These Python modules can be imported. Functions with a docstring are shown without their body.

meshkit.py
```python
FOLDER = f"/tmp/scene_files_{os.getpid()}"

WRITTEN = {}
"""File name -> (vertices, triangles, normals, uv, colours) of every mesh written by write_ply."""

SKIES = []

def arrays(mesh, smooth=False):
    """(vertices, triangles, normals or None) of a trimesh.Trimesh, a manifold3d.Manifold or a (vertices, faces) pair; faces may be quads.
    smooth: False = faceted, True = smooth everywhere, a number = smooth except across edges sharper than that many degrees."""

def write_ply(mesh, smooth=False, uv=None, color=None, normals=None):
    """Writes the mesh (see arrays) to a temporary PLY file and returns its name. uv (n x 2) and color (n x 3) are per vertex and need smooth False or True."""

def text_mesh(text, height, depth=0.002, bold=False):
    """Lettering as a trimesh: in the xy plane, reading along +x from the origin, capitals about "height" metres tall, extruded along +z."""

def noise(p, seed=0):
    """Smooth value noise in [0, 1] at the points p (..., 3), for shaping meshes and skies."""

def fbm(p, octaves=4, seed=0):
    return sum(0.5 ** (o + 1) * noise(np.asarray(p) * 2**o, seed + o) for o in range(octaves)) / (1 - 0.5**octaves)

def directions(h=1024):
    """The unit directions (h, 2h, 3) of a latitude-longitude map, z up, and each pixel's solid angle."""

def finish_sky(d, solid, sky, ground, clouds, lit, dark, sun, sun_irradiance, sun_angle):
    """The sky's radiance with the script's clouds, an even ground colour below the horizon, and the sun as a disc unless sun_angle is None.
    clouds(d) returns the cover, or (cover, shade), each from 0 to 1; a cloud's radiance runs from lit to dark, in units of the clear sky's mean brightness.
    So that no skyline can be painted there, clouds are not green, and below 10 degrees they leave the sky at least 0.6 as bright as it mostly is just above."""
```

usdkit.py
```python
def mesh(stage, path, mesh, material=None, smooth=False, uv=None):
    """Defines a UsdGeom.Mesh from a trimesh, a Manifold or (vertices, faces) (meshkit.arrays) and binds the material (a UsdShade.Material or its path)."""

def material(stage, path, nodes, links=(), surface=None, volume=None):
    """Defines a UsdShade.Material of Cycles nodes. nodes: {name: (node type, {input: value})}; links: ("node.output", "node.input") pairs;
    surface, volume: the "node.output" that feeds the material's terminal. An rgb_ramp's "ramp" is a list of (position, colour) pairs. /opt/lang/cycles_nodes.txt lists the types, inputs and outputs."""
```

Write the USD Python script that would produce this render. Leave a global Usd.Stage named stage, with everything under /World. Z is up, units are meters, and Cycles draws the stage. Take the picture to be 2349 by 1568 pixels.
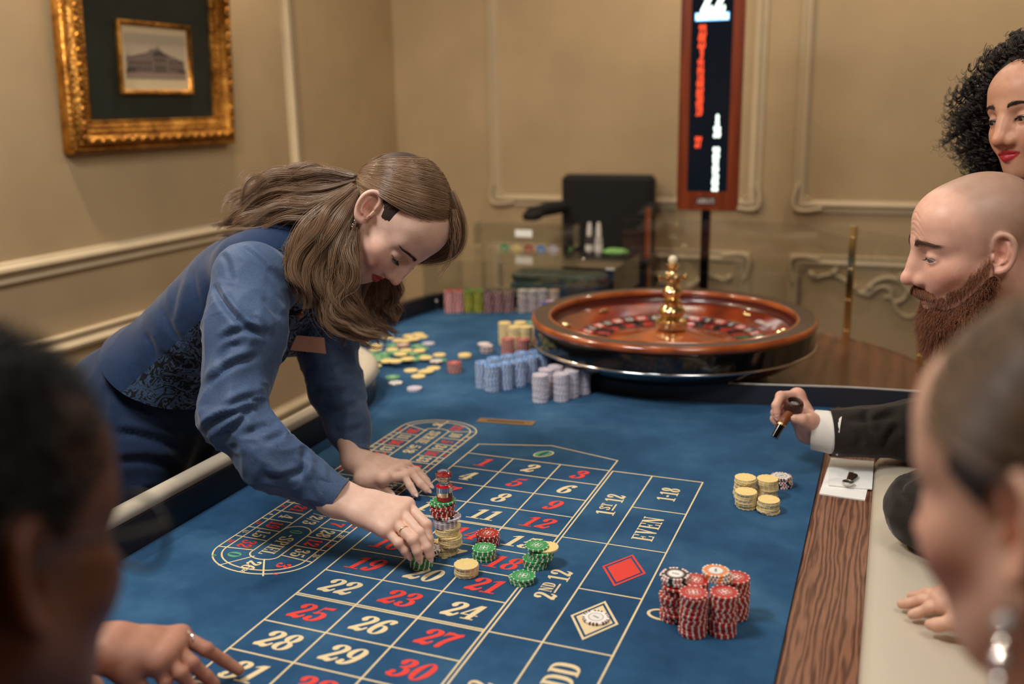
import math, random, numpy as np, trimesh, usdkit, meshkit
import manifold3d as m3
from shapely import affinity, unary_union
from shapely.geometry import Polygon, LineString, Point, MultiPoint, box as sbox
from pxr import Usd, UsdGeom, UsdLux, UsdShade, Gf, Sdf, Vt

rnd = random.Random(7)
rng = np.random.default_rng(7)
V = lambda *a: np.array(a, float)
stage = Usd.Stage.CreateInMemory()
UsdGeom.SetStageUpAxis(stage, UsdGeom.Tokens.z)
UsdGeom.SetStageMetersPerUnit(stage, 1.0)
UsdGeom.Xform.Define(stage, '/World')
UsdGeom.Scope.Define(stage, '/World/Looks')

# ---------------------------------------------------------------- camera, lamps, exposure
FPX = 2195.04
RM = np.array([[0.92988263, 0.36747545, -0.0167358], [0.07331314, -0.2297149, -0.97049279], [-0.36047674, 0.90121743, -0.24054868]])
CAM = V(0.82161, -1.78554, 1.55326)
cam = UsdGeom.Camera.Define(stage, '/World/camera')
M = np.eye(4)
M[:3, 0], M[:3, 1], M[:3, 2], M[:3, 3] = RM[0], -RM[1], -RM[2], CAM
cam.AddTransformOp().Set(Gf.Matrix4d(*M.T.ravel().tolist()))
cam.CreateHorizontalApertureAttr(36.0)
cam.CreateFocalLengthAttr(FPX / 2349 * 36)
cam.CreateFStopAttr(2.1)
cam.CreateFocusDistanceAttr(1.66)
cam.CreateClippingRangeAttr(Gf.Vec2f(0.05, 100))
cam.CreateExposureAttr(EXPOSURE := 0.15)

def lamp(name, pos, w, h, power, col, target=None, disk=False, label=None, spread=None):
    L = (UsdLux.DiskLight if disk else UsdLux.RectLight).Define(stage, '/World/' + name)
    pos = np.asarray(pos, float)
    z = -V(0, 0, -1) if target is None else pos - np.asarray(target, float)
    z = z / np.linalg.norm(z)
    x = np.cross(V(0, 1, 0), z); x /= np.linalg.norm(x); y = np.cross(z, x)
    m = np.eye(4); m[:3, 0], m[:3, 1], m[:3, 2], m[:3, 3] = x, y, z, pos
    L.AddTransformOp().Set(Gf.Matrix4d(*m.T.ravel().tolist()))
    if disk: L.CreateRadiusAttr(w); area = math.pi * w * w
    else: L.CreateWidthAttr(w); L.CreateHeightAttr(h); area = w * h
    L.CreateColorAttr(Gf.Vec3f(*col)); L.CreateNormalizeAttr(False)
    L.CreateIntensityAttr(power / area / math.pi)
    if spread:
        sh = UsdLux.ShapingAPI.Apply(L.GetPrim()); sh.CreateShapingConeAngleAttr(spread); sh.CreateShapingConeSoftnessAttr(0.35)
    return L
WARM, SOFT, COOL = (1.0, .84, .64), (1.0, .92, .83), (.95, .97, 1.0)
lamp('ceiling_light', (-.42, -1.0, 2.78), .5, .5, 30, (1.0, .965, .92), target=(-.05, -.4, .9))
lamp('ceiling_light_001', (.9, -.2, 2.78), .6, .5, 3, SOFT)
lamp('ceiling_light_002', (1.35, -1.15, 2.78), .6, .6, 15, SOFT, target=(1.1, -.3, 1.2))
lamp('ceiling_light_003', (.35, 1.15, 2.78), .35, .35, 4.5, SOFT)
lamp('downlight', (-1.40, .06, 2.76), .05, 0, 17, WARM, disk=True, target=(-1.60, .06, 1.2))
lamp('downlight_001', (-1.40, 1.22, 2.76), .05, 0, 13, WARM, disk=True, target=(-1.60, 1.22, 1.2))
lamp('downlight_002', (-.1, 2.3, 2.76), .06, 0, 7, WARM, disk=True)
lamp('downlight_003', (1.2, 2.25, 2.76), .06, 0, 9, WARM, disk=True)
lamp('downlight_004', (.1, .25, 2.76), .07, 0, 1.5, (.95, 1.0, .97), disk=True)

def ray(x, y): return RM.T @ V((x - 1174.5) / FPX, (y - 784) / FPX, 1.0)
def atZ(x, y, z): d = ray(x, y); return CAM + d * (z - CAM[2]) / d[2]
def atX(x, y, X): d = ray(x, y); return CAM + d * (X - CAM[0]) / d[0]
def atY(x, y, Y): d = ray(x, y); return CAM + d * (Y - CAM[1]) / d[1]
def atD(x, y, d): return CAM + ray(x, y) * d
def pix(P): c = (np.asarray(P, float) - CAM) @ RM.T; return np.stack([1174.5 + FPX * c[..., 0] / c[..., 2], 784 + FPX * c[..., 1] / c[..., 2]], -1)
TZ = 0.82

# ---------------------------------------------------------------- naming, things and parts
_used = {}
def path_of(name, parent='/World'):
    k = (parent, name); n = _used.get(k, 0); _used[k] = n + 1
    return f'{parent}/{name}' + (f'_{n:03d}' if n else '')
BASE = {}
def tag(prim, label=None, category=None, group=None, kind=None):
    if label and len(label.replace('-', ' ').split()) > 16: print('LONG', label)
    for k, v in (('label', label), ('category', category), ('group', group), ('kind', kind)):
        if v: prim.SetCustomDataByKey(k, v)
    return prim
def thing(name, label, category, loc=(0, 0, 0), group=None, kind=None):
    p = path_of(name); x = UsdGeom.Xform.Define(stage, p)
    x.AddTranslateOp().Set(Gf.Vec3d(*map(float, loc))); BASE[p] = np.asarray(loc, float)
    tag(x.GetPrim(), label, category, group, kind); return p
def base_of(p):
    while p and p not in BASE: p = p.rpartition('/')[0]
    return BASE.get(p, np.zeros(3))
def part(parent, name, mesh, mat, smooth=35, label=None, kind=None, local=False, col=None, category=None, group=None, subdiv=False):
    """One Mesh prim; mesh in world coordinates unless local."""
    if isinstance(mesh, list): mesh = cat(mesh)
    p = path_of(name, parent)
    if hasattr(mesh, 'to_mesh'): mm = mesh.to_mesh(); mesh = trimesh.Trimesh(mm.vert_properties[:, :3], mm.tri_verts, process=False)
    v, f = np.asarray(mesh.vertices, float), np.asarray(mesh.faces)
    if not local: v = v - base_of(parent)
    g = usdkit.mesh(stage, p, trimesh.Trimesh(v, f, process=False), mat, True if col is not None else smooth)
    if col is not None:
        UsdGeom.PrimvarsAPI(g).CreatePrimvar('tone', Sdf.ValueTypeNames.Color3fArray, 'vertex').Set(Vt.Vec3fArray.FromNumpy(np.asarray(col, np.float32)))
    tag(g.GetPrim(), label, category, group, kind)
    return p
def solo(name, label, category, mesh, mat, **k):
    return part('/World', name, mesh, mat, label=label, category=category, **k)

# ---------------------------------------------------------------- shapes
def cat(ms): return trimesh.util.concatenate([m for m in ms if m is not None])
def move(m, t): m = m.copy(); m.apply_translation(t); return m
def rotz(m, a): m = m.copy(); m.apply_transform(trimesh.transformations.rotation_matrix(a, [0, 0, 1])); return m
def xf(m, T): m = m.copy(); m.apply_transform(T); return m
def rbox(lo, hi, r=.004):
    lo, hi = np.asarray(lo, float), np.asarray(hi, float); r = min(r, .45 * (hi - lo).min()); e, c = hi - lo, (lo + hi) / 2
    a = [m3.Manifold.cube((e - 2 * r + 2 * r * np.eye(3)[i]).tolist(), True) for i in range(3)]
    m = m3.Manifold.batch_hull(a).translate(c.tolist()).to_mesh()
    return trimesh.Trimesh(m.vert_properties[:, :3], m.tri_verts, process=False)
def lathe(prof, n=64, center=(0, 0, 0), a0=0, a1=2 * math.pi, closed=True):
    """prof: (r, z) list, bottom-outside order free; revolve about z."""
    p = np.asarray(prof, float); full = abs(a1 - a0 - 2 * math.pi) < 1e-6
    A = np.linspace(a0, a1, n, endpoint=not full)
    v = np.stack([np.outer(np.cos(A), p[:, 0]), np.outer(np.sin(A), p[:, 0]), np.tile(p[:, 1], (len(A), 1))], -1).reshape(-1, 3)
    k = len(p); f = []
    I = np.arange(n if full else n - 1); J = (I + 1) % n
    for j in range(k - 1):
        a, b, c, d = I * k + j, J * k + j, J * k + j + 1, I * k + j + 1
        f += [np.c_[a, b, c], np.c_[a, c, d]]
    m = trimesh.Trimesh(v + np.asarray(center, float), np.vstack(f), process=False)
    m.update_faces(m.area_faces > 1e-14); 
    return m
def tube(pts, r, n=10, cap=True, flat=None):
    """Swept tube; r scalar or per-point; flat=(axis vector, factor) squashes the section along axis."""
    P = np.asarray(pts, float); r = np.broadcast_to(np.asarray(r, float), (len(P),))
    T = np.gradient(P, axis=0); T /= np.maximum(np.linalg.norm(T, axis=1, keepdims=True), 1e-12)
    u = np.cross(T[0], V(0, 0, 1) if abs(T[0][2]) < .9 else V(1, 0, 0)); u /= np.linalg.norm(u)
    R = []; A = np.linspace(0, 2 * math.pi, n, endpoint=False)
    for i in range(len(P)):
        u = u - T[i] * (u @ T[i]); u /= np.linalg.norm(u); w = np.cross(T[i], u)
        ring = np.outer(np.cos(A), u) + np.outer(np.sin(A), w)
        if flat is not None: ax = np.asarray(flat[0], float); ring = ring - np.outer(ring @ ax, ax) * (1 - flat[1])
        R.append(P[i] + ring * r[i])
    v = np.vstack(R); f = []
    I = np.arange(n); J = (I + 1) % n
    for i in range(len(P) - 1):
        a, b = i * n, (i + 1) * n
        f += [np.c_[a + I, a + J, b + J], np.c_[a + I, b + J, b + I]]
    if cap:
        v = np.vstack([v, P[0], P[-1]]); c0, c1 = len(v) - 2, len(v) - 1; b = (len(P) - 1) * n
        f += [np.c_[I * 0 + c0, J, I], np.c_[I * 0 + c1, b + I, b + J]]
    return trimesh.Trimesh(v, np.vstack(f), process=False)
def spline(pts, n=40):
    from scipy.interpolate import CubicSpline
    P = np.asarray(pts, float); t = np.r_[0, np.cumsum(np.sqrt(np.linalg.norm(np.diff(P[:, :3], axis=0), axis=1) + 1e-9))]
    return CubicSpline(t, P, bc_type='natural')(np.linspace(0, t[-1], n))
def extrude(poly, z0, z1):
    ms = []
    for g in getattr(poly, 'geoms', [poly]):
        if g.geom_type == 'Polygon' and g.area > 1e-10:
            m = trimesh.creation.extrude_polygon(g, z1 - z0, engine='earcut'); m.apply_translation((0, 0, z0)); ms.append(m)
    return cat(ms)
def loft(rings, closed=True, cap=False):
    R = np.asarray(rings, float); k, n = R.shape[:2]; v = R.reshape(-1, 3); f = []
    I = np.arange(n if closed else n - 1); J = (I + 1) % n
    for i in range(k - 1):
        a, b = i * n, (i + 1) * n
        f += [np.c_[a + I, a + J, b + J], np.c_[a + I, b + J, b + I]]
    m = trimesh.Trimesh(v, np.vstack(f), process=False)
    return m
def rect_frame(o, ux, uy, un, w, h, prof):
    """Mitred frame: lower-left corner o, in-plane axes ux, uy, outward un; prof = (inset, depth) points."""
    o, ux, uy, un = (np.asarray(a, float) for a in (o, ux, uy, un)); rings = []
    for sx, sy in ((0, 0), (1, 0), (1, 1), (0, 1), (0, 0)):
        rings.append([o + ux * (sx * w + (1 - 2 * sx) * a) + uy * (sy * h + (1 - 2 * sy) * a) + un * d for a, d in prof])
    return loft(rings, closed=False)
def frame_axes(m, o, ux, uy, uz):
    T = np.eye(4); T[:3, 0], T[:3, 1], T[:3, 2], T[:3, 3] = ux, uy, uz, o; return xf(m, T)

# ---------------------------------------------------------------- materials
def lin(r, g, b):
    c = np.array([r, g, b], float) / 255; return tuple(np.where(c <= .04045, c / 12.92, ((c + .055) / 1.055) ** 2.4))
def mat(name, nodes, links, surface='p.BSDF'):
    return usdkit.material(stage, '/World/Looks/' + name, nodes, links, surface=surface)
def plain(name, col, rough=.5, metal=0, noise=0, nscale=30, bump=0, bscale=200, **k):
    nodes = {'p': ('principled_bsdf', dict(base_color=col, roughness=rough, metallic=metal, **k)), 't': ('texture_coordinate', {})}; links = []
    if noise:
        nodes |= {'n': ('noise_texture', dict(scale=nscale, detail=3.0)), 'r': ('rgb_ramp', dict(ramp=[(.3, tuple(np.array(col) * (1 - noise))), (.7, tuple(np.minimum(np.array(col) * (1 + noise), 1)))]))}
        links += [('t.object', 'n.vector'), ('n.fac', 'r.fac'), ('r.color', 'p.base_color')]
    if bump:
        nodes |= {'bn': ('noise_texture', dict(scale=bscale, detail=3.0)), 'b': ('bump', dict(strength=bump, distance=.002))}
        links += [('t.object', 'bn.vector'), ('bn.fac', 'b.height'), ('b.normal', 'p.normal')]
    return mat(name, nodes, links)
MT = {}
MT['plaster'] = plain('plaster', lin(182, 159, 124), .75, noise=.07, nscale=3.5, bump=.15, bscale=60)
MT['molding'] = plain('molding', lin(196, 178, 148), .55, noise=.04, nscale=9)
MT['ceiling'] = plain('ceiling_paint', lin(205, 195, 180), .9)
MT['carpet'] = plain('carpet', lin(70, 40, 36), .95, noise=.3, nscale=25, bump=.5, bscale=400)
MT['cream_print'] = plain('cream_print', lin(224, 204, 160), .8, noise=.05, nscale=300)
MT['red_print'] = plain('red_print', lin(226, 62, 50), .8, noise=.06, nscale=300)
MT['green_print'] = plain('green_print', lin(86, 158, 112), .8)
MT['black'] = plain('black_vinyl', lin(22, 22, 26), .38, bump=.1, bscale=500)
MT['navy_panel'] = plain('navy_panel', lin(44, 48, 60), .5, bump=.12, bscale=900)
MT['black_gloss'] = plain('black_gloss', lin(10, 10, 12), .12, coat_weight=.6)
MT['leather'] = plain('cream_leather', lin(196, 186, 168), .42, bump=.12, bscale=700)
MT['steel'] = plain('brushed_steel', (.62, .6, .56), .3, 1)
MT['chrome'] = plain('chrome', (.75, .75, .74), .12, 1)
MT['brass'] = plain('polished_brass', (.86, .68, .36), .13, 1)
MT['brass_dull'] = plain('dull_brass', (.62, .42, .22), .38, 1)
MT['paper'] = plain('white_paper', lin(248, 248, 245), .8, bump=.25, bscale=40)
MT['white_plastic'] = plain('white_plastic', lin(225, 220, 212), .35)
MT['dark_plastic'] = plain('dark_plastic', lin(18, 18, 20), .4)
MT['black_fabric'] = plain('black_fabric', lin(20, 20, 22), .85, bump=.3, bscale=300)
MT['green_cloth'] = plain('green_cloth', lin(120, 170, 95), .9, bump=.6, bscale=90)
MT['gold_leaf'] = mat('gold_leaf', {'t': ('texture_coordinate', {}), 'n': ('noise_texture', dict(scale=18., detail=5.)), 'r': ('rgb_ramp', dict(ramp=[(.3, lin(110, 66, 20)), (.55, lin(178, 122, 48)), (.8, lin(214, 164, 84))])),
    'bn': ('voronoi_texture', dict(scale=70.)), 'b': ('bump', dict(strength=.5, distance=.004)), 'p': ('principled_bsdf', dict(metallic=.75, roughness=.36))},
    [('t.object', 'n.vector'), ('n.fac', 'r.fac'), ('r.color', 'p.base_color'), ('t.object', 'bn.vector'), ('bn.distance', 'b.height'), ('b.normal', 'p.normal')])
MT['felt'] = mat('blue_felt', {'t': ('texture_coordinate', {}), 'n': ('noise_texture', dict(scale=5., detail=6., roughness=.62)), 'r': ('rgb_ramp', dict(ramp=[(.28, lin(26, 62, 98)), (.5, lin(42, 84, 122)), (.74, lin(68, 110, 146))])),
    'f': ('noise_texture', dict(scale=900., detail=2.)), 'fr': ('rgb_ramp', dict(ramp=[(.3, (.8, .8, .8)), (.7, (1, 1, 1))])), 'm': ('mix_color', dict(blend_type='multiply', fac=1.)),
    'b': ('bump', dict(strength=.35, distance=.0012)), 'p': ('principled_bsdf', dict(roughness=.95, specular_ior_level=.15, sheen_weight=.25, sheen_roughness=.5, sheen_tint=lin(120, 160, 200)))},
    [('t.object', 'n.vector'), ('n.fac', 'r.fac'), ('t.object', 'f.vector'), ('f.fac', 'fr.fac'), ('r.color', 'm.a'), ('fr.color', 'm.b'), ('m.result', 'p.base_color'), ('f.fac', 'b.height'), ('b.normal', 'p.normal')])
def wood(name, dark, light, scale=(1, 1, 1), rings=14., dist=5., rough=.35, coat=0., streak=(70, 4, 70), mixf=.5):
    nodes = {'t': ('texture_coordinate', {}), 'mp': ('mapping', dict(scale=scale)), 'w': ('wave_texture', dict(scale=rings, distortion=dist, detail=3., detail_scale=1.3)),
        'mp2': ('mapping', dict(scale=streak)), 'n': ('noise_texture', dict(scale=1., detail=4.)), 'mx': ('mix_float', dict(fac=mixf)), 'r': ('rgb_ramp', dict(ramp=[(.2, dark), (.8, light)])), 'p': ('principled_bsdf', dict(roughness=rough, coat_weight=coat, coat_roughness=.06))}
    return mat(name, nodes, [('t.object', 'mp.vector'), ('mp.vector', 'w.vector'), ('t.object', 'mp2.vector'), ('mp2.vector', 'n.vector'), ('w.fac', 'mx.a'), ('n.fac', 'mx.b'), ('mx.result', 'r.fac'), ('r.color', 'p.base_color')])
MT['oak'] = wood('dark_oak', lin(76, 42, 28), lin(142, 98, 74), (1, .09, 1), 34., 14., .38, 0, (260, 12, 260), .5)
MT['walnut'] = wood('walnut', lin(78, 44, 28), lin(116, 72, 48), (1, .25, 1), 6., 6., .3, .2, (90, 6, 90), .7)
MT['mahogany'] = wood('mahogany', lin(96, 30, 14), lin(150, 60, 26), (1, 1, 1), 3., 3., .16, .8, (30, 30, 30), .6)
MT['mahogany_light'] = wood('mahogany_light', lin(130, 58, 22), lin(180, 92, 42), (1, 1, 1), 3., 3., .2, .8, (30, 30, 30), .6)
MT['rim_brown'] = plain('rim_brown', lin(74, 56, 42), .5, noise=.12, nscale=20)
MT['panel_wood'] = wood('panel_wood', lin(104, 40, 18), lin(148, 66, 30), (1, 1, .25), 6., 4., .3, .3, (80, 80, 6), .7)
MT['maroon'] = plain('maroon_lacquer', lin(84, 26, 24), .25, coat_weight=.5)
MT['acrylic'] = mat('clear_acrylic', {'a': ('transparent_bsdf', dict(color=(.93, .94, .93))), 'g': ('glossy_bsdf', dict(color=(1, 1, 1), roughness=.04)), 'f': ('layer_weight', dict(blend=.5)), 'pw': ('math', dict(math_type='power', value2=4.)), 'ma': ('math', dict(math_type='multiply_add', value2=.6, value3=.045)), 'm': ('mix_closure', {})},
    [('f.facing', 'pw.value1'), ('pw.value', 'ma.value1'), ('ma.value', 'm.fac'), ('a.BSDF', 'm.closure1'), ('g.BSDF', 'm.closure2')], 'm.closure')
MT['solid_clear'] = plain('solid_clear_acrylic', (.98, .98, .98), .02, transmission_weight=1.0, ior=1.49)
MT['solid_red'] = plain('red_acrylic', (.6, .03, .05), .03, transmission_weight=.6, ior=1.49)
def flatcol(name, col, rough=.45): 
    if name not in MT: MT[name] = plain(name, col, rough)
    return MT[name]
def glow(name, col, s): return mat(name, {'e': ('emission', dict(color=col, strength=s))}, [], 'e.emission')
# ---------------------------------------------------------------- room shell
WX, WY = -1.64, 2.79
RX, FY, CZ = 3.2, -3.4, 2.85
def struct(name, lo, hi, m, label): return solo(name, label, None, trimesh.creation.box(bounds=[lo, hi]), m, kind='structure', smooth=False)
struct('floor', (WX - .2, FY - .2, -.1), (RX + .2, WY + .2, 0), MT['carpet'], 'dark red carpeted floor under the roulette table')
struct('ceiling', (WX - .2, FY - .2, CZ), (RX + .2, WY + .2, CZ + .1), MT['ceiling'], 'pale ceiling above the roulette table')
struct('wall_left', (WX - .2, FY - .2, 0), (WX, WY + .2, CZ), MT['plaster'], 'beige plaster wall on the left behind the dealer')
struct('wall_back', (WX, WY, 0), (RX + .2, WY + .2, CZ), MT['plaster'], 'beige plaster wall behind the roulette wheel')
struct('wall_right', (RX, FY - .2, 0), (RX + .2, WY, CZ), MT['plaster'], 'beige plaster wall on the players\' side')
struct('wall_front', (WX, FY - .2, 0), (RX, FY, CZ), MT['plaster'], 'beige plaster wall behind the camera')
MOLD = [(0, 0), (0, .006), (.004, .011), (.010, .011), (.013, .006), (.020, .005), (.026, .014), (.034, .020), (.042, .018), (.046, .009), (.052, .007), (.056, .003), (.056, 0)]
RAIL = [(a * 1.25, d * 1.25) for a, d in MOLD]
def curl(o, ux, uy, un, s=1.0, turns=1.4, r0=.03, w=.009):
    A = np.linspace(0, turns * 2 * math.pi, 34); R = r0 * s * (1 - A / A[-1] * .82)
    P = [o + ux * (math.cos(a) * r) + uy * (math.sin(a) * r) + un * .008 for a, r in zip(A, R)]
    return tube(P, np.linspace(.004, w, 34) * s, 7)
def panel(name, o, ux, uy, un, w, h, label, prof=MOLD, corners=()):
    p = thing(name, label, None, o, kind='structure')
    part(p, 'moulding', rect_frame(o, ux, uy, un, w, h, prof), MT['molding'], smooth=50)
    for sx, sy in corners:
        c = o + ux * (w * sx) + uy * (h * sy); a, b = ux * (1 - 2 * sx), uy * (1 - 2 * sy)
        ms = [curl(c + a * .045 + b * .045, a, b, un, 1.1), curl(c + a * .10 + b * .035, a, -b, un, .7), curl(c + a * .035 + b * .10, -a, b, un, .7)]
        ms.append(tube(spline([c + a * .02 + b * .13 + un * .012, c + a * .012 + b * .02 + un * .02, c + a * .13 + b * .02 + un * .012], 16), .010, 7))
        part(p, 'corner_scroll', ms, MT['molding'], smooth=60)
    return p
YB, LX, UZ = V(0, -1, 0), V(1, 0, 0), V(0, 0, 1)
XB = V(1, 0, 0)
def bx(x, y): return atY(x, y, WY)
def lx(x, y): return atX(x, y, WX)
zU = 1.052; zL = .86
a0, a1 = bx(1127, 470)[0], bx(1745, 470)[0]
panel('trim_1', V(a0, WY, zU), XB, UZ, YB, a1 - a0, 1.6, 'tall moulded wall panel frame behind the display board', corners=((0, 0), (1, 0)))
b0 = bx(1818, 480)[0]
panel('trim_2', V(b0, WY, zU), XB, UZ, YB, 1.75, 1.6, 'tall moulded wall panel frame behind the bearded man', corners=((0, 0),))
panel('trim_3', V(a0, WY, .16), XB, UZ, YB, bx(1722, 580)[0] - a0, zL - .16, 'low moulded wall panel frame behind the roulette wheel', corners=((1, 1),))
panel('trim_4', V(bx(1813, 580)[0], WY, .16), XB, UZ, YB, 1.75, zL - .16, 'low moulded wall panel frame with plaster scrolls behind the brass post', corners=((0, 1),))
yl = lx(690, 400)[1] + .005
panel('trim_5', V(WX, FY + .4, zU), V(0, 1, 0), UZ, V(1, 0, 0), yl - FY - .4, 1.6, 'tall moulded wall panel frame around the gilt picture', prof=RAIL)
panel('trim_6', V(WX, FY + .4, .20), V(0, 1, 0), UZ, V(1, 0, 0), yl - FY - .4, zL - .20, 'low moulded wall panel frame beside the dealer', prof=RAIL)
for nm, lo, hi in (('baseboard_left', (WX, FY, 0), (WX + .018, WY, .13)), ('baseboard_back', (WX, WY - .018, 0), (RX, WY, .13))):
    solo(nm, 'painted skirting board along the %s wall' % nm[10:], None, rbox(lo, hi, .005), MT['molding'], kind='structure')
# plaster scroll ornaments
def ornament(label, o, ux, uy, un, flip, s):
    p = thing('plaster_ornament', label, 'wall ornament', o)
    f = -1 if flip else 1; u = ux * f * s; v = uy * s
    def sw(pts, r0, r1, n=26): return tube([o + u * a + v * b + un * c for a, b, c in spline([(a, b, .012) for a, b in pts], n)], np.linspace(r0, r1, n) * s, 8)
    part(p, 'scroll', [sw([(0, .02), (.08, .05), (.16, .035), (.24, -.03), (.31, -.05)], .009, .016), sw([(.28, -.05), (.33, .02), (.41, .05), (.49, .01), (.49, -.06), (.44, -.08), (.42, -.045)], .016, .010),
        sw([(.31, -.05), (.36, -.005), (.41, -.01), (.42, -.05), (.385, -.06)], .014, .008), sw([(.49, .0), (.55, -.05), (.60, -.12), (.67, -.12)], .014, .009), sw([(.44, -.08), (.47, -.14), (.53, -.16), (.57, -.12)], .012, .007)], MT['molding'], smooth=60)
    lv = []
    for a, b, g in ((.02, .03, 2.3), (.1, .05, .9), (.2, .0, -.4), (.3, -.03, 1.2), (.45, .05, .7), (.53, -.02, .3), (.56, -.1, -.6), (.64, -.12, .4)):
        q = o + u * a + v * b; d = u * math.cos(g) + v * math.sin(g)
        lv.append(tube([q + d * t + un * (.008 + .012 * math.sin(t / .06 * 3)) for t in np.linspace(0, .06, 9)], np.array([.004, .011, .016, .018, .017, .014, .01, .006, .001]) * s, 8))
    part(p, 'leaf', lv, MT['molding'], smooth=60, kind='stuff')
q = bx(1862, 648)
ornament('curling plaster scroll ornament on the back wall behind the bearded man\'s nose', V(q[0], WY, q[2]), XB, UZ, YB, False, .82)
q = bx(1672, 655)
ornament('curling plaster scroll ornament on the back wall behind the wheel turret', V(q[0], WY, q[2]), XB, UZ, YB, True, .82)
q = lx(262, 880)
ornament('curling plaster scroll ornament on the left wall behind the dealer\'s hips', V(WX, q[1], q[2]), V(0, 1, 0), UZ, V(1, 0, 0), True, .9)

# ---------------------------------------------------------------- gilt picture on the left wall
PXf = WX + .055
bl, br = atX(176, 360, PXf), atX(548, 322, PXf)
w_, zb = br[1] - bl[1], (bl[2] + br[2]) / 2
h_ = .66
o = V(WX + .002, bl[1], zb); ux, uy, un = V(0, 1, 0), UZ, V(1, 0, 0)
# hangs tilted slightly forward at the top
tl = math.radians(3.0); uy = V(math.sin(tl), 0, math.cos(tl)); un = V(math.cos(tl), 0, -math.sin(tl))
p = thing('framed_picture', 'small engraving of a domed building in a wide gilt frame on the left wall', 'picture', o)
FP = [(0, 0), (0, .030), (.004, .038), (.012, .040), (.016, .034), (.022, .036), (.030, .052), (.040, .056), (.050, .050), (.056, .040), (.060, .038), (.066, .042), (.080, .034), (.092, .026), (.098, .028), (.102, .020), (.102, .010)]
part(p, 'frame', rect_frame(o, ux, uy, un, w_, h_, FP), MT['gold_leaf'], smooth=50)
beads = []; 
def along(inset, step):
    for (sx, sy, d, L) in ((0, 0, ux, w_), (0, 1, ux, w_), (0, 0, uy, h_), (1, 0, uy, h_)):
        n = int((L - 2 * inset) / step)
        for i in range(n):
            t = inset + (i + .5) * (L - 2 * inset) / n
            yield (o + ux * (t if d is ux else (inset if sx == 0 else w_ - inset)) + uy * (t if d is uy else (inset if sy == 0 else h_ - inset))), d
sph = trimesh.creation.icosphere(1, 1.0)
part(p, 'bead_row', [move(xf(sph, np.diag([.0042, .0042, .0042, 1])), c + un * .0415) for c, d in along(.012, .0105)], MT['gold_leaf'], smooth=True, kind='stuff')
lv = []
for i, (c, d) in enumerate(along(.040, .022)):
    e = np.cross(un, d); s = 1 if i % 2 else -1
    T = np.eye(4); a = .7 * s; dd, ee = d * math.cos(a) + e * math.sin(a), e * math.cos(a) - d * math.sin(a)
    T[:3, 0], T[:3, 1], T[:3, 2], T[:3, 3] = dd * .013, ee * .0065, un * .007, c + un * .054; lv.append(xf(sph, T))
part(p, 'leaf_carving', lv, MT['gold_leaf'], smooth=True, kind='stuff')
lv = []
for i, (c, d) in enumerate(along(.080, .014)):
    T = np.eye(4); e = np.cross(un, d); T[:3, 0], T[:3, 1], T[:3, 2], T[:3, 3] = d * .006, e * .008, un * .004, c + un * .035; lv.append(xf(sph, T))
part(p, 'inner_carving', lv, MT['gold_leaf'], smooth=True, kind='stuff')
MT['mat_green'] = plain('dark_green_mat', lin(22, 32, 26), .6, noise=.3, nscale=12)
def slab(a0, b0, a1, b1, d0, d1): return frame_axes(trimesh.creation.box(bounds=[(a0, b0, d0), (a1, b1, d1)]), o, ux, uy, un)
part(p, 'mount', slab(.098, .098, w_ - .098, h_ - .098, .004, .013), MT['mat_green'], smooth=False)
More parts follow.
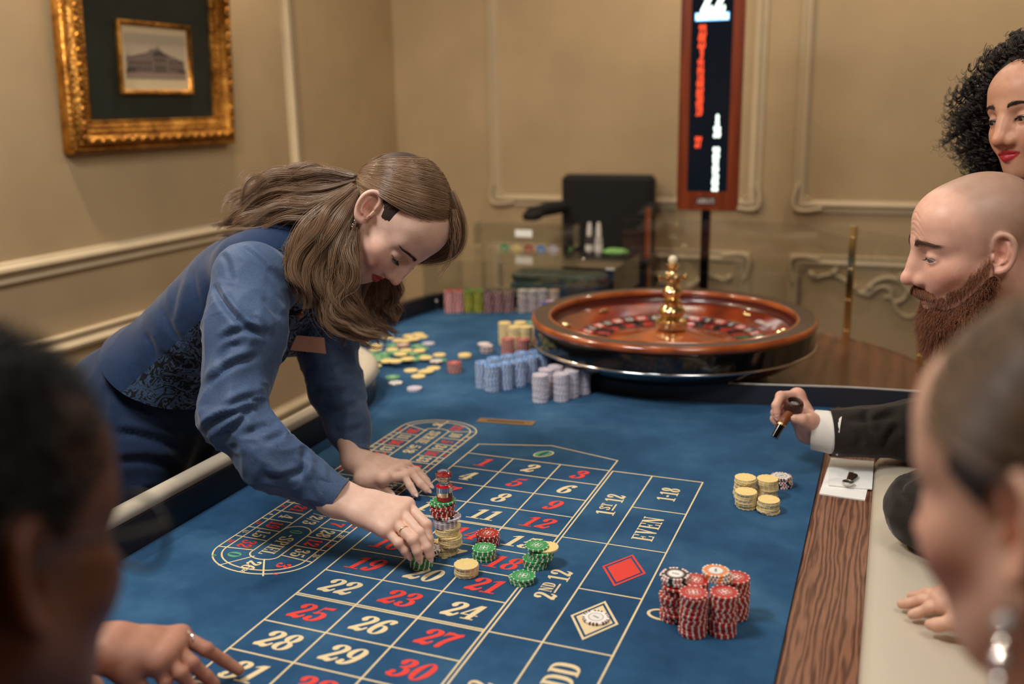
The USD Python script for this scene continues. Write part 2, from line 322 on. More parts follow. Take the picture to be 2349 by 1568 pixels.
def px2w(x, y):
    d = ray(x, y); t = ((o + un * .016 - CAM) @ un) / (d @ un); q = CAM + d * t - o; return q @ ux, q @ uy
ia, ib = px2w(276, 216), px2w(441, 212); ic = px2w(259, 42)
iw, ih = ib[0] - ia[0], ic[1] - ia[1]
io = o + ux * ia[0] + uy * ia[1] + un * .012
part(p, 'inner_frame', rect_frame(io, ux, uy, un, iw, ih, [(0, 0), (0, .012), (.006, .016), (.013, .012), (.015, .006), (.015, 0)]), MT['gold_leaf'], smooth=50)
def pslab(poly, d0, d1): return frame_axes(extrude(poly, d0, d1), io, ux, uy, un)
part(p, 'paper', pslab(sbox(.014, .014, iw - .014, ih - .014), .001, .003), flatcol('ivory_paper', lin(216, 196, 158), .8), smooth=False)
ux0, uy0, uw, uh = .034, .052, iw - .062, ih - .092
part(p, 'print_ground', pslab(sbox(ux0, uy0, ux0 + uw, uy0 + uh), .003, .0034), flatcol('print_pale', lin(186, 170, 146), .8), smooth=False)
def pr(x, y): return (ux0 + x * uw, uy0 + y * uh)
def pg(*pts): return Polygon([pr(*q) for q in pts])
part(p, 'print_street', pslab(pg((0, 0), (1, 0), (1, .16), (0, .13)), .0034, .0036), flatcol('print_mid', lin(146, 126, 112), .8), smooth=False)
part(p, 'print_building', pslab(unary_union([pg((.02, .14), (.98, .15), (.97, .42), (.74, .50), (.62, .60), (.58, .66), (.50, .69), (.40, .66), (.34, .58), (.02, .47)), pg((.50, .66), (.53, .76), (.56, .66)), pg((.04, .45), (.05, .58), (.06, .45))]), .0036, .0039), flatcol('print_grey', lin(120, 104, 94), .8), smooth=False)
wins = [pg((x, y), (x + .028, y), (x + .028, y + hh), (x, y + hh)) for x in np.arange(.07, .40, .052) for y, hh in ((.18, .09), (.31, .08))] + [pg((x, y), (x + .03, y), (x + .03, y + hh), (x, y + hh)) for x in np.arange(.47, .66, .05) for y, hh in ((.16, .16), (.38, .1))] + [pg((x, y), (x + .03, y), (x + .03, y + .1), (x, y + .1)) for x in np.arange(.72, .95, .06) for y in (.19, .33)]
part(p, 'print_detail', pslab(unary_union(wins + [pg((.02, .465), (.34, .575), (.34, .56), (.02, .45)), pg((.62, .6), (.97, .41), (.97, .395), (.62, .58)), pg((.42, .52), (.68, .52), (.6, .62), (.5, .64)), pg((.0, .13), (.16, .15), (.16, .25), (.02, .24)), pg((.86, .15), (.99, .15), (.99, .22), (.88, .21))]), .0039, .0042), flatcol('print_dark', lin(74, 62, 58), .8), smooth=False)
# ---------------------------------------------------------------- glyphs drawn with a broad pen
def pen(pts, rx=.105, ry=.034, closed=False):
    P = np.asarray(pts, float)
    if len(P) > 2: P = spline(np.c_[P, np.zeros(len(P))], 12 * len(P))[:, :2]
    L = LineString(P); k = rx / ry
    return affinity.scale(affinity.scale(L, 1, k, origin=(0, 0)).buffer(rx, 6), 1, 1 / k, origin=(0, 0)).simplify(.004)
def ball(x, y, r=.09): return Point(x, y).buffer(r, 6)
def oval(cx, cy, a, b, rx=.105, ry=.034):
    t = np.linspace(0, 2 * math.pi, 40)[:-1]
    return Polygon(np.c_[cx + (a + rx) * np.cos(t), cy + (b + ry) * np.sin(t)]).difference(Polygon(np.c_[cx + (a - rx) * np.cos(t), cy + (b - ry) * np.sin(t)]))
def bar(x0, y0, x1, y1): return sbox(x0, y0, x1, y1)
def thin(a, b, w=.05): return LineString([a, b]).buffer(w / 2, 2)
G = {}
G['0'] = oval(.33, .5, .205, .462)
G['1'] = unary_union([bar(.24, .03, .45, .96), Polygon([(.24, .96), (.45, .99), (.45, .9), (.08, .78), (.08, .83)]), bar(.06, .0, .62, .06)])
G['2'] = unary_union([ball(.16, .73, .1), pen([(.12, .74), (.17, .91), (.34, .962), (.5, .84), (.48, .64), (.33, .42), (.13, .14)]), pen([(.10, .10), (.22, .16), (.38, .08), (.5, .1), (.58, .24)], .05, .075), pen([(.16, .12), (.3, .13), (.48, .09)], .05, .085)])
G['3'] = unary_union([ball(.15, .76, .095), pen([(.12, .8), (.19, .93), (.32, .962), (.46, .85), (.44, .64), (.27, .53)]), pen([(.27, .53), (.48, .44), (.52, .22), (.38, .045), (.2, .036), (.10, .15)]), ball(.15, .23, .1)])
G['4'] = unary_union([bar(.33, .03, .54, .97), Polygon([(.33, .97), (.45, .97), (.12, .32), (.33, .32), (.33, .26), (.03, .26), (.03, .31)]), bar(.5, .26, .66, .31), bar(.2, .0, .66, .055)])
G['5'] = unary_union([Polygon([(.15, .99), (.2, .94), (.56, 1.0), (.54, .84), (.17, .82)]), thin((.16, .9), (.14, .48), .055), pen([(.14, .5), (.3, .585), (.49, .49), (.51, .24), (.37, .045), (.2, .036), (.10, .14)]), ball(.15, .21, .1)])
G['6'] = unary_union([oval(.34, .3, .195, .265), pen([(.14, .34), (.17, .66), (.3, .9), (.44, .962), (.53, .86)]), ball(.5, .8, .09)])
G['7'] = unary_union([Polygon([(.06, .99), (.1, .95), (.22, .98), (.38, .93), (.5, .95), (.6, .99), (.6, .92), (.5, .78), (.3, .83), (.15, .78), (.08, .68), (.05, .68)]), pen([(.55, .88), (.36, .55), (.28, .3), (.27, .08)], .1, .08)])
G['8'] = unary_union([oval(.33, .74, .17, .225), oval(.33, .265, .205, .232)])
G['9'] = affinity.rotate(G['6'], 180, origin=(.335, .5))
SW, SH = .15, .06
def stem(x, s=.06): return unary_union([bar(x, 0, x + SW, 1), bar(x - s, 0, x + SW + s, SH), bar(x - s, 1 - SH, x + SW + s, 1)])
G['E'] = unary_union([stem(.08), bar(.1, 0, .52, SH), bar(.1, 1 - SH, .52, 1), bar(.46, 0, .54, .27), bar(.46, .73, .54, 1), bar(.2, .47, .4, .53), bar(.36, .38, .42, .62)])
G['V'] = unary_union([Polygon([(.06, 1), (.23, 1), (.38, .22), (.36, 0), (.25, 0)]), Polygon([(.25, 0), (.34, 0), (.56, 1), (.48, 1)]), bar(0, 1 - SH, .3, 1), bar(.4, 1 - SH, .62, 1)])
G['N'] = unary_union([bar(.1, 0, .18, 1), bar(.52, 0, .6, 1), Polygon([(.08, 1), (.26, 1), (.6, 0), (.48, 0)]), bar(.02, 0, .26, SH), bar(.02, 1 - SH, .22, 1), bar(.44, 1 - SH, .68, 1)])
G['S'] = unary_union([pen([(.46, .74), (.42, .93), (.27, .96), (.13, .86), (.16, .68), (.33, .5), (.45, .3), (.42, .1), (.27, .04), (.13, .1), (.09, .28)], .08, .04), bar(.43, .7, .5, .98), bar(.05, .02, .11, .3)])
G['T'] = unary_union([bar(.22, 0, .37, 1), bar(.14, 0, .45, SH), bar(.03, 1 - SH, .56, 1), bar(.03, .74, .09, 1), bar(.5, .74, .56, 1)])
G['D'] = unary_union([stem(.08, .05), pen([(.15, .96), (.36, .92), (.47, .7), (.48, .5), (.47, .3), (.36, .08), (.15, .04)], .08, .04)])
G['O'] = oval(.31, .5, .2, .455, .08, .042)
G['I'] = stem(.1)
G['P'] = unary_union([stem(.08, .05), pen([(.15, .96), (.38, .93), (.46, .75), (.38, .56), (.15, .52)], .08, .04)])
G['R'] = unary_union([G['P'], pen([(.3, .52), (.42, .4), (.45, .12), (.56, .05)], .07, .04)])
G['L'] = unary_union([stem(.08), bar(.1, 0, .5, SH), bar(.44, 0, .52, .3)])
G['H'] = unary_union([stem(.08, .05), stem(.42, .05), bar(.1, .47, .5, .53)])
G['A'] = unary_union([Polygon([(.06, 0), (.14, 0), (.3, .9), (.26, 1)]), Polygon([(.25, 1), (.36, 1), (.58, 0), (.42, 0)]), bar(.14, .28, .46, .34), bar(0, 0, .2, SH), bar(.36, 0, .64, SH)])
G['B'] = unary_union([G['P'], pen([(.15, .52), (.4, .48), (.49, .28), (.4, .08), (.15, .04)], .08, .04)])
G['C'] = unary_union([pen([(.48, .74), (.42, .93), (.3, .96), (.14, .78), (.11, .5), (.14, .22), (.3, .04), (.42, .07), (.5, .26)], .08, .04)])
G['G'] = unary_union([G['C'], bar(.38, .3, .56, .36), bar(.44, .04, .54, .34)])
G['K'] = unary_union([stem(.08, .05), thin((.2, .42), (.5, .95), .07), Polygon([(.25, .55), (.34, .66), (.58, 0), (.42, 0)]), bar(.36, 0, .64, SH), bar(.4, 1 - SH, .62, 1)])
G['-'] = bar(.04, .42, .32, .54)
G['/'] = thin((.05, -.04), (.3, 1.04), .09)
G[' '] = Polygon()
def word(text, slant=0., gap=.07, fat=0.):
    x = 0; out = []
    for ch in text:
        g = G[ch]
        if g.is_empty: x += .3; continue
        if fat: g = g.buffer(fat, 2)
        b = g.bounds; out.append(affinity.translate(g, x - b[0], 0)); x += b[2] - b[0] + gap
    u = unary_union(out)
    if slant: u = affinity.affine_transform(u, [1, slant, 0, 1, 0, 0])
    b = u.bounds; return affinity.translate(u, -(b[0] + b[2]) / 2, -.5)
def place(poly, c, w, h, deg=0):
    """Fit the centred unit-height poly to width w (None keeps proportion) and height h at c, rotated."""
    b = poly.bounds; sx = h if w is None else w / (b[2] - b[0])
    return affinity.translate(affinity.rotate(affinity.scale(poly, sx, h, origin=(0, 0)), deg, origin=(0, 0)), *c)

# ---------------------------------------------------------------- roulette table
WC = V(.266, .81); WR = .392
tb = thing('roulette_table', 'large roulette table with blue betting felt, oak border and cream leather arm rest', 'table', (.2, .1, 0))
left_edge = [(-.345, -1.5), (-.345, -.3), (-.347, .02), (-.362, .17), (-.395, .29), (-.45, .38), (-.53, .44), (-.60, .50), (-.66, .60), (-.71, .76), (-.745, .92), (-.762, 1.08), (-.748, 1.22), (-.715, 1.35), (-.64, 1.47)]
le = spline(np.c_[left_edge, np.zeros(len(left_edge))], 70)[:, :2]
fasc = [(.82, .60), (.72, .587), (.44, .532), (.28, .530), (.12, .548), (-.02, .63), (-.125, .76), (-.175, .92), (-.15, 1.12), (-.05, 1.32), (.06, 1.47)]
fs = spline(np.c_[fasc, np.zeros(len(fasc))], 60)[:, :2]
felt_poly = Polygon(list(le) + [(.06, 1.50)] + list(fs[::-1]) + [(.722, .58), (.722, -1.5)])
part(tb, 'felt', extrude(felt_poly.buffer(0), TZ - .006, TZ), MT['felt'], smooth=False, label='blue felt playing surface')
part(tb, 'felt_board', extrude(felt_poly.buffer(0).buffer(.01), TZ - .05, TZ - .006), MT['black'], smooth=False)
part(tb, 'oak_border', rbox((.724, -1.5, TZ - .05), (.826, .585, TZ + .001), .003), MT['oak'], label='dark oak border strip between felt and arm rest')
AR = [(0, -.03), (-.002, .004), (.004, .012), (.016, .018), (.05, .021), (.10, .022), (.15, .018), (.175, .006), (.185, -.02), (.18, -.05), (0, -.05)]
rings = []
for y, k in [(-1.5, 1), (-.4, 1), (.10, 1), (.18, 1)] + [(.18 + .075 * math.sin(a), 1 - .07 / .185 * (1 - math.cos(a))) for a in np.linspace(.2, 1.35, 8)] + [(.255, .5)]:
    rings.append([(.826 + a * (k if a > .09 else 1) + (0 if k > .95 else (1 - k) * .06), y, TZ + b) for a, b in AR])
part(tb, 'arm_rest', loft(rings), MT['leather'], smooth=60, label='padded cream leather arm rest')
# dealer-side rail: dark inner wall with a cream padded roll on top
off_l = np.array(LineString(le).offset_curve(.022).coords)
off_l = off_l if off_l[0][1] < off_l[-1][1] else off_l[::-1]
cut = off_l[off_l[:, 1] < .47]
wall = LineString(le).buffer(.0)
rail_poly = Polygon(list(le) + list(np.array(LineString(le).offset_curve(.03).coords)[::-1])).buffer(.001)
if rail_poly.geom_type != 'Polygon': rail_poly = max(rail_poly.geoms, key=lambda g: g.area)
part(tb, 'rail', extrude(rail_poly, TZ - .06, TZ + .058), MT['black'], smooth=False, label='black raised rail around the dealer side')
pl = np.array(LineString(le).offset_curve(.020).coords); pl = pl if pl[0][1] < pl[-1][1] else pl[::-1]
pl = pl[(pl[:, 1] < .5)]
padp = spline(np.c_[pl[::3], np.full(len(pl[::3]), TZ + .066)], 90)
end = [padp[-1] + V(-.05, .03, 0) * t for t in (1, 2, 3)]
padp = np.vstack([padp, end])
wd = np.interp(np.arange(len(padp)), [0, 55, 72, 84, 92], [.0185, .0185, .030, .044, .050])
part(tb, 'dealer_pad', tube(padp, wd, 18, flat=(V(0, 0, 1), .85)), MT['leather'], smooth=60, label='rounded cream pad on the dealer side rail')
pipe = np.c_[np.array(LineString(le).offset_curve(.0).coords)[:, :2], np.full(len(le), TZ + .054)]
# fascia panels round the wheel well
def wallstrip(pts, z0, z1s, t):
    P = np.asarray(pts, float); d = np.gradient(P, axis=0); nrm = np.c_[d[:, 1], -d[:, 0]]; nrm /= np.linalg.norm(nrm, axis=1, keepdims=True)
    z1s = np.broadcast_to(z1s, (len(P),)); R = []
    for q, n, z1 in zip(P, nrm, z1s):
        a, b = q - n * t / 2, q + n * t / 2; R.append([(*a, z0), (*b, z0), (*b, z1), (*a, z1)])
    m = loft(R); return m
zt = np.interp(fs[:, 0][::-1], [-.2, .29, .435, .44, .9], [.893, .893, .872, .871, .871])[::-1]
fx = list(fs); sp = [(1.02, .618)] + fx; zz = np.r_[.871, zt]
def fasc_part(i0, i1, nm):
    part(tb, 'fascia', wallstrip(sp[i0:i1], TZ - .04, zz[i0:i1], .012), MT['navy_panel'], smooth=30)
    part(tb, 'fascia_edge', tube(np.c_[np.array(sp[i0:i1]), zz[i0:i1] + .0005], .0022, 6), MT['steel'], smooth=60, label='thin metal edge strip')
k = int(np.argmin(np.abs(np.array(sp)[:, 0] - .437)))
fasc_part(0, k + 1, 'a'); fasc_part(k, len(sp), 'b')
part(tb, 'wheel_shelf', extrude(Point(*WC).buffer(.745, 64).difference(Polygon([(-.6, -1), (-.6, 1.25)] + [tuple(q) for q in fs[::-1]] + [(1.02, .62), (1.4, .62), (1.4, -1)]).buffer(.0)), TZ - .05, .80), MT['walnut'], smooth=False, label='walnut shelf around the wheel')
part(tb, 'shelf_lip', tube([(WC[0] + .748 * math.cos(a), WC[1] + .748 * math.sin(a), .795) for a in np.linspace(-.2, 2.25, 70)], .009, 8), MT['walnut'], smooth=60)
part(tb, 'back_deck', extrude(Polygon([(-.71, 1.33), (-.60, 1.62), (-.1, 1.72), (.2, 1.60), (.2, 1.45), (.0, 1.3)]), TZ - .05, TZ - .008), MT['black'], smooth=False)
part(tb, 'pedestal', extrude(Polygon([(-.3, -1.4), (-.3, .1), (-.55, .65), (-.6, 1.2), (-.4, 1.5), (.3, 1.45), (.75, 1.0), (.72, .4), (.7, -1.4)]).buffer(.02), .0, TZ - .05), MT['walnut'], smooth=False, label='wooden cabinet under the table top')

# ---- betting layout: flat print on the felt
RH, DB = .081, .00475
CX = [0, .10618, .21237, .31855]; D0, D1, D2 = .3254, .40777, .50974
def ry(r): return -RH * r - DB * ((r > 4) + (r > 8) + .5 * (r in (4, 8)))
LW = .0029
def ln(*pts, w=LW): return LineString(pts).buffer(w / 2, 2, cap_style='square', join_style='mitre')
yN = ry(12)
L = [ln((c, ry(0)), (c, yN)) for c in (0, CX[1], CX[2], CX[3])] + [ln((D0, .0), (D0, yN)), ln((D1, 0), (D1, yN)), ln((D2, 0), (D2, yN)), ln((D0, 0), (D2, 0))]
for r in range(0, 13):
    if r in (4, 8): L += [ln((0, ry(r) + s * DB / 2), (CX[3], ry(r) + s * DB / 2)) for s in (-1, 1)]
    else: L.append(ln((0, ry(r)), (CX[3], ry(r))))
for r in (4, 8, 12): L.append(ln((D0, ry(r)), (D2, ry(r))))
for r in (2, 6, 10): L.append(ln((D1, ry(r)), (D2, ry(r))))
zt_ = [atZ(1095, 1018, TZ), atZ(1266, 1022, TZ), atZ(1416, 1056, TZ)]
L.append(ln((0, 0), (0, zt_[0][1]), tuple(zt_[1][:2]), (CX[3], zt_[2][1]), (CX[3], 0)))
# race track
OX0, OX1, IX0, IX1, KX0, KX1 = -.2225, -.0345, -.2065, -.0485, -.1553, -.0995
yA, yB = -.558, .112
def stad(x0, x1, rn, rf):
    cx, a = (x0 + x1) / 2, (x1 - x0) / 2; t = np.linspace(0, math.pi, 40)
    return [(cx + a * math.cos(q), yB + rf * math.sin(q)) for q in t] + [(cx - a * math.cos(q), yA - rn * math.sin(q)) for q in t]
def ring(p): q = p + [p[0], p[1]]; return LineString(q).buffer(LW / 2, 2)
so, si, sk = stad(OX0, OX1, .068, .072), stad(IX0, IX1, .055, .058), stad(KX0, KX1, .019, .012)
L += [ring(so), ring(si), ring(sk)]
lcells = [-.514, -.475, -.436, -.397, -.358] + list(np.linspace(-.358, -.092, 6)[1:]) + [-.053, -.013, .027, .067]
lcells = sorted(set(np.round(lcells, 4)))
rcells = [-.513, -.475, -.436, -.397] + list(np.linspace(-.397, -.127, 8)[1:]) + [-.087, -.048, -.010, .029, .069]
rcells = sorted(set(np.round(rcells, 4)))
for y in lcells: L.append(ln((OX0, y), (KX0, y)))
for y in rcells: L.append(ln((KX1, y), (OX1, y)))
L += [ln((-.2225, -.56), (KX0, -.552)), ln((-.176, -.618), (-.141, -.571)), ln((-.084, -.624), (-.117, -.575)), ln((-.0345, -.557), (KX1, -.552)), ln((-.213, .126), (-.154, .103)), ln((-.133, .182), (-.134, .123)), ln((-.044, .13), (-.1, .112))]
t = np.linspace(0, math.pi, 30); L.append(LineString([((KX0 + KX1) / 2 + (KX1 - KX0) / 2 * math.cos(q), -.468 + .024 * math.sin(q)) for q in t]).buffer(LW / 2))
L += [ln((KX0, -.0895), (KX1, -.0895)), ln((KX0, -.37), (KX1, -.31)), ln((KX0, -.2), (KX1, -.14))]
part(tb, 'layout_lines', extrude(unary_union(L), TZ, TZ + .0004), MT['cream_print'], smooth=False, label='cream printed lines of the betting layout')
RED = {1, 3, 5, 7, 9, 12, 14, 16, 18, 19, 21, 23, 25, 27, 30, 32, 34, 36}
def stamp(poly, m, nm='printed_number', label=None): part(tb, nm, extrude(poly, TZ, TZ + .0005), m, smooth=False, label=label)
for n in range(1, 37):
    r, c = (n - 1) // 3, (n - 1) % 3
    g = word(str(n), .28, .05); b = g.bounds
    stamp(place(g, ((CX[c] + CX[c + 1]) / 2 + .001, (ry(r) + ry(r + 1)) / 2), .044 * (b[2] - b[0]), .044), MT['red_print' if n in RED else 'cream_print'])
zc = atZ(1247, 1041, TZ); g = word('0', .28)
stamp(place(g, zc[:2], .04, .043), MT['cream_print']); part(tb, 'printed_zero', extrude(place(g, zc[:2], .034, .037), TZ + .0005, TZ + .0008), MT['green_print'], smooth=False)
order_l = [32, 15, 19, 4, 21, 2, 25, 17, 34, 6, 27, 13, 36, 11, 30]
yl_ = [-.558] + lcells + [.112]
order_r = [35, 12, 28, 7, 29, 18, 22, 9, 31, 14, 20, 1, 33, 16, 24, 5, 10]
yr_ = [-.557] + rcells + [.118]
def rnum(n, x, y, h=.021, w=.017, deg=-90):
    g = word(str(n), .0, .05); k = g.bounds[2] - g.bounds[0]
    stamp(place(g, (x, y), (w / .62 if n > 9 else w * .9 if n > 0 else w) * min(1, k / 1.3 if n > 9 else 1), h, deg), MT['green_print' if n == 0 else 'red_print' if n in RED else 'cream_print'])
for n, a, b in zip(order_l, yl_[:-1], yl_[1:]): rnum(n, -.181, (a + b) / 2, .0285); rnum(n, -.2145, (a + b) / 2, .009, .007)
for n, a, b in zip(order_r, yr_[:-1], yr_[1:]): rnum(n, -.073, (a + b) / 2, .0285); rnum(n, -.0415, (a + b) / 2, .009, .007)
for n, x, y in ((0, -.176, -.577), (26, -.125, -.600), (3, -.073, -.583), (8, -.145, .150), (23, -.092, .140)): rnum(n, x, y, .026, .019)
for n, x, y in ((0, -.207, -.592), (26, -.125, -.6205), (3, -.068, -.612)): rnum(n, x, y, .009, .008)
def stext(t, x, y, w, h, deg, m='cream_print', fat=0.): stamp(place(word(t, 0, .07, fat), (x, y), w, h, deg), MT[m], 'printed_word')
stext('0', -.127, -.467, .013, .026, -90, 'green_print'); stext('-SPIEL', -.127, -.520, .080, .028, -90)
stext('0', -.127, -.374, .013, .026, -90, 'green_print'); stext('/2/3', -.127, -.409, .045, .027, -90)
stext('ORPHELINS', -.127, -.19, .12, .026, -90)
stext('SERIE', -.127, .062, .085, .027, -90); stext('5/8', -.127, -.018, .05, .027, -90)
for t_, r in (('1', 0), ('2', 4), ('3', 8)):
    ym = (ry(r) + ry(r + 4)) / 2 ; sup = {'1': 'ST', '2': 'ND', '3': 'RD'}[t_]; xm = (D0 + D1) / 2 + .001
    stext(t_, xm, ym - .040, .018, .036, 90); stext(sup, xm - .006, ym - .013, .028, .021, 90); stamp(sbox(xm + .0085, ym - .027, xm + .0115, ym + .003), MT['cream_print'], 'printed_word'); stext('12', xm, ym + .030, .034, .036, 90)
xm = (D1 + D2) / 2
stext('1-18', xm, (ry(0) + ry(2)) / 2, .062, .036, 90); stext('EVEN', xm, (ry(2) + ry(4)) / 2, .098, .037, 90)
stext('ODD', xm, (ry(8) + ry(10)) / 2, .088, .042, 90); stext('19-36', xm, (ry(10) + ry(12)) / 2, .078, .036, 90)
for (r, m) in ((4, 'red_print'), (6, 'cream_print')):
    yc = (ry(r) + ry(r + 2)) / 2; dm = Polygon([(.0365, 0), (0, .058), (-.0365, 0), (0, -.058)])
    dm = affinity.translate(dm, xm, yc)
    sc = lambda s: affinity.scale(dm, s, s, origin=(xm, yc))
    stamp(sc(1.0).difference(sc(.88)), MT[m], 'printed_diamond'); stamp(sc(.76), MT[m], 'printed_diamond')
q = atZ(1522, 1405, TZ); stamp(LineString([(q[0] + .021 * math.cos(a), q[1] - .006 + .014 * math.sin(a)) for a in np.linspace(.4, 6, 30)]).buffer(.0024), MT['cream_print'], 'printed_ring')
# drop slot plate
sl = [atZ(*q, TZ) for q in ((1102, 967), (1112, 957.5), (1226, 968.5), (1215, 978.5))]
part(tb, 'drop_slot_plate', extrude(Polygon([(-.066, .198), (.066, .215), (.066, .242), (-.066, .225)]).buffer(.002), TZ, TZ + .0015), MT['brass_dull'], smooth=False, label='brass plate with a narrow cash slot')
part(tb, 'drop_slot', extrude(affinity.rotate(sbox(-.046, .2165, .046, .2225), 7.3, origin=(0, .22)), TZ + .0015, TZ + .0018), MT['dark_plastic'], smooth=False)
for s in (-1, 1): part(tb, 'slot_screw', move(trimesh.creation.cylinder(.004, .0012, sections=14), (s * .056, .22 + s * .0073, TZ + .002)), MT['brass'], smooth=40)
# ---------------------------------------------------------------- roulette wheel
wh = thing('roulette', 'polished mahogany roulette wheel with brass turret standing at the table head', 'roulette wheel', (*WC, .80))
C3 = (*WC, 0)
part(wh, 'bowl', lathe([(.0, .801), (.262, .801), (.275, .806), (.278, .822), (.262, .832), (.268, .842), (.300, .856), (.338, .868), (.362, .884), (.380, .898), (.386, .904)], 96, C3), MT['black_gloss'], smooth=50, label='black lacquered turned underside')
part(wh, 'bowl_band', lathe([(.386, .904), (.390, .908), (.3895, .955), (.386, .960)], 96, C3), MT['black_gloss'], smooth=40)
part(wh, 'chrome_ring', lathe([(.387, .904), (.3925, .906), (.3935, .909), (.3925, .912), (.389, .913)], 96, C3), MT['chrome'], smooth=60)
part(wh, 'outer_lip', lathe([(.384, .957), (.391, .962), (.3935, .969), (.391, .976), (.384, .980)], 96, C3), MT['mahogany_light'], smooth=60)
part(wh, 'rim_top', lathe([(.385, .9795), (.345, .9785)], 96, C3), MT['rim_brown'], label='matt brown top of the rim')
part(wh, 'inner_lip', lathe([(.3455, .978), (.342, .981), (.338, .980), (.335, .975), (.334, .968)], 96, C3), MT['mahogany_light'], smooth=60)
part(wh, 'ball_track', lathe([(.334, .968), (.337, .961), (.336, .952), (.330, .945)], 96, C3), MT['maroon'], smooth=60)
part(wh, 'track_line', lathe([(.330, .945), (.327, .9435), (.324, .9440)], 96, C3), MT['dark_plastic'], smooth=60)
part(wh, 'ball_slope', lathe([(.324, .944), (.300, .933), (.268, .919), (.263, .915)], 96, C3), MT['mahogany'], smooth=60)
part(wh, 'rotor_ring', lathe([(.2630, .9150), (.2625, .9185), (.258, .9190), (.2575, .9155), (.226, .9095), (.2255, .9120), (.2225, .9120), (.2220, .9040), (.180, .9000), (.1795, .9065), (.1765, .9065)], 96, C3), MT['chrome'], smooth=40)
part(wh, 'cone', lathe([(.1765, .906), (.12, .914), (.07, .926), (.04, .934), (.0, .936)], 96, C3), MT['mahogany_light'], smooth=60)
WO = [0, 32, 15, 19, 4, 21, 2, 25, 17, 34, 6, 27, 13, 36, 11, 30, 8, 23, 10, 5, 24, 16, 33, 1, 20, 14, 31, 9, 22, 18, 29, 7, 28, 12, 35, 3, 26]
wred, wblk, wgrn = plain('number_red', lin(196, 50, 44), .3), plain('number_black', lin(26, 26, 28), .3), plain('number_green', lin(40, 120, 70), .3)
dg = []; fr = []
for i, n in enumerate(WO):
    a = i * 2 * math.pi / 37 + .3; da = math.pi / 37 * .94
    m = wgrn if n == 0 else wred if n in RED else wblk
    part(wh, 'number_plate', lathe([(.2572, .9162), (.2265, .9105)], 5, C3, a - da, a + da), m, smooth=False)
    part(wh, 'pocket', lathe([(.2215, .9046), (.1805, .9006)], 5, C3, a - da, a + da), m, smooth=False)
    fr.append(xf(trimesh.creation.box((.042, .0016, .010)), trimesh.transformations.translation_matrix((*WC, .907)) @ trimesh.transformations.rotation_matrix(a + math.pi / 37, [0, 0, 1]) @ trimesh.transformations.translation_matrix((.201, 0, 0))))
    g = extrude(place(word(str(n), 0, .05), (0, 0), None, .020, -90), 0, .0004)
    dg.append(xf(g, trimesh.transformations.translation_matrix((*WC, .9139)) @ trimesh.transformations.rotation_matrix(a, [0, 0, 1]) @ trimesh.transformations.translation_matrix((.2415, 0, 0)) @ trimesh.transformations.rotation_matrix(-.183, [0, 1, 0])))
part(wh, 'number_print', dg, MT['white_plastic'], smooth=False, kind='stuff')
part(wh, 'fret', fr, MT['chrome'], smooth=False, kind='stuff')
for i in range(8):
    a = i * math.pi / 4 + .18; r = .298; up = i % 2
    T = trimesh.transformations.translation_matrix((*WC, .937)) @ trimesh.transformations.rotation_matrix(a, [0, 0, 1]) @ trimesh.transformations.translation_matrix((r, 0, 0)) @ trimesh.transformations.rotation_matrix(.43 * -1, [0, 1, 0]) @ trimesh.transformations.rotation_matrix(math.pi / 2 * up, [0, 0, 1])
    d = trimesh.creation.icosphere(2, 1.0); v = d.vertices; v[:] = np.sign(v) * np.abs(v) ** 1.4; d.vertices = v * V(.019, .008, .0065)
    part(wh, 'ball_deflector', xf(d, T), MT['brass'], smooth=60)
tu = [(.0, .934), (.040, .934), (.044, .938), (.043, .944), (.0415, .958), (.043, .962), (.036, .966), (.029, .971), (.036, .979), (.038, .986), (.034, .995), (.024, 1.003), (.017, 1.010), (.025, 1.014), (.025, 1.018), (.017, 1.022), (.022, 1.028), (.028, 1.037), (.027, 1.045), (.02, 1.054), (.013, 1.06), (.018, 1.064), (.018, 1.067), (.012, 1.07), (.0165, 1.074), (.0165, 1.089), (.012, 1.092), (.0085, 1.099), (.0085, 1.104), (.013, 1.108), (.0185, 1.115), (.0185, 1.118), (.010, 1.121), (0, 1.121)]
part(wh, 'turret', lathe(tu, 48, C3), MT['brass'], smooth=50, label='polished brass turret')
part(wh, 'turret_ribs', [xf(trimesh.creation.icosphere(1, 1.), trimesh.transformations.translation_matrix((WC[0] + .0425 * math.cos(a), WC[1] + .0425 * math.sin(a), .95)) @ np.diag([.0026, .0026, .0105, 1])) for a in np.linspace(0, 2 * math.pi, 29)[:-1]], MT['brass'], smooth=True, kind='stuff')
for k in range(4):
    a = .55 + k * math.pi / 2; d = V(math.cos(a), math.sin(a), 0); c = V(*WC, 1.081)
    part(wh, 'turret_handle', [tube([c + d * .014, c + d * .034], [.004, .0045], 10), move(rotz(rbox((-.004, -.009, -.009), (.004, .009, .009), .003), a), c + d * .037)], MT['brass'], smooth=50)
part(wh, 'finial', move(trimesh.creation.icosphere(3, .0125), (*WC, 1.130)), plain('ivory', lin(238, 226, 200), .2), smooth=True, label='ivory coloured ball finial')
for nm, px_, mt in (('wheel_sticker', (1247, 696), flatcol('sticker_blue', lin(40, 64, 150))), ('wheel_sticker', (1262, 690), flatcol('sticker_lilac', lin(180, 150, 178)))):
    c = atZ(*px_, .979); part(wh, nm, move(trimesh.creation.cylinder(.013, .001, sections=20), (c[0], c[1], .9797)), mt, smooth=False)
ab = place(word('ABBIATI', 0, .1), (0, 0), .075, .014, -90)
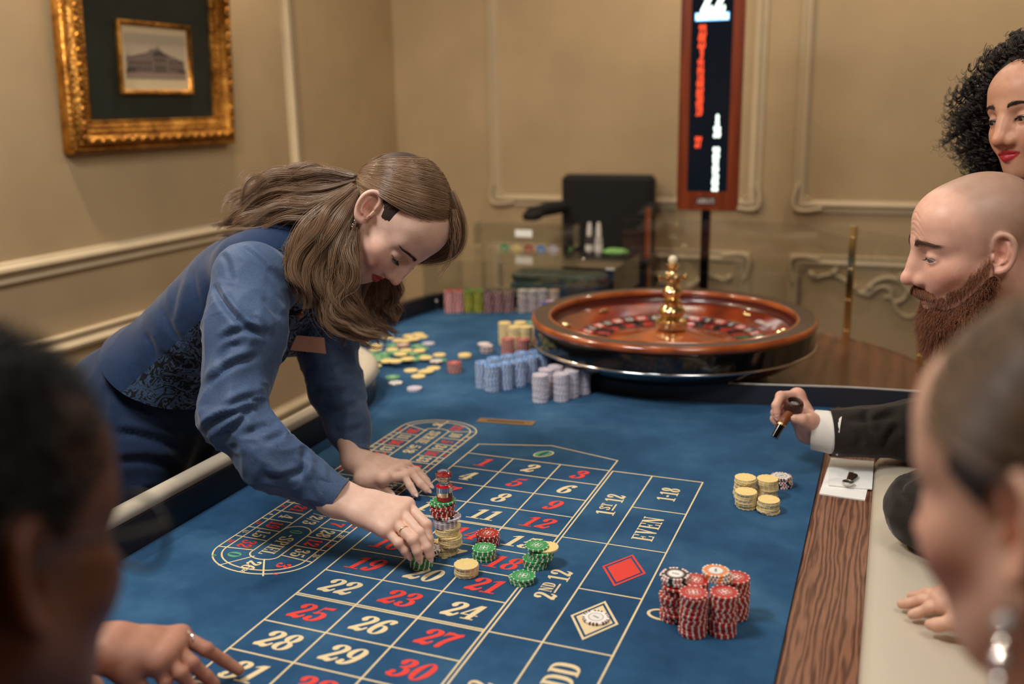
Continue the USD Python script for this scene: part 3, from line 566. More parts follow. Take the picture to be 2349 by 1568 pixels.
part(wh, 'maker_print', xf(extrude(ab, 0, .0004), trimesh.transformations.translation_matrix((*WC, .9312)) @ trimesh.transformations.rotation_matrix(math.radians(36), [0, 0, 1]) @ trimesh.transformations.translation_matrix((.284, 0, 0)) @ trimesh.transformations.rotation_matrix(-.44, [0, 1, 0])), MT['white_plastic'], smooth=False)
# ---------------------------------------------------------------- results display on its pole
DY = 1.69
c0, c1 = atY(1552, 480, DY), atY(1693, 480, DY)
cx = (c0[0] + c1[0]) / 2; zb = atY(1620, 481, DY)[2]; dw = (c1[0] - c0[0]) * .98
yaw = math.radians(8)
ds = thing('display_board', 'tall narrow wooden results display with lit red and white numbers on a black pole', 'display board', (cx, DY, 0))
TD = trimesh.transformations.translation_matrix((cx, DY, zb)) @ trimesh.transformations.rotation_matrix(-yaw + math.radians(14), [0, 0, 1])
HT = .86
body = sbox(-dw / 2, 0, dw / 2, HT).buffer(-.018).buffer(.018)
def onD(poly, y0, y1): # poly in (x,z), towards -y
    m = extrude(poly, y0, y1); v = np.array(m.vertices); m.vertices = np.c_[v[:, 0], -v[:, 2], v[:, 1]]; return xf(m, TD)
part(ds, 'case', onD(body, -.05, .0), MT['panel_wood'], smooth=False)
sx0, sx1, sz0 = -dw / 2 + .036, dw / 2 - .040, .066
part(ds, 'bezel', onD(body.difference(sbox(sx0, sz0, sx1, HT - .04)), .0, .010), MT['panel_wood'], smooth=False)
part(ds, 'screen', onD(sbox(sx0, sz0, sx1, HT - .04), .0, .003), mat('screen_black', {'p': ('principled_bsdf', dict(base_color=(.004, .005, .008), roughness=.12, emission_color=(.01, .03, .06), emission_strength=.12))}, []), smooth=False, label='black glossy screen')
gR, gW, gB = glow('lit_red', (1, .09, .03), 1.3), glow('lit_white', (.85, 1, .86), 2.2), glow('lit_blue', (.2, .55, 1), 2.2)
TDi = np.linalg.inv(TD)
def onscreen(x, y):
    d = ray(x, y); n = TD[:3, 1]; t = ((TD[:3, 3] - CAM) @ n) / (d @ n); q = TDi @ np.r_[CAM + d * t, 1]; return q[0], q[2]
for t_, x, y, m, h in [('23', 1612, 71, gR, .040), ('23', 1610, 97, gR, .040), ('9', 1610, 123, gR, .038), ('21', 1608, 150, gR, .038), ('14', 1607, 175, gR, .038), ('23', 1606, 201, gR, .038), ('30', 1605, 227, gR, .038), ('19', 1604, 252, gR, .038), ('27', 1602, 326, gR, .038),
    ('8', 1646, 275, gW, .038), ('33', 1645, 302, gW, .038), ('22', 1643, 350, gW, .038), ('31', 1642, 376, gW, .036), ('15', 1641, 401, gW, .036), ('22', 1640, 426, gW, .036), ('22', 1636, 2, gW, .088)]:
    u, w = onscreen(x, y); g = word(t_, .0, .02, .03); b = g.bounds
    part(ds, 'lit_number', onD(place(g, (u, w), h * (.98 if h > .05 else .52) * (b[2] - b[0]) / (1 if h > .05 else .9) * (.72 if h > .05 else .8), h), .003, .0045), m, smooth=False)
u, w = onscreen(1634, 38)
part(ds, 'lit_bar', onD(sbox(u - .057, w - .013, u + .057, w + .013), .003, .004), gB, smooth=False)
part(ds, 'lit_word', onD(place(word('BLACK EVEN HIGH', 0, .08), (u, w), .108, .019), .004, .005), glow('lit_pale', (.8, .95, 1), 3.5), smooth=False)
u, w = onscreen(1619, 460)
part(ds, 'name_plate', onD(sbox(u - .036, w - .013, u + .036, w + .013), .010, .0115), flatcol('plate_brown', lin(60, 30, 24)), smooth=False)
part(ds, 'maker_print', onD(place(word('ABBIATI', 0, .1), (u, w), .062, .017), .0115, .0125), MT['white_plastic'], smooth=False)
pc = atY(1618, 560, DY + .02)
part(ds, 'pole', rbox((pc[0] - .016, DY + .005, .0), (pc[0] + .016, DY + .035, zb + .1), .003), MT['black_gloss'], label='square black pole')
part(ds, 'foot', rbox((pc[0] - .14, DY - .04, .0), (pc[0] + .14, DY + .24, .012), .004), MT['black'])
# ---------------------------------------------------------------- wheel shield: brass posts and a curved clear screen
sh = thing('wheel_shield', 'curved clear acrylic spit screen held by riveted brass posts behind the roulette wheel', 'acrylic screen', (*WC, .80))
RS = .742
def ang(x, y, z): q = atZ(x, y, z); return math.atan2(q[1] - WC[1], q[0] - WC[0])
aP1, aP2 = ang(1944, 778, .80), ang(2113, 838, .80)
ztop = 1.155
part(sh, 'curved_pane', lathe([(RS - .0025, .805), (RS + .0025, .805), (RS + .0025, ztop), (RS - .0025, ztop), (RS - .0025, .805)], 60, C3, aP2 - .55, 2.02), MT['acrylic'], smooth=40, label='clear curved pane')
for k, a in enumerate((aP1, aP2, 2.02)):
    d, e = V(math.cos(a), math.sin(a), 0), V(-math.sin(a), math.cos(a), 0); c = V(*WC, 0) + d * (RS - .008)
    T = np.eye(4); T[:3, 0], T[:3, 1], T[:3, 3] = d, e, c
    if k < 2: part(sh, 'post', xf(rbox((-.004, -.0125, .79), (.004, .0125, ztop + .012), .0015), T), MT['brass'], label='flat polished brass post')
    if k < 2:
        for z in (.83, .93, 1.03, 1.13):
            for s in (-1, 1): part(sh, 'rivet', xf(move(trimesh.creation.icosphere(1, .0032), (-.0045, s * .0065, z)), T), MT['brass'], smooth=True)
# ---------------------------------------------------------------- chip counter with acrylic boxes (far left of the table)
YF = 1.262
xl_, xr_ = atY(972, 700, YF)[0], atY(1409, 640, YF)[0]
zt2 = atY(1200, 606, YF)[2]
bo = thing('acrylic_chip_cover', 'long clear acrylic box over the chip bank at the far end of the table', 'acrylic box', (xl_, YF, TZ))
yr2 = 1.60
def pane(a, b): return trimesh.creation.box(bounds=[a, b])
part(bo, 'front_pane', pane((xl_, YF, TZ + .0), (xl_ + .055, YF + .005, zt2)), MT['acrylic'], smooth=False)
part(bo, 'front_pane', pane((xl_ + .055, YF, TZ + .09), (xr_, YF + .005, zt2)), MT['acrylic'], smooth=False)
part(bo, 'top_pane', pane((xl_, YF + .005, zt2 - .005), (xr_, yr2, zt2)), MT['acrylic'], smooth=False)
part(bo, 'side_pane', pane((xr_ - .005, YF + .005, TZ + .09), (xr_, yr2, zt2 - .005)), MT['acrylic'], smooth=False)
part(bo, 'side_pane', pane((xl_, YF + .005, TZ), (xl_ + .005, yr2, zt2 - .005)), MT['acrylic'], smooth=False)
for x, y in ((1000, 600), (1001, 690), (1338, 594)):
    q = atY(x, y, YF - .004); part(bo, 'screw', move(trimesh.creation.icosphere(2, .0055), q), MT['chrome'], smooth=True)
part(bo, 'bright_edge', pane((xr_ - .03, YF - .001, zt2 - .006), (xr_, YF + .006, zt2 + .001)), plain('polished_edge', (.9, .9, .9), .1, transmission_weight=.5), smooth=False)
part(bo, 'edge_strip', pane((xl_, YF - .0008, zt2 - .004), (xr_ - .03, YF - .0001, zt2)), MT['solid_clear'], smooth=False)
# dark cash box inside
q0, q1 = atY(1180, 668, 1.50), atY(1376, 612, 1.50)
cb = thing('cash_box', 'dark blue cash box with greenish lid under the acrylic box', 'box', (q0[0], 1.50, TZ))
part(cb, 'box_body', rbox((q0[0], 1.45, TZ - .006), (q1[0] + .02, 1.57, TZ + .10), .01), plain('box_navy', lin(24, 34, 58), .5))
part(cb, 'lid', rbox((q0[0] + .006, 1.447, TZ + .10), (q1[0] + .015, 1.575, TZ + .135), .012), plain('box_lid', lin(58, 66, 52), .5, noise=.5, nscale=22))
# upper acrylic chip rack
YR = 1.66
xa, xb_ = atY(1087, 560, YR)[0], atY(1316, 560, YR)[0]; za, zb2 = zt2, atY(1200, 515, YR)[2]
rk = thing('acrylic_chip_rack', 'small clear acrylic rack standing behind the chip bank and showing five coloured chips', 'chip rack', (xa, YR, za))
part(rk, 'front_pane', pane((xa, YR, za), (xb_, YR + .004, zb2)), MT['acrylic'], smooth=False)
part(rk, 'back_pane', pane((xa, YR + .07, za), (xb_, YR + .074, zb2)), MT['acrylic'], smooth=False)
part(rk, 'side_pane', pane((xa, YR + .004, za), (xa + .004, YR + .07, zb2)), MT['acrylic'], smooth=False)
part(rk, 'side_pane', pane((xb_ - .004, YR + .004, za), (xb_, YR + .07, zb2)), MT['acrylic'], smooth=False)
part(rk, 'shelf', pane((xa, YR + .004, atY(1200, 584, YR)[2] - .003), (xb_, YR + .07, atY(1200, 584, YR)[2])), MT['acrylic'], smooth=False)
for x_ in (xa + .02, xb_ - .03): part(rk, 'rack_leg', pane((x_, YR + .02, TZ - .008), (x_ + .006, YR + .06, za)), MT['acrylic'], smooth=False)
q = atY(1198, 535, YR - .002); part(rk, 'paper_label', pane((q[0] - .03, YR - .0015, q[2] - .014), (q[0] + .04, YR - .0004, q[2] + .014)), MT['paper'], smooth=False)
part(tb, 'back_counter', rbox((-.72, 1.50, .0), (-.02, 1.86, TZ - .008), .006), MT['black'], label='dark counter at the far end')
# ---------------------------------------------------------------- chair, bottles, cloth
YC = 2.62
ch = thing('armchair', 'tall black upholstered armchair standing by the back wall behind the chip rack', 'chair', (atY(1390, 600, YC)[0], YC, 0))
k0, k1, k2 = atY(1287, 600, YC), atY(1493, 600, YC), atY(1390, 402, YC)
part(ch, 'backrest', rbox((k0[0], YC, .45), (k1[0], YC + .10, k2[2]), .02), MT['black_fabric'])
part(ch, 'seat', rbox((k0[0] + .01, YC - .48, .36), (k1[0] - .01, YC + .02, .48), .03), MT['black_fabric'])
a_, b_ = atY(1215, 490, YC - .30), atY(1290, 474, YC - .02)
part(ch, 'armrest', [tube([b_, (a_ + b_) / 2 + V(0, 0, .004), a_ + V(.0, 0, .0)], [.030, .032, .026], 10), rbox((a_[0] - .02, a_[1] - .05, a_[2] - .028), (a_[0] + .05, a_[1] + .05, a_[2] + .012), .01)], MT['black_fabric'], smooth=60)
part(ch, 'armrest', tube([V(k1[0] + .0, YC - .02, b_[2]), V(k1[0] + .02, YC - .3, b_[2] - .02)], .03, 10), MT['black_fabric'], smooth=60)
for sx in (k0[0] + .05, k1[0] - .05):
    for sy in (YC - .43, YC + .04): part(ch, 'leg', rbox((sx - .02, sy - .02, 0), (sx + .02, sy + .02, .38), .004), MT['dark_plastic'])
YS = 1.98
s0, s1 = atY(1330, 590, YS), atY(1482, 590, YS)
st = thing('side_stand', 'low black service stand with spray bottles in front of the armchair', 'stand', (s0[0], YS, 0))
ztS = atY(1400, 588, YS)[2]
part(st, 'top', rbox((s0[0] - .03, YS - .06, ztS - .03), (s1[0] + .02, YS + .12, ztS), .004), MT['black'])
part(st, 'body', rbox((s0[0] - .02, YS - .04, 0), (s1[0] + .01, YS + .1, ztS - .03), .004), MT['black'])
part(st, 'upright', rbox((s1[0] - .0, YS - .02, 0), (s1[0] + .014, YS + .02, atY(1482, 478, YS)[2]), .002), MT['panel_wood'], label='thin brown upright')
for nm, x in (('left', 1352), ('right', 1373)):
    q = atY(x, 560, YS); zt3 = atY(x, 510, YS)[2]; h = zt3 - ztS
    ztS0 = ztS; ztS += .0006
    bt = thing('spray_bottle', f'small white-capped spray bottle, the {nm} one of the pair on the black stand', 'bottle', (q[0], YS, ztS))
    part(bt, 'bottle_body', lathe([(0, ztS), (.015, ztS), (.016, ztS + .003), (.016, ztS + h * .5), (.008, ztS + h * .62), (0, ztS + h * .62)], 24, (q[0], YS, 0)), plain('bottle_' + nm, lin(70, 64, 62) if nm == 'left' else lin(190, 182, 180), .25))
    part(bt, 'bottle_cap', lathe([(0, ztS + h * .6), (.011, ztS + h * .6), (.010, ztS + h * .8), (.006, ztS + h), (0, ztS + h)], 24, (q[0], YS, 0)), MT['white_plastic'])
    part(bt, 'bottle_label', lathe([(.0163, ztS + h * .14), (.0163, ztS + h * .34)], 24, (q[0], YS, 0)), MT['white_plastic']); ztS = ztS0
q = atY(1413, 574, YS)
cl = trimesh.creation.icosphere(4, 1.0); v = cl.vertices * V(.055, .04, .017); v = v * (1 + .25 * (meshkit.fbm(cl.vertices * 2.2, 3, 5)[:, None] - .5)); cl.vertices = v
solo('green_cloth', 'crumpled light green cleaning cloth lying on the black stand', 'cloth', move(cl, (q[0], YS, ztS + .018)), MT['green_cloth'], smooth=True)
# ---------------------------------------------------------------- napkins and pipe tool on the oak border
zn = TZ + .0012
def sheet(cs, z, t, seed):
    g = np.linspace(0, 1, 14); P = []
    for a in g:
        for b in g:
            q = cs[0] * (1 - a) * (1 - b) + cs[1] * a * (1 - b) + cs[2] * a * b + cs[3] * (1 - a) * b; P.append(q)
    P = np.array(P); n = meshkit.fbm(np.c_[P[:, :2] * 38, np.zeros(len(P))], 3, seed)
    top = np.c_[P[:, :2], z + t + n * .0016]; bot = np.c_[P[:, :2], np.full(len(P), z)]
    v = np.vstack([top, bot]); f = []; N = 14; k = N * N
    for i in range(N - 1):
        for j in range(N - 1):
            a = i * N + j; f += [(a, a + N, a + N + 1), (a, a + N + 1, a + 1), (k + a, k + a + N + 1, k + a + N), (k + a, k + a + 1, k + a + N + 1)]
    e = [i for i in range(N)] + [N * i + N - 1 for i in range(1, N)] + [N * (N - 1) + j for j in range(N - 2, -1, -1)] + [N * i for i in range(N - 2, -1, -1)]
    for a, b in zip(e[:-1], e[1:]): f += [(a, b, k + b), (a, k + b, k + a)]
    m = trimesh.Trimesh(v, np.array(f), process=False); trimesh.repair.fix_normals(m); return m
nc = [atZ(1905, 1055, zn), atZ(2003, 1065, zn), atZ(1984, 1149, zn), atZ(1879, 1134, zn)]
nc2 = [atZ(1905, 1055, zn), atZ(2004, 1064, zn), atZ(2000, 1127, zn), atZ(1899, 1117, zn)]
solo('paper_napkin', 'white paper napkin lying on the oak border, the lower of two', 'napkin', sheet(nc, zn, .0018, 1), MT['paper'], smooth=30)
solo('paper_napkin', 'white folded paper napkin on top of another, under the metal pipe tool', 'napkin', sheet(nc2, zn + .0036, .0018, 2), MT['paper'], smooth=30)
zt4 = zn + .0075
pa, pb = atZ(1945, 1110, zt4), atZ(1955, 1080, zt4)
dd = (pb - pa) / np.linalg.norm(pb - pa); ee = np.cross(V(0, 0, 1), dd)
tl_ = thing('pipe_tool', 'small brown and steel pipe tamper lying on the white napkins', 'pipe tool', pa)
T = np.eye(4); T[:3, 0], T[:3, 1], T[:3, 3] = dd, ee, pa
part(tl_, 'handle', xf(rbox((0, -.0045, 0), (.052, .0045, .007), .002), T), plain('tool_brown', lin(64, 40, 28), .3, noise=.5, nscale=300))
part(tl_, 'tamper_disc', xf(lathe([(0, .0), (.010, .0), (.0105, .002), (.0105, .005), (.009, .006), (.007, .0045), (0, .0045)], 28), T @ trimesh.transformations.translation_matrix((-.004, 0, .002))), MT['steel'], smooth=40, label='round steel tamper disc')
part(tl_, 'spoon', xf(tube(spline([(.05, -.001, .004), (.046, -.008, .004), (.034, -.0095, .004), (.02, -.007, .004), (.005, -.004, .004)], 20), np.interp(np.linspace(0, 1, 20), [0, .2, .5, 1], [.002, .005, .0045, .0015]), 10, flat=(V(0, 0, 1), .5)), T), MT['steel'], smooth=60)
part(tl_, 'end_band', xf(rbox((.050, -.005, -.0003), (.055, .005, .0075), .0015), T), MT['steel'])
# ---------------------------------------------------------------- chips
CR, CT = .0197, .0034
ORD = 'top second third fourth fifth sixth seventh eighth ninth tenth eleventh twelfth thirteenth fourteenth fifteenth sixteenth seventeenth eighteenth nineteenth twentieth twenty-first twenty-second twenty-third twenty-fourth twenty-fifth twenty-sixth twenty-seventh'.split()
CH = {  # body, spot colour, second spot colour, spots, kind of face
    'red': (lin(176, 40, 34), lin(236, 226, 214), None, 14, 'knot'), 'green': (lin(52, 150, 84), lin(236, 236, 226), None, 14, 'knot'), 'yellow': (lin(238, 212, 142), lin(240, 232, 212), None, 14, 'pale'),
    'lilac': (lin(196, 188, 206), lin(232, 228, 236), None, 14, 'knot'), 'blue': (lin(36, 124, 206), lin(232, 236, 240), None, 14, 'knot'),
    'black': (lin(24, 24, 28), lin(236, 230, 224), lin(190, 36, 40), 6, 'inlay'), 'white': (lin(236, 232, 228), lin(96, 40, 34), lin(236, 232, 228), 6, 'inlay'), 'orange': (lin(226, 126, 52), lin(238, 232, 224), lin(30, 30, 34), 6, 'inlay'),
    'pink-spotted black': (lin(30, 24, 34), lin(228, 176, 176), None, 9, 'pale'), 'white-spotted red': (lin(196, 30, 44), lin(240, 222, 218), None, 9, 'pale'), 'yellow-spotted green': (lin(24, 150, 66), lin(232, 182, 76), None, 9, 'pale'), 'grey-spotted white': (lin(228, 216, 216), lin(170, 146, 150), None, 9, 'pale')}
def disc_sector(r0, r1, z0, z1, a0, a1, n=3):
    return lathe([(r0, z0), (r1, z0), (r1, z1), (r0, z1), (r0, z0)], n, (0, 0, 0), a0, a1)
def knot():
    ps = []
    for k in range(4):
        a = k * math.pi / 2; c = V(math.cos(a), math.sin(a)) * .0045
        sq = affinity.translate(affinity.rotate(sbox(-.0022, -.0022, .0022, .0022).buffer(.0006), 45 + math.degrees(a)), *c); ps.append(sq.exterior.buffer(.00042))
    ps.append(sbox(-.0014, -.0014, .0014, .0014).exterior.buffer(.0004))
    return unary_union(ps)
KNOT = knot()
def build_chip(p, col):
    body, s1, s2, n, face = CH[col]; key = col.replace(' ', '_').replace('-', '_')
    mb, ms = flatcol('chip_' + key, body, .42), flatcol('chip_spot_' + key, s1, .42)
    h = CT; r = CR
    part(p, 'chip_body', lathe([(0, 0), (r - .0007, 0), (r, .0005), (r, h - .0005), (r - .0007, h), (r - .0045, h), (r - .005, h - .00012), (0, h - .00012)], 40), mb, smooth=40, local=True)
    sp, s2p = [], []; hw = math.pi / n * (.46 if col in ('blue', 'lilac') else .27 if n > 12 else .44)
    rows = []
    for i in range(n):
        a = i * 2 * math.pi / n
        if n > 8: rows.append((a, hw, sp))
        else:
            for j, o in enumerate((-.27, 0, .27)): rows.append((a + o, .085, sp))
            if s2 is not None: rows += [(a - .135, .05, s2p), (a + .135, .05, s2p)]
    for a, w, lst in rows: lst.append(disc_sector(r - (.0006 if col == 'yellow' else .0021 if n > 8 else .0034), r + .00015, -.00002, h + .00008, a - w, a + w))
    part(p, 'edge_spots', sp, ms, smooth=False, local=True, kind='stuff')
    if s2p: part(p, 'edge_bars', s2p, flatcol('chip_bar_' + key, s2, .42), smooth=False, local=True, kind='stuff')
    if face == 'inlay':
        part(p, 'inlay', extrude(Point(0, 0).buffer(.0118, 24), h - .0001, h + .0001), flatcol('chip_inlay', lin(226, 226, 220), .3), smooth=False, local=True, label='pale printed centre')
        part(p, 'inlay_ring', extrude(Point(0, 0).buffer(.0112, 24).difference(Point(0, 0).buffer(.0104, 24)), h + .0001, h + .00016), flatcol('inlay_red', lin(120, 44, 44), .3), smooth=False, local=True)
        part(p, 'value_print', extrude(place(word({'black': '100', 'white': '1000', 'orange': '5000'}[col], 0, .1), (0, 0), .0105, .0036), h + .0001, h + .0002), MT['dark_plastic'], smooth=False, local=True)
    else:
        pr_ = ms if face == 'knot' else flatcol('chip_pale_' + key, tuple(np.minimum(np.array(body) * 1.12, 1)), .42)
        ring_ = [Point(.0105 * math.cos(a), .0105 * math.sin(a)).buffer(.0001).union(LineString([(.0105 * math.cos(a + t), .0105 * math.sin(a + t)) for t in (-.07, 0, .07)]).buffer(.00035, 1)) for a in np.linspace(0, 2 * math.pi, 17)[:-1]]
        part(p, 'face_print', extrude(unary_union([KNOT] + ring_), h - .00012, h + .00008), pr_, smooth=False, local=True)
FIRST = {}
STACKN = [0]
def chip(col, pos, label, group=None, tilt=(0, 0), rot=None):
    nm = col.split()[-1].split('-')[-1] + '_chip'
    p = path_of(nm); x = UsdGeom.Xform.Define(stage, p)
    x.AddTranslateOp().Set(Gf.Vec3d(*map(float, pos)))
    x.AddRotateXYZOp().Set(Gf.Vec3f(tilt[0], tilt[1], rnd.uniform(0, 360) if rot is None else rot))
    BASE[p] = np.asarray(pos, float)
    if col in FIRST: x.GetPrim().GetReferences().AddInternalReference(FIRST[col]); x.GetPrim().SetInstanceable(True)
    else: FIRST[col] = Sdf.Path(p); build_chip(p, col)
    tag(x.GetPrim(), label, 'casino chip', group)
def stack(cols, base, where, group, jit=.0005, offs=None, lean=.0):
    """cols bottom to top (list or (colour, n)); where names the stack; every chip says its place in it."""
    if isinstance(cols, tuple): cols = [cols[0]] * cols[1]
    n = len(cols); a = rnd.uniform(0, 6); phase = rnd.uniform(0, 360)
    for i, c in enumerate(cols):
        o = V(*(offs[i] if offs is not None else (0, 0))) + V(rnd.gauss(0, jit), rnd.gauss(0, jit)) + V(math.cos(a), math.sin(a)) * lean * i
        phase += rnd.choice((-1, 1, 1)) * rnd.uniform(0, 9)
        pos = 'bottom' if (i == 0 and n > 1) else ORD[n - 1 - i] if n - 1 - i == 0 else ORD[n - 1 - i] + ' from top'
        chip(c, (base[0] + o[0], base[1] + o[1], TZ + .0006 + i * (CT + .00012)), f'{c} chip, {pos} of the {where}', group, rot=phase)
def atop(x, y, n): return atZ(x, y, TZ + .0006 + n * (CT + .00012))
# players' stacks on the right side of the felt
for (x, y, n, extra, w) in [(1592.5, 1357, 18, [], 'front left red stack near the arm rest'), (1661, 1356, 18, [], 'front right red stack near the arm rest'), (1690, 1321, 18, [], 'back right red stack beside the orange chips'),
        (1595, 1328, 18, [], 'middle back red stack near the arm rest')]:
    stack(['red'] * n + extra, atop(x, y, n), w, 'tall red chip stacks', .0007)
b = atop(1549, 1331, 17)
stack(['red'] * 17 + ['black', 'black', 'black'], b, 'left red stack under the black chips', 'tall red chip stacks', .0012, offs=[(0, 0)] * 8 + [(-.003, 0)] * 3 + [(.001, 0)] * 6 + [(0, -.001), (-.003, .0), (.000, .002)])
b = atZ(1642, 1307.5, TZ + .0006 + 21 * (CT + .00012))
for i in range(3): chip('orange', (b[0] + (2 - i) * .0028, b[1] - (2 - i) * .0008, TZ + .0008 + (18 + i) * (CT + .00012)), f'orange chip, {["bottom", "middle", "top"][i]} of three lying on the red stacks', 'orange chips')
for (x, y, n, w) in [(1709, 1093, 12, 'back left yellow stack by the napkins'), (1760, 1096, 11, 'back right yellow stack by the napkins'), (1713, 1125, 9, 'front left yellow stack by the napkins'), (1763, 1144, 7, 'front right yellow stack by the napkins')]:
    stack(('yellow', n), atop(x, y, n), w, 'yellow chips by the napkins', .0009)
b = atop(1794, 1090, 6)
stack(['black'] * 4 + ['orange', 'white'], b, 'short mixed stack behind the yellow stacks', 'mixed chips by the napkins', .0008, offs=[(.0015, 0)] * 4 + [(-.001, .0015), (-.001, -.001)])
b = atop(1367, 1414, 1); chip('white', (b[0], b[1], TZ + .0007), 'single white chip lying on the cream diamond', 'single bets')
# bets on the number grid
stack(('red', 6), atop(1117.8, 1221, 6), 'small red stack between 14 and 15', 'bets on the numbers', .0009)
stack(('green', 5), atop(1109.8, 1255, 5), 'green stack left of number 18', 'bets on the numbers', .0006)
stack(('yellow', 5), atop(1069, 1292, 5), 'yellow stack beside number 20', 'bets on the numbers', .0006)
stack(['green'] * 4 + ['green'] * 4 + ['yellow', 'green'], atZ(1228, 1297, TZ), 'leaning green stack right of number 18', 'bets on the numbers', .0005, offs=[(0, 0)] * 3 + [(-.001, 0)] + [(.0095, .004)] * 3 + [(.011, .004), (.016, .010), (.001, .004)])
stack(('green', 3), atop(1200.9, 1319, 3), 'low green stack right of number 21', 'bets on the numbers', .0006, offs=[(-.004, -.001), (-.003, 0), (0, 0)])
mixed = ['yellow'] * 5 + ['yellow'] * 5 + ['yellow'] * 4 + ['lilac'] * 5 + ['black'] + ['red'] * 5 + ['green'] * 2
of = [(.0, 0)] * 4 + [(-.0015, .001)] + [(.010, -.001)] * 5 + [(.004, .0)] * 3 + [(.0075, .002)] + [(0.001, .001)] * 4 + [(.008, .001)] + [(.003, .0)] + [(-.003, -.001)] * 4 + [(-.001, .001)] + [(-.004, .0)] + [(.0, .001)]
dbase = atZ(1022.5, 1266, TZ)
stack(mixed, dbase, 'tall stack under the clear marker', 'winning stack under the marker', .0006, offs=of)
zd = TZ + .0008 + 27 * (CT + .00012); dc = dbase[:2] + V(.001, .0015)
dl = thing('win_marker', 'clear acrylic win marker with red bands standing on the tall mixed chip stack', 'win marker', (*dc, zd))
part(dl, 'base_disc', lathe([(0, zd), (.0132, zd), (.0136, zd + .0006), (.0136, zd + .0075), (0, zd + .0075)], 40, (*dc, 0)), MT['solid_red'], smooth=40, label='dark red base')
part(dl, 'body', lathe([(0, zd + .0078), (.0136, zd + .0078), (.0136, zd + .024), (.0125, zd + .0255), (.0090, zd + .027), (.0088, zd + .031), (.0105, zd + .036), (.0132, zd + .040), (.0138, zd + .046), (.013, zd + .049), (.0105, zd + .050), (.009, zd + .0475), (0, zd + .0465)], 40, (*dc, 0)), MT['solid_clear'], smooth=40, label='clear turned body')
part(dl, 'red_core', lathe([(0, zd + .0425), (.0085, zd + .0425), (.0085, zd + .0435), (0, zd + .0435)], 30, (*dc, 0)), flatcol('core_red', lin(190, 20, 30), .2), smooth=40)
part(dl, 'red_band', lathe([(.0092, zd + .0272), (.0136, zd + .0252), (.0139, zd + .0244), (.0092, zd + .0266)], 40, (*dc, 0)), flatcol('core_red', lin(190, 20, 30), .2), smooth=40)
hb = atZ(966.6, 1296, TZ)
stack(('green', 5), hb, 'green stack under the dealer\'s fingers', 'bets on the numbers', .0006)
chip('lilac', (hb[0] + .006, hb[1] + .012, TZ + .0008 + 5 * (CT + .00012)), 'lilac chip, second of the pair held on the green stack by the dealer', 'bets on the numbers')
chip('white', (hb[0] + .008, hb[1] + .016, TZ + .0008 + 6 * (CT + .00012)), 'white chip on top of the lilac one under the dealer\'s fingers', 'bets on the numbers', tilt=(0, 0))
# dealer's bank near the wheel
for k, (x, y, w) in enumerate([(1107, 829, 'leftmost blue stack'), (1128, 837, 'nearest blue stack'), (1159, 831, 'second front blue stack'), (1190, 825, 'third front blue stack'), (1217, 817, 'fourth front blue stack'), (1245, 811, 'rightmost blue stack'),
        (1134, 820, 'back left blue stack'), (1166, 814.5, 'second back blue stack'), (1197.5, 807.5, 'third back blue stack'), (1230, 803.5, 'back right blue stack')]):
    stack(('blue', 20), atop(x, y, 20), w + ' beside the wheel', 'blue chip stacks beside the wheel', .0005)
for k, (x, y, w) in enumerate([(1239, 858, 'front left lilac stack'), (1287.5, 856, 'nearest lilac stack'), (1253, 846, 'second left lilac stack'), (1275, 838.5, 'back left lilac stack'), (1310, 835, 'back lilac stack'), (1311, 848.5, 'middle lilac stack'), (1337, 842, 'rightmost lilac stack')]):
    stack(('lilac', 20), atop(x, y, 20), w + ' against the fascia', 'lilac chip stacks beside the wheel', .0005)
for k, (x, y, w) in enumerate([(1157.7, 739, 'left'), (1193, 738, 'back'), (1180, 748, 'front'), (1206, 748, 'right')]):
    stack(('yellow', 20), atop(x, y, 20), w + ' yellow stack beside the wheel rim', 'yellow chip stacks beside the wheel', .0005)
for k, (x, y, w) in enumerate([(1165, 776, 'left'), (1199, 777, 'right')]):
    stack(('red', 18), atop(x, y, 18), w + ' red stack near the wheel', 'red chip stacks beside the wheel', .0005)
stack(('red', 8), atZ(1043, 853, TZ), 'short red stack left of the blue stacks', 'small stacks beside the scattered chips', .0006)
stack(('grey-spotted white', 7), atZ(1116, 807, TZ), 'short white stack behind the blues', 'small stacks beside the scattered chips', .0012, offs=[(0, 0)] * 6 + [(-.012, .004)])
stack(('yellow', 3), atZ(1066, 820, TZ), 'low yellow pile right of the heap', 'small stacks beside the scattered chips', .001)
stack(('lilac', 2), atZ(951, 895, TZ), 'lilac pair before the scattered heap', 'small stacks beside the scattered chips', .001)
# scattered chips: one on the felt where nothing lies below, else resting on those already there
LAY = []; LOOSE = []
def scatter(col, x, y, label=None):
    c = atZ(x, y, TZ)[:2]; lvl = 0
    for (q, l) in LAY:
        if np.hypot(*(q - c)) < 2 * CR * .985: lvl = max(lvl, l + 1)
    LAY.append((c, lvl)); LOOSE.append((col, x, y, c, lvl, label))
def lay_out():
    free = sorted((k for k in LOOSE if k[5] is None), key=lambda k: k[2]); rows = np.array_split(np.arange(len(free)), 5); name = {}
    for r, w in zip(rows, ('back', 'second', 'middle', 'fourth', 'front')):
        for n, i in enumerate(sorted(r, key=lambda i: free[i][1])): name[id(free[i])] = f'loose {free[i][0]} chip, {"leftmost" if n == 0 else ORD[n] + " from the left"} in the {w} row of the scattered heap'
    for k in LOOSE: chip(k[0], (*k[3], TZ + .0006 + k[4] * (CT + .0003)), k[5] or name[id(k)], 'scattered chips beside the dealer')
SX = lambda x: 790 + x / 7.83
SY = lambda y: 740 + y / 7.83
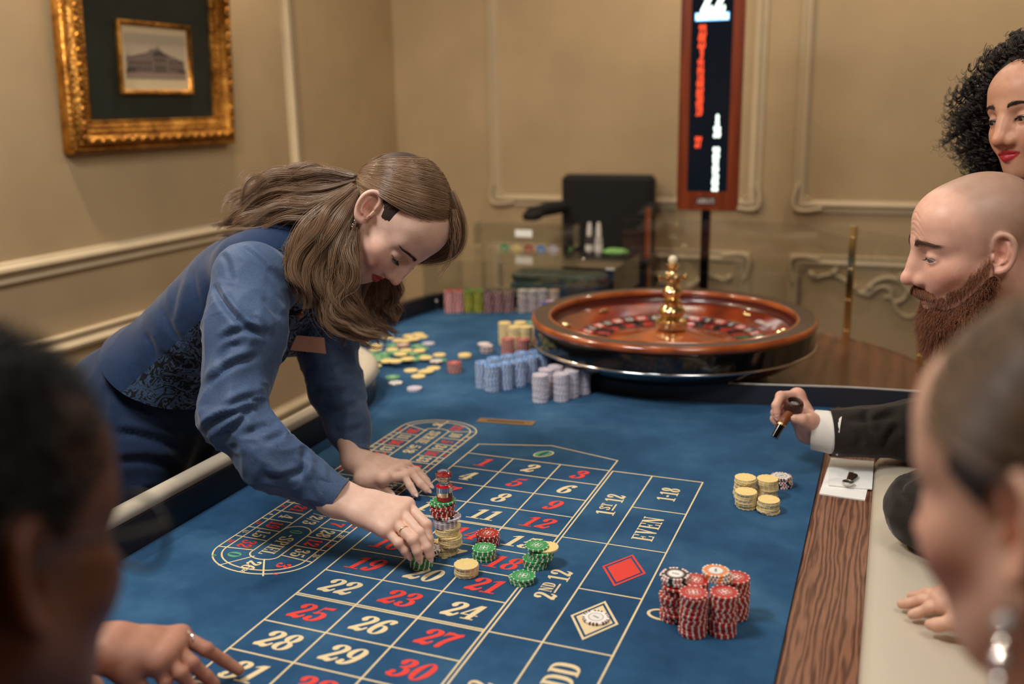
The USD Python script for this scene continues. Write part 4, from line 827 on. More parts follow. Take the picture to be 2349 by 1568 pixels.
for i, (x, y) in enumerate([(190, 660), (450, 650), (470, 570), (720, 570), (500, 725), (330, 745), (700, 640), (620, 700), (880, 700), (920, 570), (1170, 660), (1210, 570), (1420, 610), (1260, 690), (1090, 715), (870, 420), (1310, 430), (1400, 480), (410, 800), (510, 880), (760, 720), (1050, 600), (250, 700), (600, 640)]):
    scatter('green', SX(x), SY(y))
scatter('orange', SX(1050), SY(430), 'only loose orange chip in the scattered heap beside the dealer')
for i, (x, y) in enumerate([(350, 365), (275, 510), (580, 425), (560, 490), (860, 495), (1105, 508), (1345, 535), (1015, 640), (1465, 685), (775, 765), (925, 790), (1145, 770), (545, 810), (780, 275), (960, 330), (1110, 355), (1240, 345), (1160, 250), (1390, 265), (1330, 240), (1195, 870), (1600, 830), (1440, 895), (1330, 975), (1480, 905)]):
    scatter('yellow', SX(x), SY(y))
scatter('lilac', SX(1510), SY(385), 'loose lilac chip at the back of the scattered heap')
scatter('green', SX(1720), SY(690), 'loose green chip at the right end of the scattered heap'); scatter('white', SX(1650), SY(725), 'loose white chip at the right end of the scattered heap'); scatter('yellow', SX(1705), SY(590), 'loose yellow chip lying on the green one at the right end of the heap')
scatter('green', SX(870), SY(990), 'single green chip in front of the scattered heap'); scatter('white', SX(920), SY(1095), 'single white chip in front of the single green one')
scatter('green', 1216, 741, 'green chip standing behind the yellow stacks at the wheel rim')
lay_out()
# chip bank at the far end
YBK = 1.315
for k, (x, col) in enumerate([(1032, 'white-spotted red'), (1053, 'white-spotted red'), (1076, 'yellow-spotted green'), (1098, 'yellow-spotted green'), (1121, 'pink-spotted black'), (1144, 'pink-spotted black'), (1167, 'pink-spotted black'), (1200, 'grey-spotted white'), (1222, 'grey-spotted white'), (1245, 'grey-spotted white'), (1272, 'orange')]):
    b = atY(x, 700, YBK + k * .012); lr = ['first', 'second', 'third', 'fourth', 'fifth', 'sixth', 'seventh', 'eighth', 'ninth', 'tenth', 'eleventh'][k]
    stack((col, 23), b, f'{lr} far bank stack', 'chip bank stacks under the acrylic box', .0012)
for x, y, col, w in [(1176, 712, 'grey-spotted white', 'right'), (1117, 716, 'pink-spotted black', 'left')]:
    c = atZ(x, y, TZ); chip(col, (c[0], c[1], TZ + .0006), f'loose {w} chip lying in front of the far chip bank', 'loose chips at the bank')
zr = atY(1200, 584, YR)[2]
for x, col in ((1157, 'green'), (1185, 'yellow'), (1213, 'red'), (1241, 'blue'), (1269, 'lilac')):
    q = atY(x, 558, YR + .01); p = path_of('display_chip'); X = UsdGeom.Xform.Define(stage, p); pos = V(q[0], YR + .012, zr + CR + .0005)
    X.AddTranslateOp().Set(Gf.Vec3d(*pos)); X.AddRotateXYZOp().Set(Gf.Vec3f(90, 0, 0)); X.GetPrim().GetReferences().AddInternalReference(FIRST[col]); X.GetPrim().SetInstanceable(True)
    tag(X.GetPrim(), f'{col} chip standing upright in the clear acrylic rack', 'casino chip', 'chips shown in the rack')
# ---------------------------------------------------------------- signed-distance sculpting
def f32(a): return np.asarray(a, np.float32)
class Sculpt:
    """A list of soft shapes; add(...) joins with blend k, cut(...) carves with blend k."""
    def __init__(s): s.ops = []
    def cone(s, a, b, ra, rb, k=.01, op=1): s.ops.append(('c', f32(a), f32(b), ra, rb, k, op)); return s
    def ball(s, c, r, k=.01, op=1): return s.ell(c, (r, r, r), k, op)
    def ell(s, c, r, k=.01, op=1, rot=None): s.ops.append(('e', f32(c), f32(r), None if rot is None else f32(rot), None, k, op)); return s
    def chain(s, pts, rs, k=.008):
        for a, b, ra, rb in zip(pts[:-1], pts[1:], rs[:-1], rs[1:]): s.cone(a, b, ra, rb, k)
        return s
    def dist(s, o, P):
        if o[0] == 'c':
            a, b = o[1], o[2]; ba = b - a; d = P - a; h = np.clip((d @ ba) / max(float(ba @ ba), 1e-12), 0, 1)
            return np.sqrt(((d - h[:, None] * ba) ** 2).sum(1)) - (o[3] + (o[4] - o[3]) * h)
        q = P - o[1]
        if o[3] is not None: q = q @ o[3]
        k0 = np.sqrt(((q / o[2]) ** 2).sum(1)); k1 = np.sqrt(((q / o[2] ** 2) ** 2).sum(1))
        return np.where(k1 > 1e-9, k0 * (k0 - 1) / np.maximum(k1, 1e-9), -o[2].min())
    def field(s, P, D=None, idx=None):
        D = np.full(len(P), 1e3, np.float32)
        for o in s.ops:
            d = s.dist(o, P); k = o[5]
            D = s.blend(D, d, k, o[6])
        return D
    @staticmethod
    def blend(D, d, k, op):
        if op > 0:
            h = np.maximum(k - np.abs(D - d), 0) / k; return np.minimum(D, d) - h * h * k * .25
        h = np.maximum(k - np.abs(D + d), 0) / k; return np.maximum(D, -d) + h * h * k * .25
    def bounds(s):
        lo, hi = np.full(3, 9.), np.full(3, -9.)
        for o in s.ops:
            if o[6] < 0: continue
            if o[0] == 'c': lo = np.minimum(lo, np.minimum(o[1] - o[3], o[2] - o[4])); hi = np.maximum(hi, np.maximum(o[1] + o[3], o[2] + o[4]))
            else: m = o[2].max(); lo = np.minimum(lo, o[1] - m); hi = np.maximum(hi, o[1] + m)
        return lo, hi
    def mesh(s, h, warp=None, pad=None, clip=None):
        lo, hi = s.bounds(); pad = 4 * h if pad is None else pad; lo, hi = lo - pad, hi + pad
        if clip is not None: lo, hi = np.maximum(lo, clip[0]), np.minimum(hi, clip[1])
        B = 8; nb = np.maximum(np.ceil((hi - lo) / (h * B)).astype(int), 1)
        bi = np.stack(np.meshgrid(*[np.arange(n) for n in nb], indexing='ij'), -1).reshape(-1, 3)
        cen = f32(lo + (bi + .5) * B * h); rad = B * h * .5 * 1.7321
        Dc = np.full(len(cen), 1e3, np.float32); near = []
        for o in s.ops:
            d = s.dist(o, cen); near.append(d); Dc = s.blend(Dc, d, o[5], o[6])
        keep = np.abs(Dc) < rad * 1.6 + .012
        dense = np.full(tuple(nb * B + 1), 1.0, np.float32)
        sgn = np.where(Dc > 0, 1.0, -1.0)
        for (i, j, k_), g in zip(bi[~keep], sgn[~keep]):
            if g < 0: dense[i * B:i * B + B + 1, j * B:j * B + B + 1, k_ * B:k_ * B + B + 1] = -1.0
        off = np.stack(np.meshgrid(*[np.arange(B + 1)] * 3, indexing='ij'), -1).reshape(-1, 3)
        kb = bi[keep]; K = len(kb); Dk = np.full((K, len(off)), 1e3, np.float32); ck = Dc[keep]
        P = f32(lo + (kb[:, None, :] * B + off[None]) * h)
        if warp is not None: P = f32(warp(P.reshape(-1, 3))).reshape(P.shape)
        for o, d in zip(s.ops, near):
            m = d[keep] < np.maximum(ck, 0) + 2 * rad * 1.3 + o[5] + .004 if o[6] > 0 else d[keep] < rad * 1.6 + o[5] + .01
            if m.any(): Dk[m] = s.blend(Dk[m], s.dist(o, P[m].reshape(-1, 3)).reshape(m.sum(), -1), o[5], o[6])
        for (i, j, k_), d in zip(kb, Dk.reshape(K, B + 1, B + 1, B + 1)):
            dense[i * B:i * B + B + 1, j * B:j * B + B + 1, k_ * B:k_ * B + B + 1] = d
        return nets(dense, lo, h)
def nets(D, lo, h):
    """Surface nets."""
    S = D < 0; n = np.array(D.shape) - 1
    cnt = sum(S[a:n[0] + a, b:n[1] + b, c:n[2] + c].astype(np.int8) for a in (0, 1) for b in (0, 1) for c in (0, 1))
    act = (cnt > 0) & (cnt < 8); ids = np.full(act.shape, -1, np.int32); C = np.argwhere(act); ids[act] = np.arange(len(C))
    acc, num = np.zeros((len(C), 3)), np.zeros(len(C))
    cor = [(a, b, c) for a in (0, 1) for b in (0, 1) for c in (0, 1)]
    val = {q: D[C[:, 0] + q[0], C[:, 1] + q[1], C[:, 2] + q[2]] for q in cor}
    for q in cor:
        for ax in range(3):
            if q[ax] == 0:
                r = list(q); r[ax] = 1; r = tuple(r); x = (val[q] < 0) != (val[r] < 0)
                t = val[q][x] / (val[q][x] - val[r][x]); e = np.tile(np.array(q, float), (x.sum(), 1)); e[:, ax] = t
                acc[x] += e; num[x] += 1
    v = lo + (C + acc / np.maximum(num, 1)[:, None]) * h
    F = []
    for ax in range(3):
        u, w = (ax + 1) % 3, (ax + 2) % 3
        sl0 = [slice(None)] * 3; sl1 = [slice(None)] * 3; sl0[ax] = slice(0, n[ax]); sl1[ax] = slice(1, n[ax] + 1)
        A, Bb = S[tuple(sl0)], S[tuple(sl1)]; E = np.argwhere(A != Bb)
        E = E[(E[:, u] > 0) & (E[:, w] > 0) & (E[:, u] < n[u]) & (E[:, w] < n[w])]
        if not len(E): continue
        ins = A[E[:, 0], E[:, 1], E[:, 2]]
        def cell(du, dw): q = E.copy(); q[:, u] -= du; q[:, w] -= dw; return ids[q[:, 0], q[:, 1], q[:, 2]]
        a, b, c, d = cell(1, 1), cell(0, 1), cell(0, 0), cell(1, 0)
        Q = np.stack([a, b, c, d], 1); Q = np.where(ins[:, None], Q, Q[:, ::-1])
        F += [Q[:, [0, 1, 2]], Q[:, [0, 2, 3]]]
    F = np.vstack(F); F = F[(F >= 0).all(1)]
    return trimesh.Trimesh(v, F, process=False)
def normals(m):
    v, f = np.asarray(m.vertices), np.asarray(m.faces); n = np.zeros_like(v); t = np.cross(v[f[:, 1]] - v[f[:, 0]], v[f[:, 2]] - v[f[:, 0]])
    for k in range(3): np.add.at(n, f[:, k], t)
    return n / np.maximum(np.linalg.norm(n, axis=1, keepdims=True), 1e-12)
def keep_faces(m, mask):
    f = np.asarray(m.faces)[mask]; u, inv = np.unique(f, return_inverse=True)
    return trimesh.Trimesh(np.asarray(m.vertices)[u], inv.reshape(-1, 3), process=False)
def unit(v): v = np.asarray(v, float); return v / np.linalg.norm(v)
def smooth_mesh(m, n=2):
    f = np.asarray(m.faces); v = np.asarray(m.vertices).copy(); N = len(v)
    from scipy.sparse import coo_matrix
    e = np.vstack([f[:, [0, 1]], f[:, [1, 2]], f[:, [2, 0]]]); e = np.vstack([e, e[:, ::-1]])
    A = coo_matrix((np.ones(len(e)), (e[:, 0], e[:, 1])), (N, N)).tocsr(); A.data[:] = 1; d = np.maximum(np.asarray(A.sum(1)).ravel(), 1)[:, None]
    for i in range(n):
        v += .5 * (A @ v / d - v); v -= .53 * (A @ v / d - v)
    return trimesh.Trimesh(v, f, process=False)
def folds(m, axis_pts, amp, freq, seed, sharp=1.6, along=.35):
    """Cloth creases: ridged noise stretched round the limb, added along the normals."""
    v, n = np.asarray(m.vertices), normals(m); A = np.asarray(axis_pts, float)
    seg = np.diff(A, axis=0); L = np.linalg.norm(seg, axis=1); cum = np.r_[0, np.cumsum(L)]
    best = np.full(len(v), 1e9); S = np.zeros(len(v)); R = np.zeros_like(v)
    for a, d, l, c in zip(A[:-1], seg, L, cum[:-1]):
        t = np.clip((v - a) @ d / (l * l), 0, 1); q = v - a - t[:, None] * d; dd = (q ** 2).sum(1); k = dd < best; best[k] = dd[k]; S[k] = c + t[k] * l; R[k] = q[k]
    r = R / np.maximum(np.linalg.norm(R, axis=1, keepdims=True), 1e-9)
    q = np.c_[S * freq, r * along * 3]; skew = (r @ V(.3, .5, .8)) * 1.2
    x = meshkit.noise(np.c_[q[:, 0] + skew, q[:, 1:3] + seed * 3.1], seed) * 2 - 1
    y = meshkit.noise(np.c_[q[:, 0] * 2.1 - skew, q[:, 2:4] * 1.5 + seed], seed + 9) * 2 - 1
    ridge = (1 - np.abs(x)) ** sharp + .45 * (1 - np.abs(y)) ** sharp
    a = amp(S, v) if callable(amp) else amp
    return trimesh.Trimesh(v + n * ((ridge - .75) * a)[:, None], m.faces, process=False)
# ---------------------------------------------------------------- head
class Head:
    def __init__(s, fwd, left, up, pos, scale=1.0): s.R = np.stack([fwd, left, up], 1).astype(float); s.t = np.asarray(pos, float); s.s = scale
    def set_surface(s, m):
        from scipy.spatial import cKDTree
        v, n = np.asarray(m.vertices), normals(m); k = (n[:, 0] > .12) & (v[:, 0] > .02); s.fv = v[k]; s.tree = cKDTree(s.fv[:, 1:])
    def front(s, p, lift=.0006):
        d, i = s.tree.query([p[1], p[2]], k=4); return V(s.fv[i, 0].max() + lift, p[1], p[2])
    def w(s, p): return (np.asarray(p, float) * s.s) @ s.R.T + s.t
    def l(s, p): return ((np.asarray(p, float) - s.t) @ s.R) / s.s
def head_sculpt(male=False, ear_tilt=.25, ears=True, open_=.0048, gaze_z=0., neck_to=None, neck_r=.050, nose=1.0, lips=1.0, detail=True, brow=1.0):
    S = Sculpt()
    S.ell((-.012, 0, .032), (.094, .074 + .003 * male, .082), .01)
    S.ell((.030, 0, -.035), (.056, .054 + .003 * male, .075), .03).ell((.044, 0, .046), (.046, .058, .046), .03)
    for y in (-1, 1):
        S.cone((.0, y * .052, -.045), (.058, y * (.018 + .006 * male), -.094), .016, .015 + .002 * male, .03)
        S.ball((.056, y * .042, -.024), .019, .022)
        S.cone((.082, y * .012, .018), (.064, y * .042, .020), .009 + .002 * male, .008, .022)
    S.ball((.073, 0, -.096), .0145 + .002 * male, .022).ell((.073, 0, -.062), (.020, .025, .026), .022)
    for y in (-1, 1): S.ball((.097, y * .032, -.001), .0155, .014, -1)
    S.cone((.088, 0, .014), (.1065 + .002 * male, 0, -.028), .0065, .0085 * nose, .012).ball((.1105 + .002 * male, 0, -.034), .0098 * nose, .008)
    for y in (-1, 1):
        S.ball((.099, y * .0115 * nose, -.0385), .0075 * nose, .006)
    S.ell((.086, 0, -.020), (.022, .0165, .030), .012).ell((.094, 0, -.034), (.012, .0155, .012), .008)
    for y in (-1, 1): S.ell((.074, y * .026, -.034), (.014, .018, .022), .02)
    if detail:
        for y in (-1, 1): S.ell((.1035, y * .0065, -.0465), (.0055, .0032, .0035), .002, -1)
        for y in (-1, 1):
            S.ball((.0745, y * .0315, -.001), .0142, .004)
            S.ell((.090, y * .0315, -.0005 + gaze_z), (.022, .0135, open_), .002, -1)
        z = -.0605; l = lips
        for y in (-1, 1):
            S.cone((.0935, y * .003, z + .0035), (.082, y * .0225, z - .0015), .0042 * l, .0018, .0035)
            S.cone((.0915, y * .002, z - .0085), (.081, y * .0205, z - .003), .0058 * l, .0022, .004)
            S.cone((.1000, 0, z - .0018), (.084, y * .0245, z - .0022), .0008, .0007, .0025, -1)
    if ears:
        for y in (-1, 1):
            ct, st = math.cos(ear_tilt), math.sin(ear_tilt); yo = math.radians(28)
            up_ = V(-st, 0, ct); fw = V(ct, 0, st); out = V(0, y, 0); fw2 = fw * math.cos(yo) - out * math.sin(yo); nn = out * math.cos(yo) + fw * math.sin(yo)
            Re = np.stack([fw2, nn, up_], 1); c = V(-.010, y * .0775, -.006)
            E = lambda a, b, d=0: c + fw2 * a + up_ * b + nn * d
            S.ell(E(0, .002), (.0165, .006, .029), .006, 1, Re)
            S.ell(E(.003, .0, .006), (.0115, .0065, .021), .003, -1, Re)
            arc = [E(.014, .006, .003), E(.0135, .022, .005), E(.004, .031, .006), E(-.008, .028, .007), E(-.0155, .016, .007), E(-.0165, .0, .006), E(-.0125, -.014, .004), E(-.004, -.024, .003), E(.004, -.027, .002)]
            S.chain(spline(arc, 26), np.interp(np.linspace(0, 1, 26), np.linspace(0, 1, 9), [.003, .0033, .0036, .0036, .0034, .0031, .003, .0044, .0046]), .003)
            S.chain(spline([E(-.006, .018, .004), E(-.0085, .006, .005), E(-.0065, -.006, .004), E(.0, -.013, .004)], 12), np.full(12, .0024), .003)
            S.ell(E(.012, -.006, .004), (.004, .003, .006), .003, 1, Re); S.ell(E(.003, -.004, .002), (.0075, .006, .0085), .003, -1, Re)
    if neck_to is not None: S.cone((-.026, 0, -.05), neck_to, neck_r, neck_r * 1.06, .03)
    return S
def head_mesh(H, S, h):
    m = S.mesh(h); return m
def tone_head(L, skin, lip, kind=''):
    """Colour of the skin itself: lips, warmer ears, nose and cheeks, cropped scalp. L are local points."""
    c = np.tile(np.asarray(skin, float), (len(L), 1))
    def mix(mask, col): 
        nonlocal c; c = c * (1 - mask[:, None]) + np.asarray(col) * mask[:, None]
    g = lambda p, r: np.exp(-(((L - np.asarray(p)) / r) ** 2).sum(1))
    warm = np.asarray(skin) * V(1.12, .78, .74)
    for y in (-1, 1): mix(.55 * g((.065, y * .045, -.035), .03), warm); mix(.6 * g((-.01, y * .083, -.006), (.02, .012, .03)), warm)
    mix(.5 * g((.115, 0, -.035), .016), warm)
    if lip is not None:
        z = -.0605; ay = np.abs(L[:, 1]); t = np.clip(ay / .0235, 0, 1)
        up_ = z + .0082 - .007 * t ** 1.5 - .0018 * np.exp(-(ay / .003) ** 2); lo_ = z - .0150 + .012 * t ** 1.8
        sg = lambda x: 1 / (1 + np.exp(-np.clip(x / .0005, -30, 30))); k = sg(up_ - L[:, 2]) * sg(L[:, 2] - lo_) * sg(.0238 - ay) * (L[:, 0] > .07); mix(k * .95, lip)
    if kind == 'cropped':
        x = L[:, 0] - .62 * (L[:, 2] - .055) ; k = 1 / (1 + np.exp((L[:, 0] - (.045 - .35 * np.abs(L[:, 1]) + .10 * (L[:, 2] - .06))) / .006)); k *= 1 / (1 + np.exp(-(L[:, 2] + .01 + .6 * (L[:, 0] + .03) * (L[:, 0] < -.02)) / .006)); k *= 1 - np.clip(g((-.012, .083, -.006), (.022, .014, .032)) + g((-.012, -.083, -.006), (.022, .014, .032)), 0, 1)
        mix(.62 * k, lin(134, 114, 96))
    return c
SKINS = {}
def skin_mat(name, rough=.5, sss=.07):
    return mat(name, {'a': ('attribute', dict(attribute='tone')), 't': ('texture_coordinate', {}), 'n': ('noise_texture', dict(scale=70., detail=4.)), 'r': ('rgb_ramp', dict(ramp=[(.3, (.9, .88, .87)), (.7, (1, 1, 1))])), 'm': ('mix_color', dict(blend_type='multiply', fac=1.)),
        'bn': ('noise_texture', dict(scale=900., detail=2.)), 'b': ('bump', dict(strength=.12, distance=.0006)), 'p': ('principled_bsdf', dict(roughness=rough, subsurface_weight=sss, subsurface_scale=.006, subsurface_radius=(1, .35, .2), specular_ior_level=.4))},
        [('t.object', 'n.vector'), ('n.fac', 'r.fac'), ('a.color', 'm.a'), ('r.color', 'm.b'), ('m.result', 'p.base_color'), ('t.object', 'bn.vector'), ('bn.fac', 'b.height'), ('b.normal', 'p.normal')])
MT['skin'] = skin_mat('skin'); MT['skin_shiny'] = skin_mat('skin_shiny', .42)
MT['eye'] = mat('eye', {'a': ('attribute', dict(attribute='tone')), 'p': ('principled_bsdf', dict(roughness=.08, coat_weight=.5))}, [('a.color', 'p.base_color')])
def eyes(p, H, look, iris=lin(70, 52, 38), sides=(-1, 1)):
    """look: direction in head space."""
    for y in sides:
        e = trimesh.creation.icosphere(4, .01285); d = unit(look); a = np.degrees(np.arccos(np.clip(e.vertices @ d / .01285, -1, 1)))
        c = np.where((a < 9)[:, None], lin(6, 6, 6), np.where((a < 25)[:, None], iris, lin(190, 176, 166)))
        part(p, 'eye', trimesh.Trimesh(H.w(e.vertices + V(.0745, y * .0315, -.001)), e.faces, process=False), MT['eye'], col=c)
def curves(parent, name, strands, widths, m, label=None, kind=None):
    """strands: list of (n,3) arrays -> one BasisCurves."""
    pth = path_of(name, parent); b = base_of(parent)
    c = UsdGeom.BasisCurves.Define(stage, pth); pts = np.vstack(strands) - b
    c.CreatePointsAttr(Vt.Vec3fArray.FromNumpy(pts.astype(np.float32)))
    c.CreateCurveVertexCountsAttr(Vt.IntArray([len(s) for s in strands])); c.CreateTypeAttr('linear')
    w = np.concatenate([np.interp(np.linspace(0, 1, len(s)), [0, .75, 1], [1, .9, .35]) * widths for s in strands])
    c.CreateWidthsAttr(Vt.FloatArray.FromNumpy(w.astype(np.float32))); c.SetWidthsInterpolation('vertex')
    UsdShade.MaterialBindingAPI.Apply(c.GetPrim()).Bind(m); tag(c.GetPrim(), label, None, None, kind)
    return pth
def hair_mat(name, c0, c1, rough=.32):
    return mat(name, {'h': ('hair_info', {}), 't': ('texture_coordinate', {}), 'n': ('noise_texture', dict(scale=22., detail=2.)), 'ix': ('math', dict(math_type='multiply', value2=.618)), 'wn': ('white_noise_texture', dict(dimensions='1D')), 'mx': ('math', dict(math_type='multiply_add', value2=.55)), 'ns': ('math', dict(math_type='multiply_add', value2=.5, value3=-.08)), 'ad2': ('math', dict(math_type='multiply_add', value2=.22)), 'r': ('rgb_ramp', dict(ramp=[(.12, c0), (.95, c1)])),
        'p': ('principled_bsdf', dict(roughness=rough, specular_ior_level=.5))},
        [('t.object', 'n.vector'), ('h.index', 'ix.value1'), ('ix.value', 'wn.w'), ('n.fac', 'ns.value1'), ('wn.value', 'mx.value1'), ('ns.value', 'mx.value3'), ('h.intercept', 'ad2.value1'), ('mx.value', 'ad2.value3'), ('ad2.value', 'r.fac'), ('r.color', 'p.base_color')])
# ---------------------------------------------------------------- hands
def hand_sculpt(S, wrist, fingers, thumb, r=.0082, wrist_r=(.026, .019), fore=None, normal=None, palm_r=.0125):
    """fingers: four [MCP, PIP, DIP, TIP]; thumb: [CMC, MCP, IP, TIP]."""
    M = [np.asarray(f[0], float) for f in fingers]; wrist = np.asarray(wrist, float)
    ax = unit(M[0] - M[3]); wr = wrist_r[0] * .52
    for i, f in enumerate(fingers):
        w0 = wrist + ax * wr * (1.5 - i) / 1.5
        S.cone(w0, M[i], wrist_r[1] * .86, palm_r, .016)
    S.cone((M[0] + wrist) / 2, (M[3] + wrist) / 2, palm_r * 1.05, palm_r * 1.1, .016)
    S.cone(wrist, np.asarray(thumb[0], float) * .5 + np.asarray(thumb[1], float) * .5, wrist_r[1] * .8, palm_r * 1.15, .016)
    for a, b in zip(M[:-1], M[1:]): S.cone(a, b, palm_r * .92, palm_r * .92, .01)
    for i, f in enumerate(fingers):
        s = (1, 1.03, .98, .86)[i] * r; q = [np.asarray(x, float) for x in f]
        for a, b, ra, rb in ((q[0], q[1], 1.2, 1.08), (q[1], q[2], 1.02, .92), (q[2], q[3] - unit(q[3] - q[2]) * s * .84, .95, .86)): S.cone(a, b, s * ra, s * rb, .0030)
        S.ball(q[1], s * 1.09, .003)
    q = [np.asarray(x, float) for x in thumb]; s = r * 1.12
    S.cone(q[0], q[1], s * 1.7, s * 1.25, .014).cone(q[1], q[2], s * 1.2, s * 1.06, .004).cone(q[2], q[3] - unit(q[3] - q[2]) * s * .8, s * 1.08, s * .82, .004)
    if fore is not None:
        for e in (-1, 1): S.cone(wrist + ax * wr * e, np.asarray(fore, float) + ax * wr * e * 1.1, wrist_r[1], wrist_r[1] * 1.2, .016)
    return S
def nail_mesh(tip, dip, up, r, long=1.0):
    d = unit(np.asarray(tip, float) - np.asarray(dip, float)); u = unit(up - d * (np.asarray(up) @ d)); w = np.cross(d, u)
    m = trimesh.creation.icosphere(2, 1.0); T = np.eye(4); T[:3, 0], T[:3, 1], T[:3, 2], T[:3, 3] = d * r * 1.05 * long, w * r * .66, u * r * .34, np.asarray(tip) - d * r * .75 + u * r * .50
    return xf(m, T)
# ---------------------------------------------------------------- people: common bits
def person(label, foot): return thing('person', label, 'person', foot)
def lashes(p, H, sides, m, drop=-.001, n=26, L=.007, w=.0004, open_=.0048):
    st = []
    for y in sides:
        for t in np.linspace(-1, 1, n):
            a = t * .95; q = V(.0745, y * .0315, -.001) + .0145 * V(math.cos(a) * .98, math.sin(a) * .92, 0); q[2] += drop + open_ * (1 - t * t) * .9
            o = unit(V(1.0, .45 * t, -.25)); st.append(H.w([q, q + o * L * .5 + V(0, 0, -.0006), q + o * L + V(0, 0, .0006)]))
        lid = [V(.0745, y * .0315, -.001) + .01445 * V(math.cos(t * .98), math.sin(t * .98) * .92, 0) + V(0, 0, drop + open_ * (1 - t * t) * .9) for t in np.linspace(-1, 1, 20)]
        for k in range(4): st.append(H.w(np.array(lid) + V(.0003, 0, .0003 * k)))
    curves(p, 'eyelashes', st, w, m)
def brows(p, H, m, n=170, seed=1, thick=.0045, lift=0., w=.00035, arch=.006, L=.009):
    g = np.random.default_rng(seed); st = []
    for y in (-1, 1):
        for i in range(n):
            t = g.random(); a = lambda t: V(0, y * (.013 + .036 * t), .0195 + lift + arch * math.sin(min(t, 1) * 2.4) - .004 * t)
            q = a(t) + V(0, 0, g.normal() * thick * (.42 - .28 * t)); l_ = L * (.6 + .5 * g.random()) / .036; P_ = []
            up = (1 - t) ** 2 * .8
            for k in (0, .5, 1): b = q + (a(t + l_ * k) - a(t)) * V(1, 1 - .45 * up, 1) + V(0, 0, up * L * k * .6 + g.normal() * .0002); P_.append(H.front(b, .0004 + .0012 * math.sin(k * 2.6)))
            st.append(H.w(P_))
    curves(p, 'eyebrows', st, w, m)
def cloth(name, c0, c1, rough=.8, sheen=.3, scale=700.):
    return mat(name, {'t': ('texture_coordinate', {}), 'n': ('noise_texture', dict(scale=scale, detail=2.)), 'r': ('rgb_ramp', dict(ramp=[(.3, c0), (.7, c1)])), 'b': ('bump', dict(strength=.12, distance=.0006)), 'p': ('principled_bsdf', dict(roughness=rough, sheen_weight=sheen, sheen_roughness=.4, specular_ior_level=.25))},
               [('t.object', 'n.vector'), ('n.fac', 'r.fac'), ('r.color', 'p.base_color'), ('n.fac', 'b.height'), ('b.normal', 'p.normal')])
def cast(mesh, x, y):
    """First point of the mesh on the ray through a pixel: used to set small things onto cloth."""
    loc, _, _ = mesh.ray.intersects_location([CAM], [unit(ray(x, y))], multiple_hits=True)
    return None if not len(loc) else loc[np.argmin(((loc - CAM) ** 2).sum(1))]
def locks(guide, n, rad, amp, clumps, g, waves=2.2, fly=.04, npts=26, cr=.0035):
    """Strands in wavy clumps round a guide line of world points."""
    P = spline(guide, npts); t = np.linspace(0, 1, npts); T = np.gradient(P, axis=0); T /= np.linalg.norm(T, axis=1, keepdims=True)
    u = np.cross(T, V(.36, -.9, .2)); u /= np.linalg.norm(u, axis=1, keepdims=True); w = np.cross(T, u); R = np.interp(t, np.linspace(0, 1, len(rad)), rad); out = []
    for c in range(clumps):
        a, b = g.normal(size=2) * .6; ph, fr = g.random() * 6.3, waves * (1 + .25 * g.normal()); am = amp * (.9 + 1.1 * g.random())
        base = P + u * (a * R)[:, None] + w * (b * R)[:, None] + (u * np.sin(t * fr * 6.28 + ph)[:, None] + w * (.7 * np.cos(t * fr * 6.28 + ph))[:, None]) * (am * t ** .8)[:, None]
        Lc = 1 - .22 * g.random()
        for s in range(max(n // clumps, 1)):
            e, f = g.normal(size=2) * cr; ll = Lc * (1 - .12 * g.random() ** 2); tt = np.linspace(0, ll, npts)
            S = np.stack([np.interp(tt, t, base[:, k]) for k in range(3)], 1) + u * (e * (.5 + .7 * np.sin(t * 3.1)))[:, None] + w * (f * (.5 + .7 * np.sin(t * 3.1)))[:, None]
            if g.random() < fly: S = S + (u * g.normal() + w * g.normal()) * (.012 * t ** 2)[:, None]
            out.append(S)
    return out
def scalp_strands(H, roots, ends, n, g, lift=(.0035, .011), npts=14, c=(-.012, 0, .032), r=(.094, .074, .082)):
    """Hair combed over the skull from random points of the root line to an end point, in head space."""
    c, r = V(*c), V(*r); roots = spline(roots, 80); out = []
    for i in range(n):
        a = (roots[g.integers(80)] - c) / r + g.normal(size=3) * .03; k = min(1, g.random() * 1.25) * .62; b = (np.asarray(ends) - c) / r + g.normal(size=3) * .07; lr = g.random()
        a, b = unit(a), unit(b); m_ = unit(V(a[0] * .35 - .05, a[1] * 1.1, 1.0 if a[2] > -.2 else a[2])); out_ = []
        wob = g.normal(size=3) * .02
        for t in np.linspace(k if g.random() < .5 else 0, 1, npts):
            d = unit((1 - t) ** 2 * a + 2 * t * (1 - t) * 1.15 * m_ + t * t * b); d = unit(d + wob * math.sin(t * 3.14)); lf = lift[0] + (lift[1] - lift[0]) * lr; out_.append(c + d * r + d * lf * (.35 + .65 * math.sin(min(1, t * 2.2) * 1.57)))
        out.append(H.w(out_))
    return out
def slice_m(m, origin, normal):
    r = trimesh.intersections.slice_mesh_plane(trimesh.Trimesh(m.vertices, m.faces, process=False), plane_normal=unit(normal), plane_origin=origin); return r
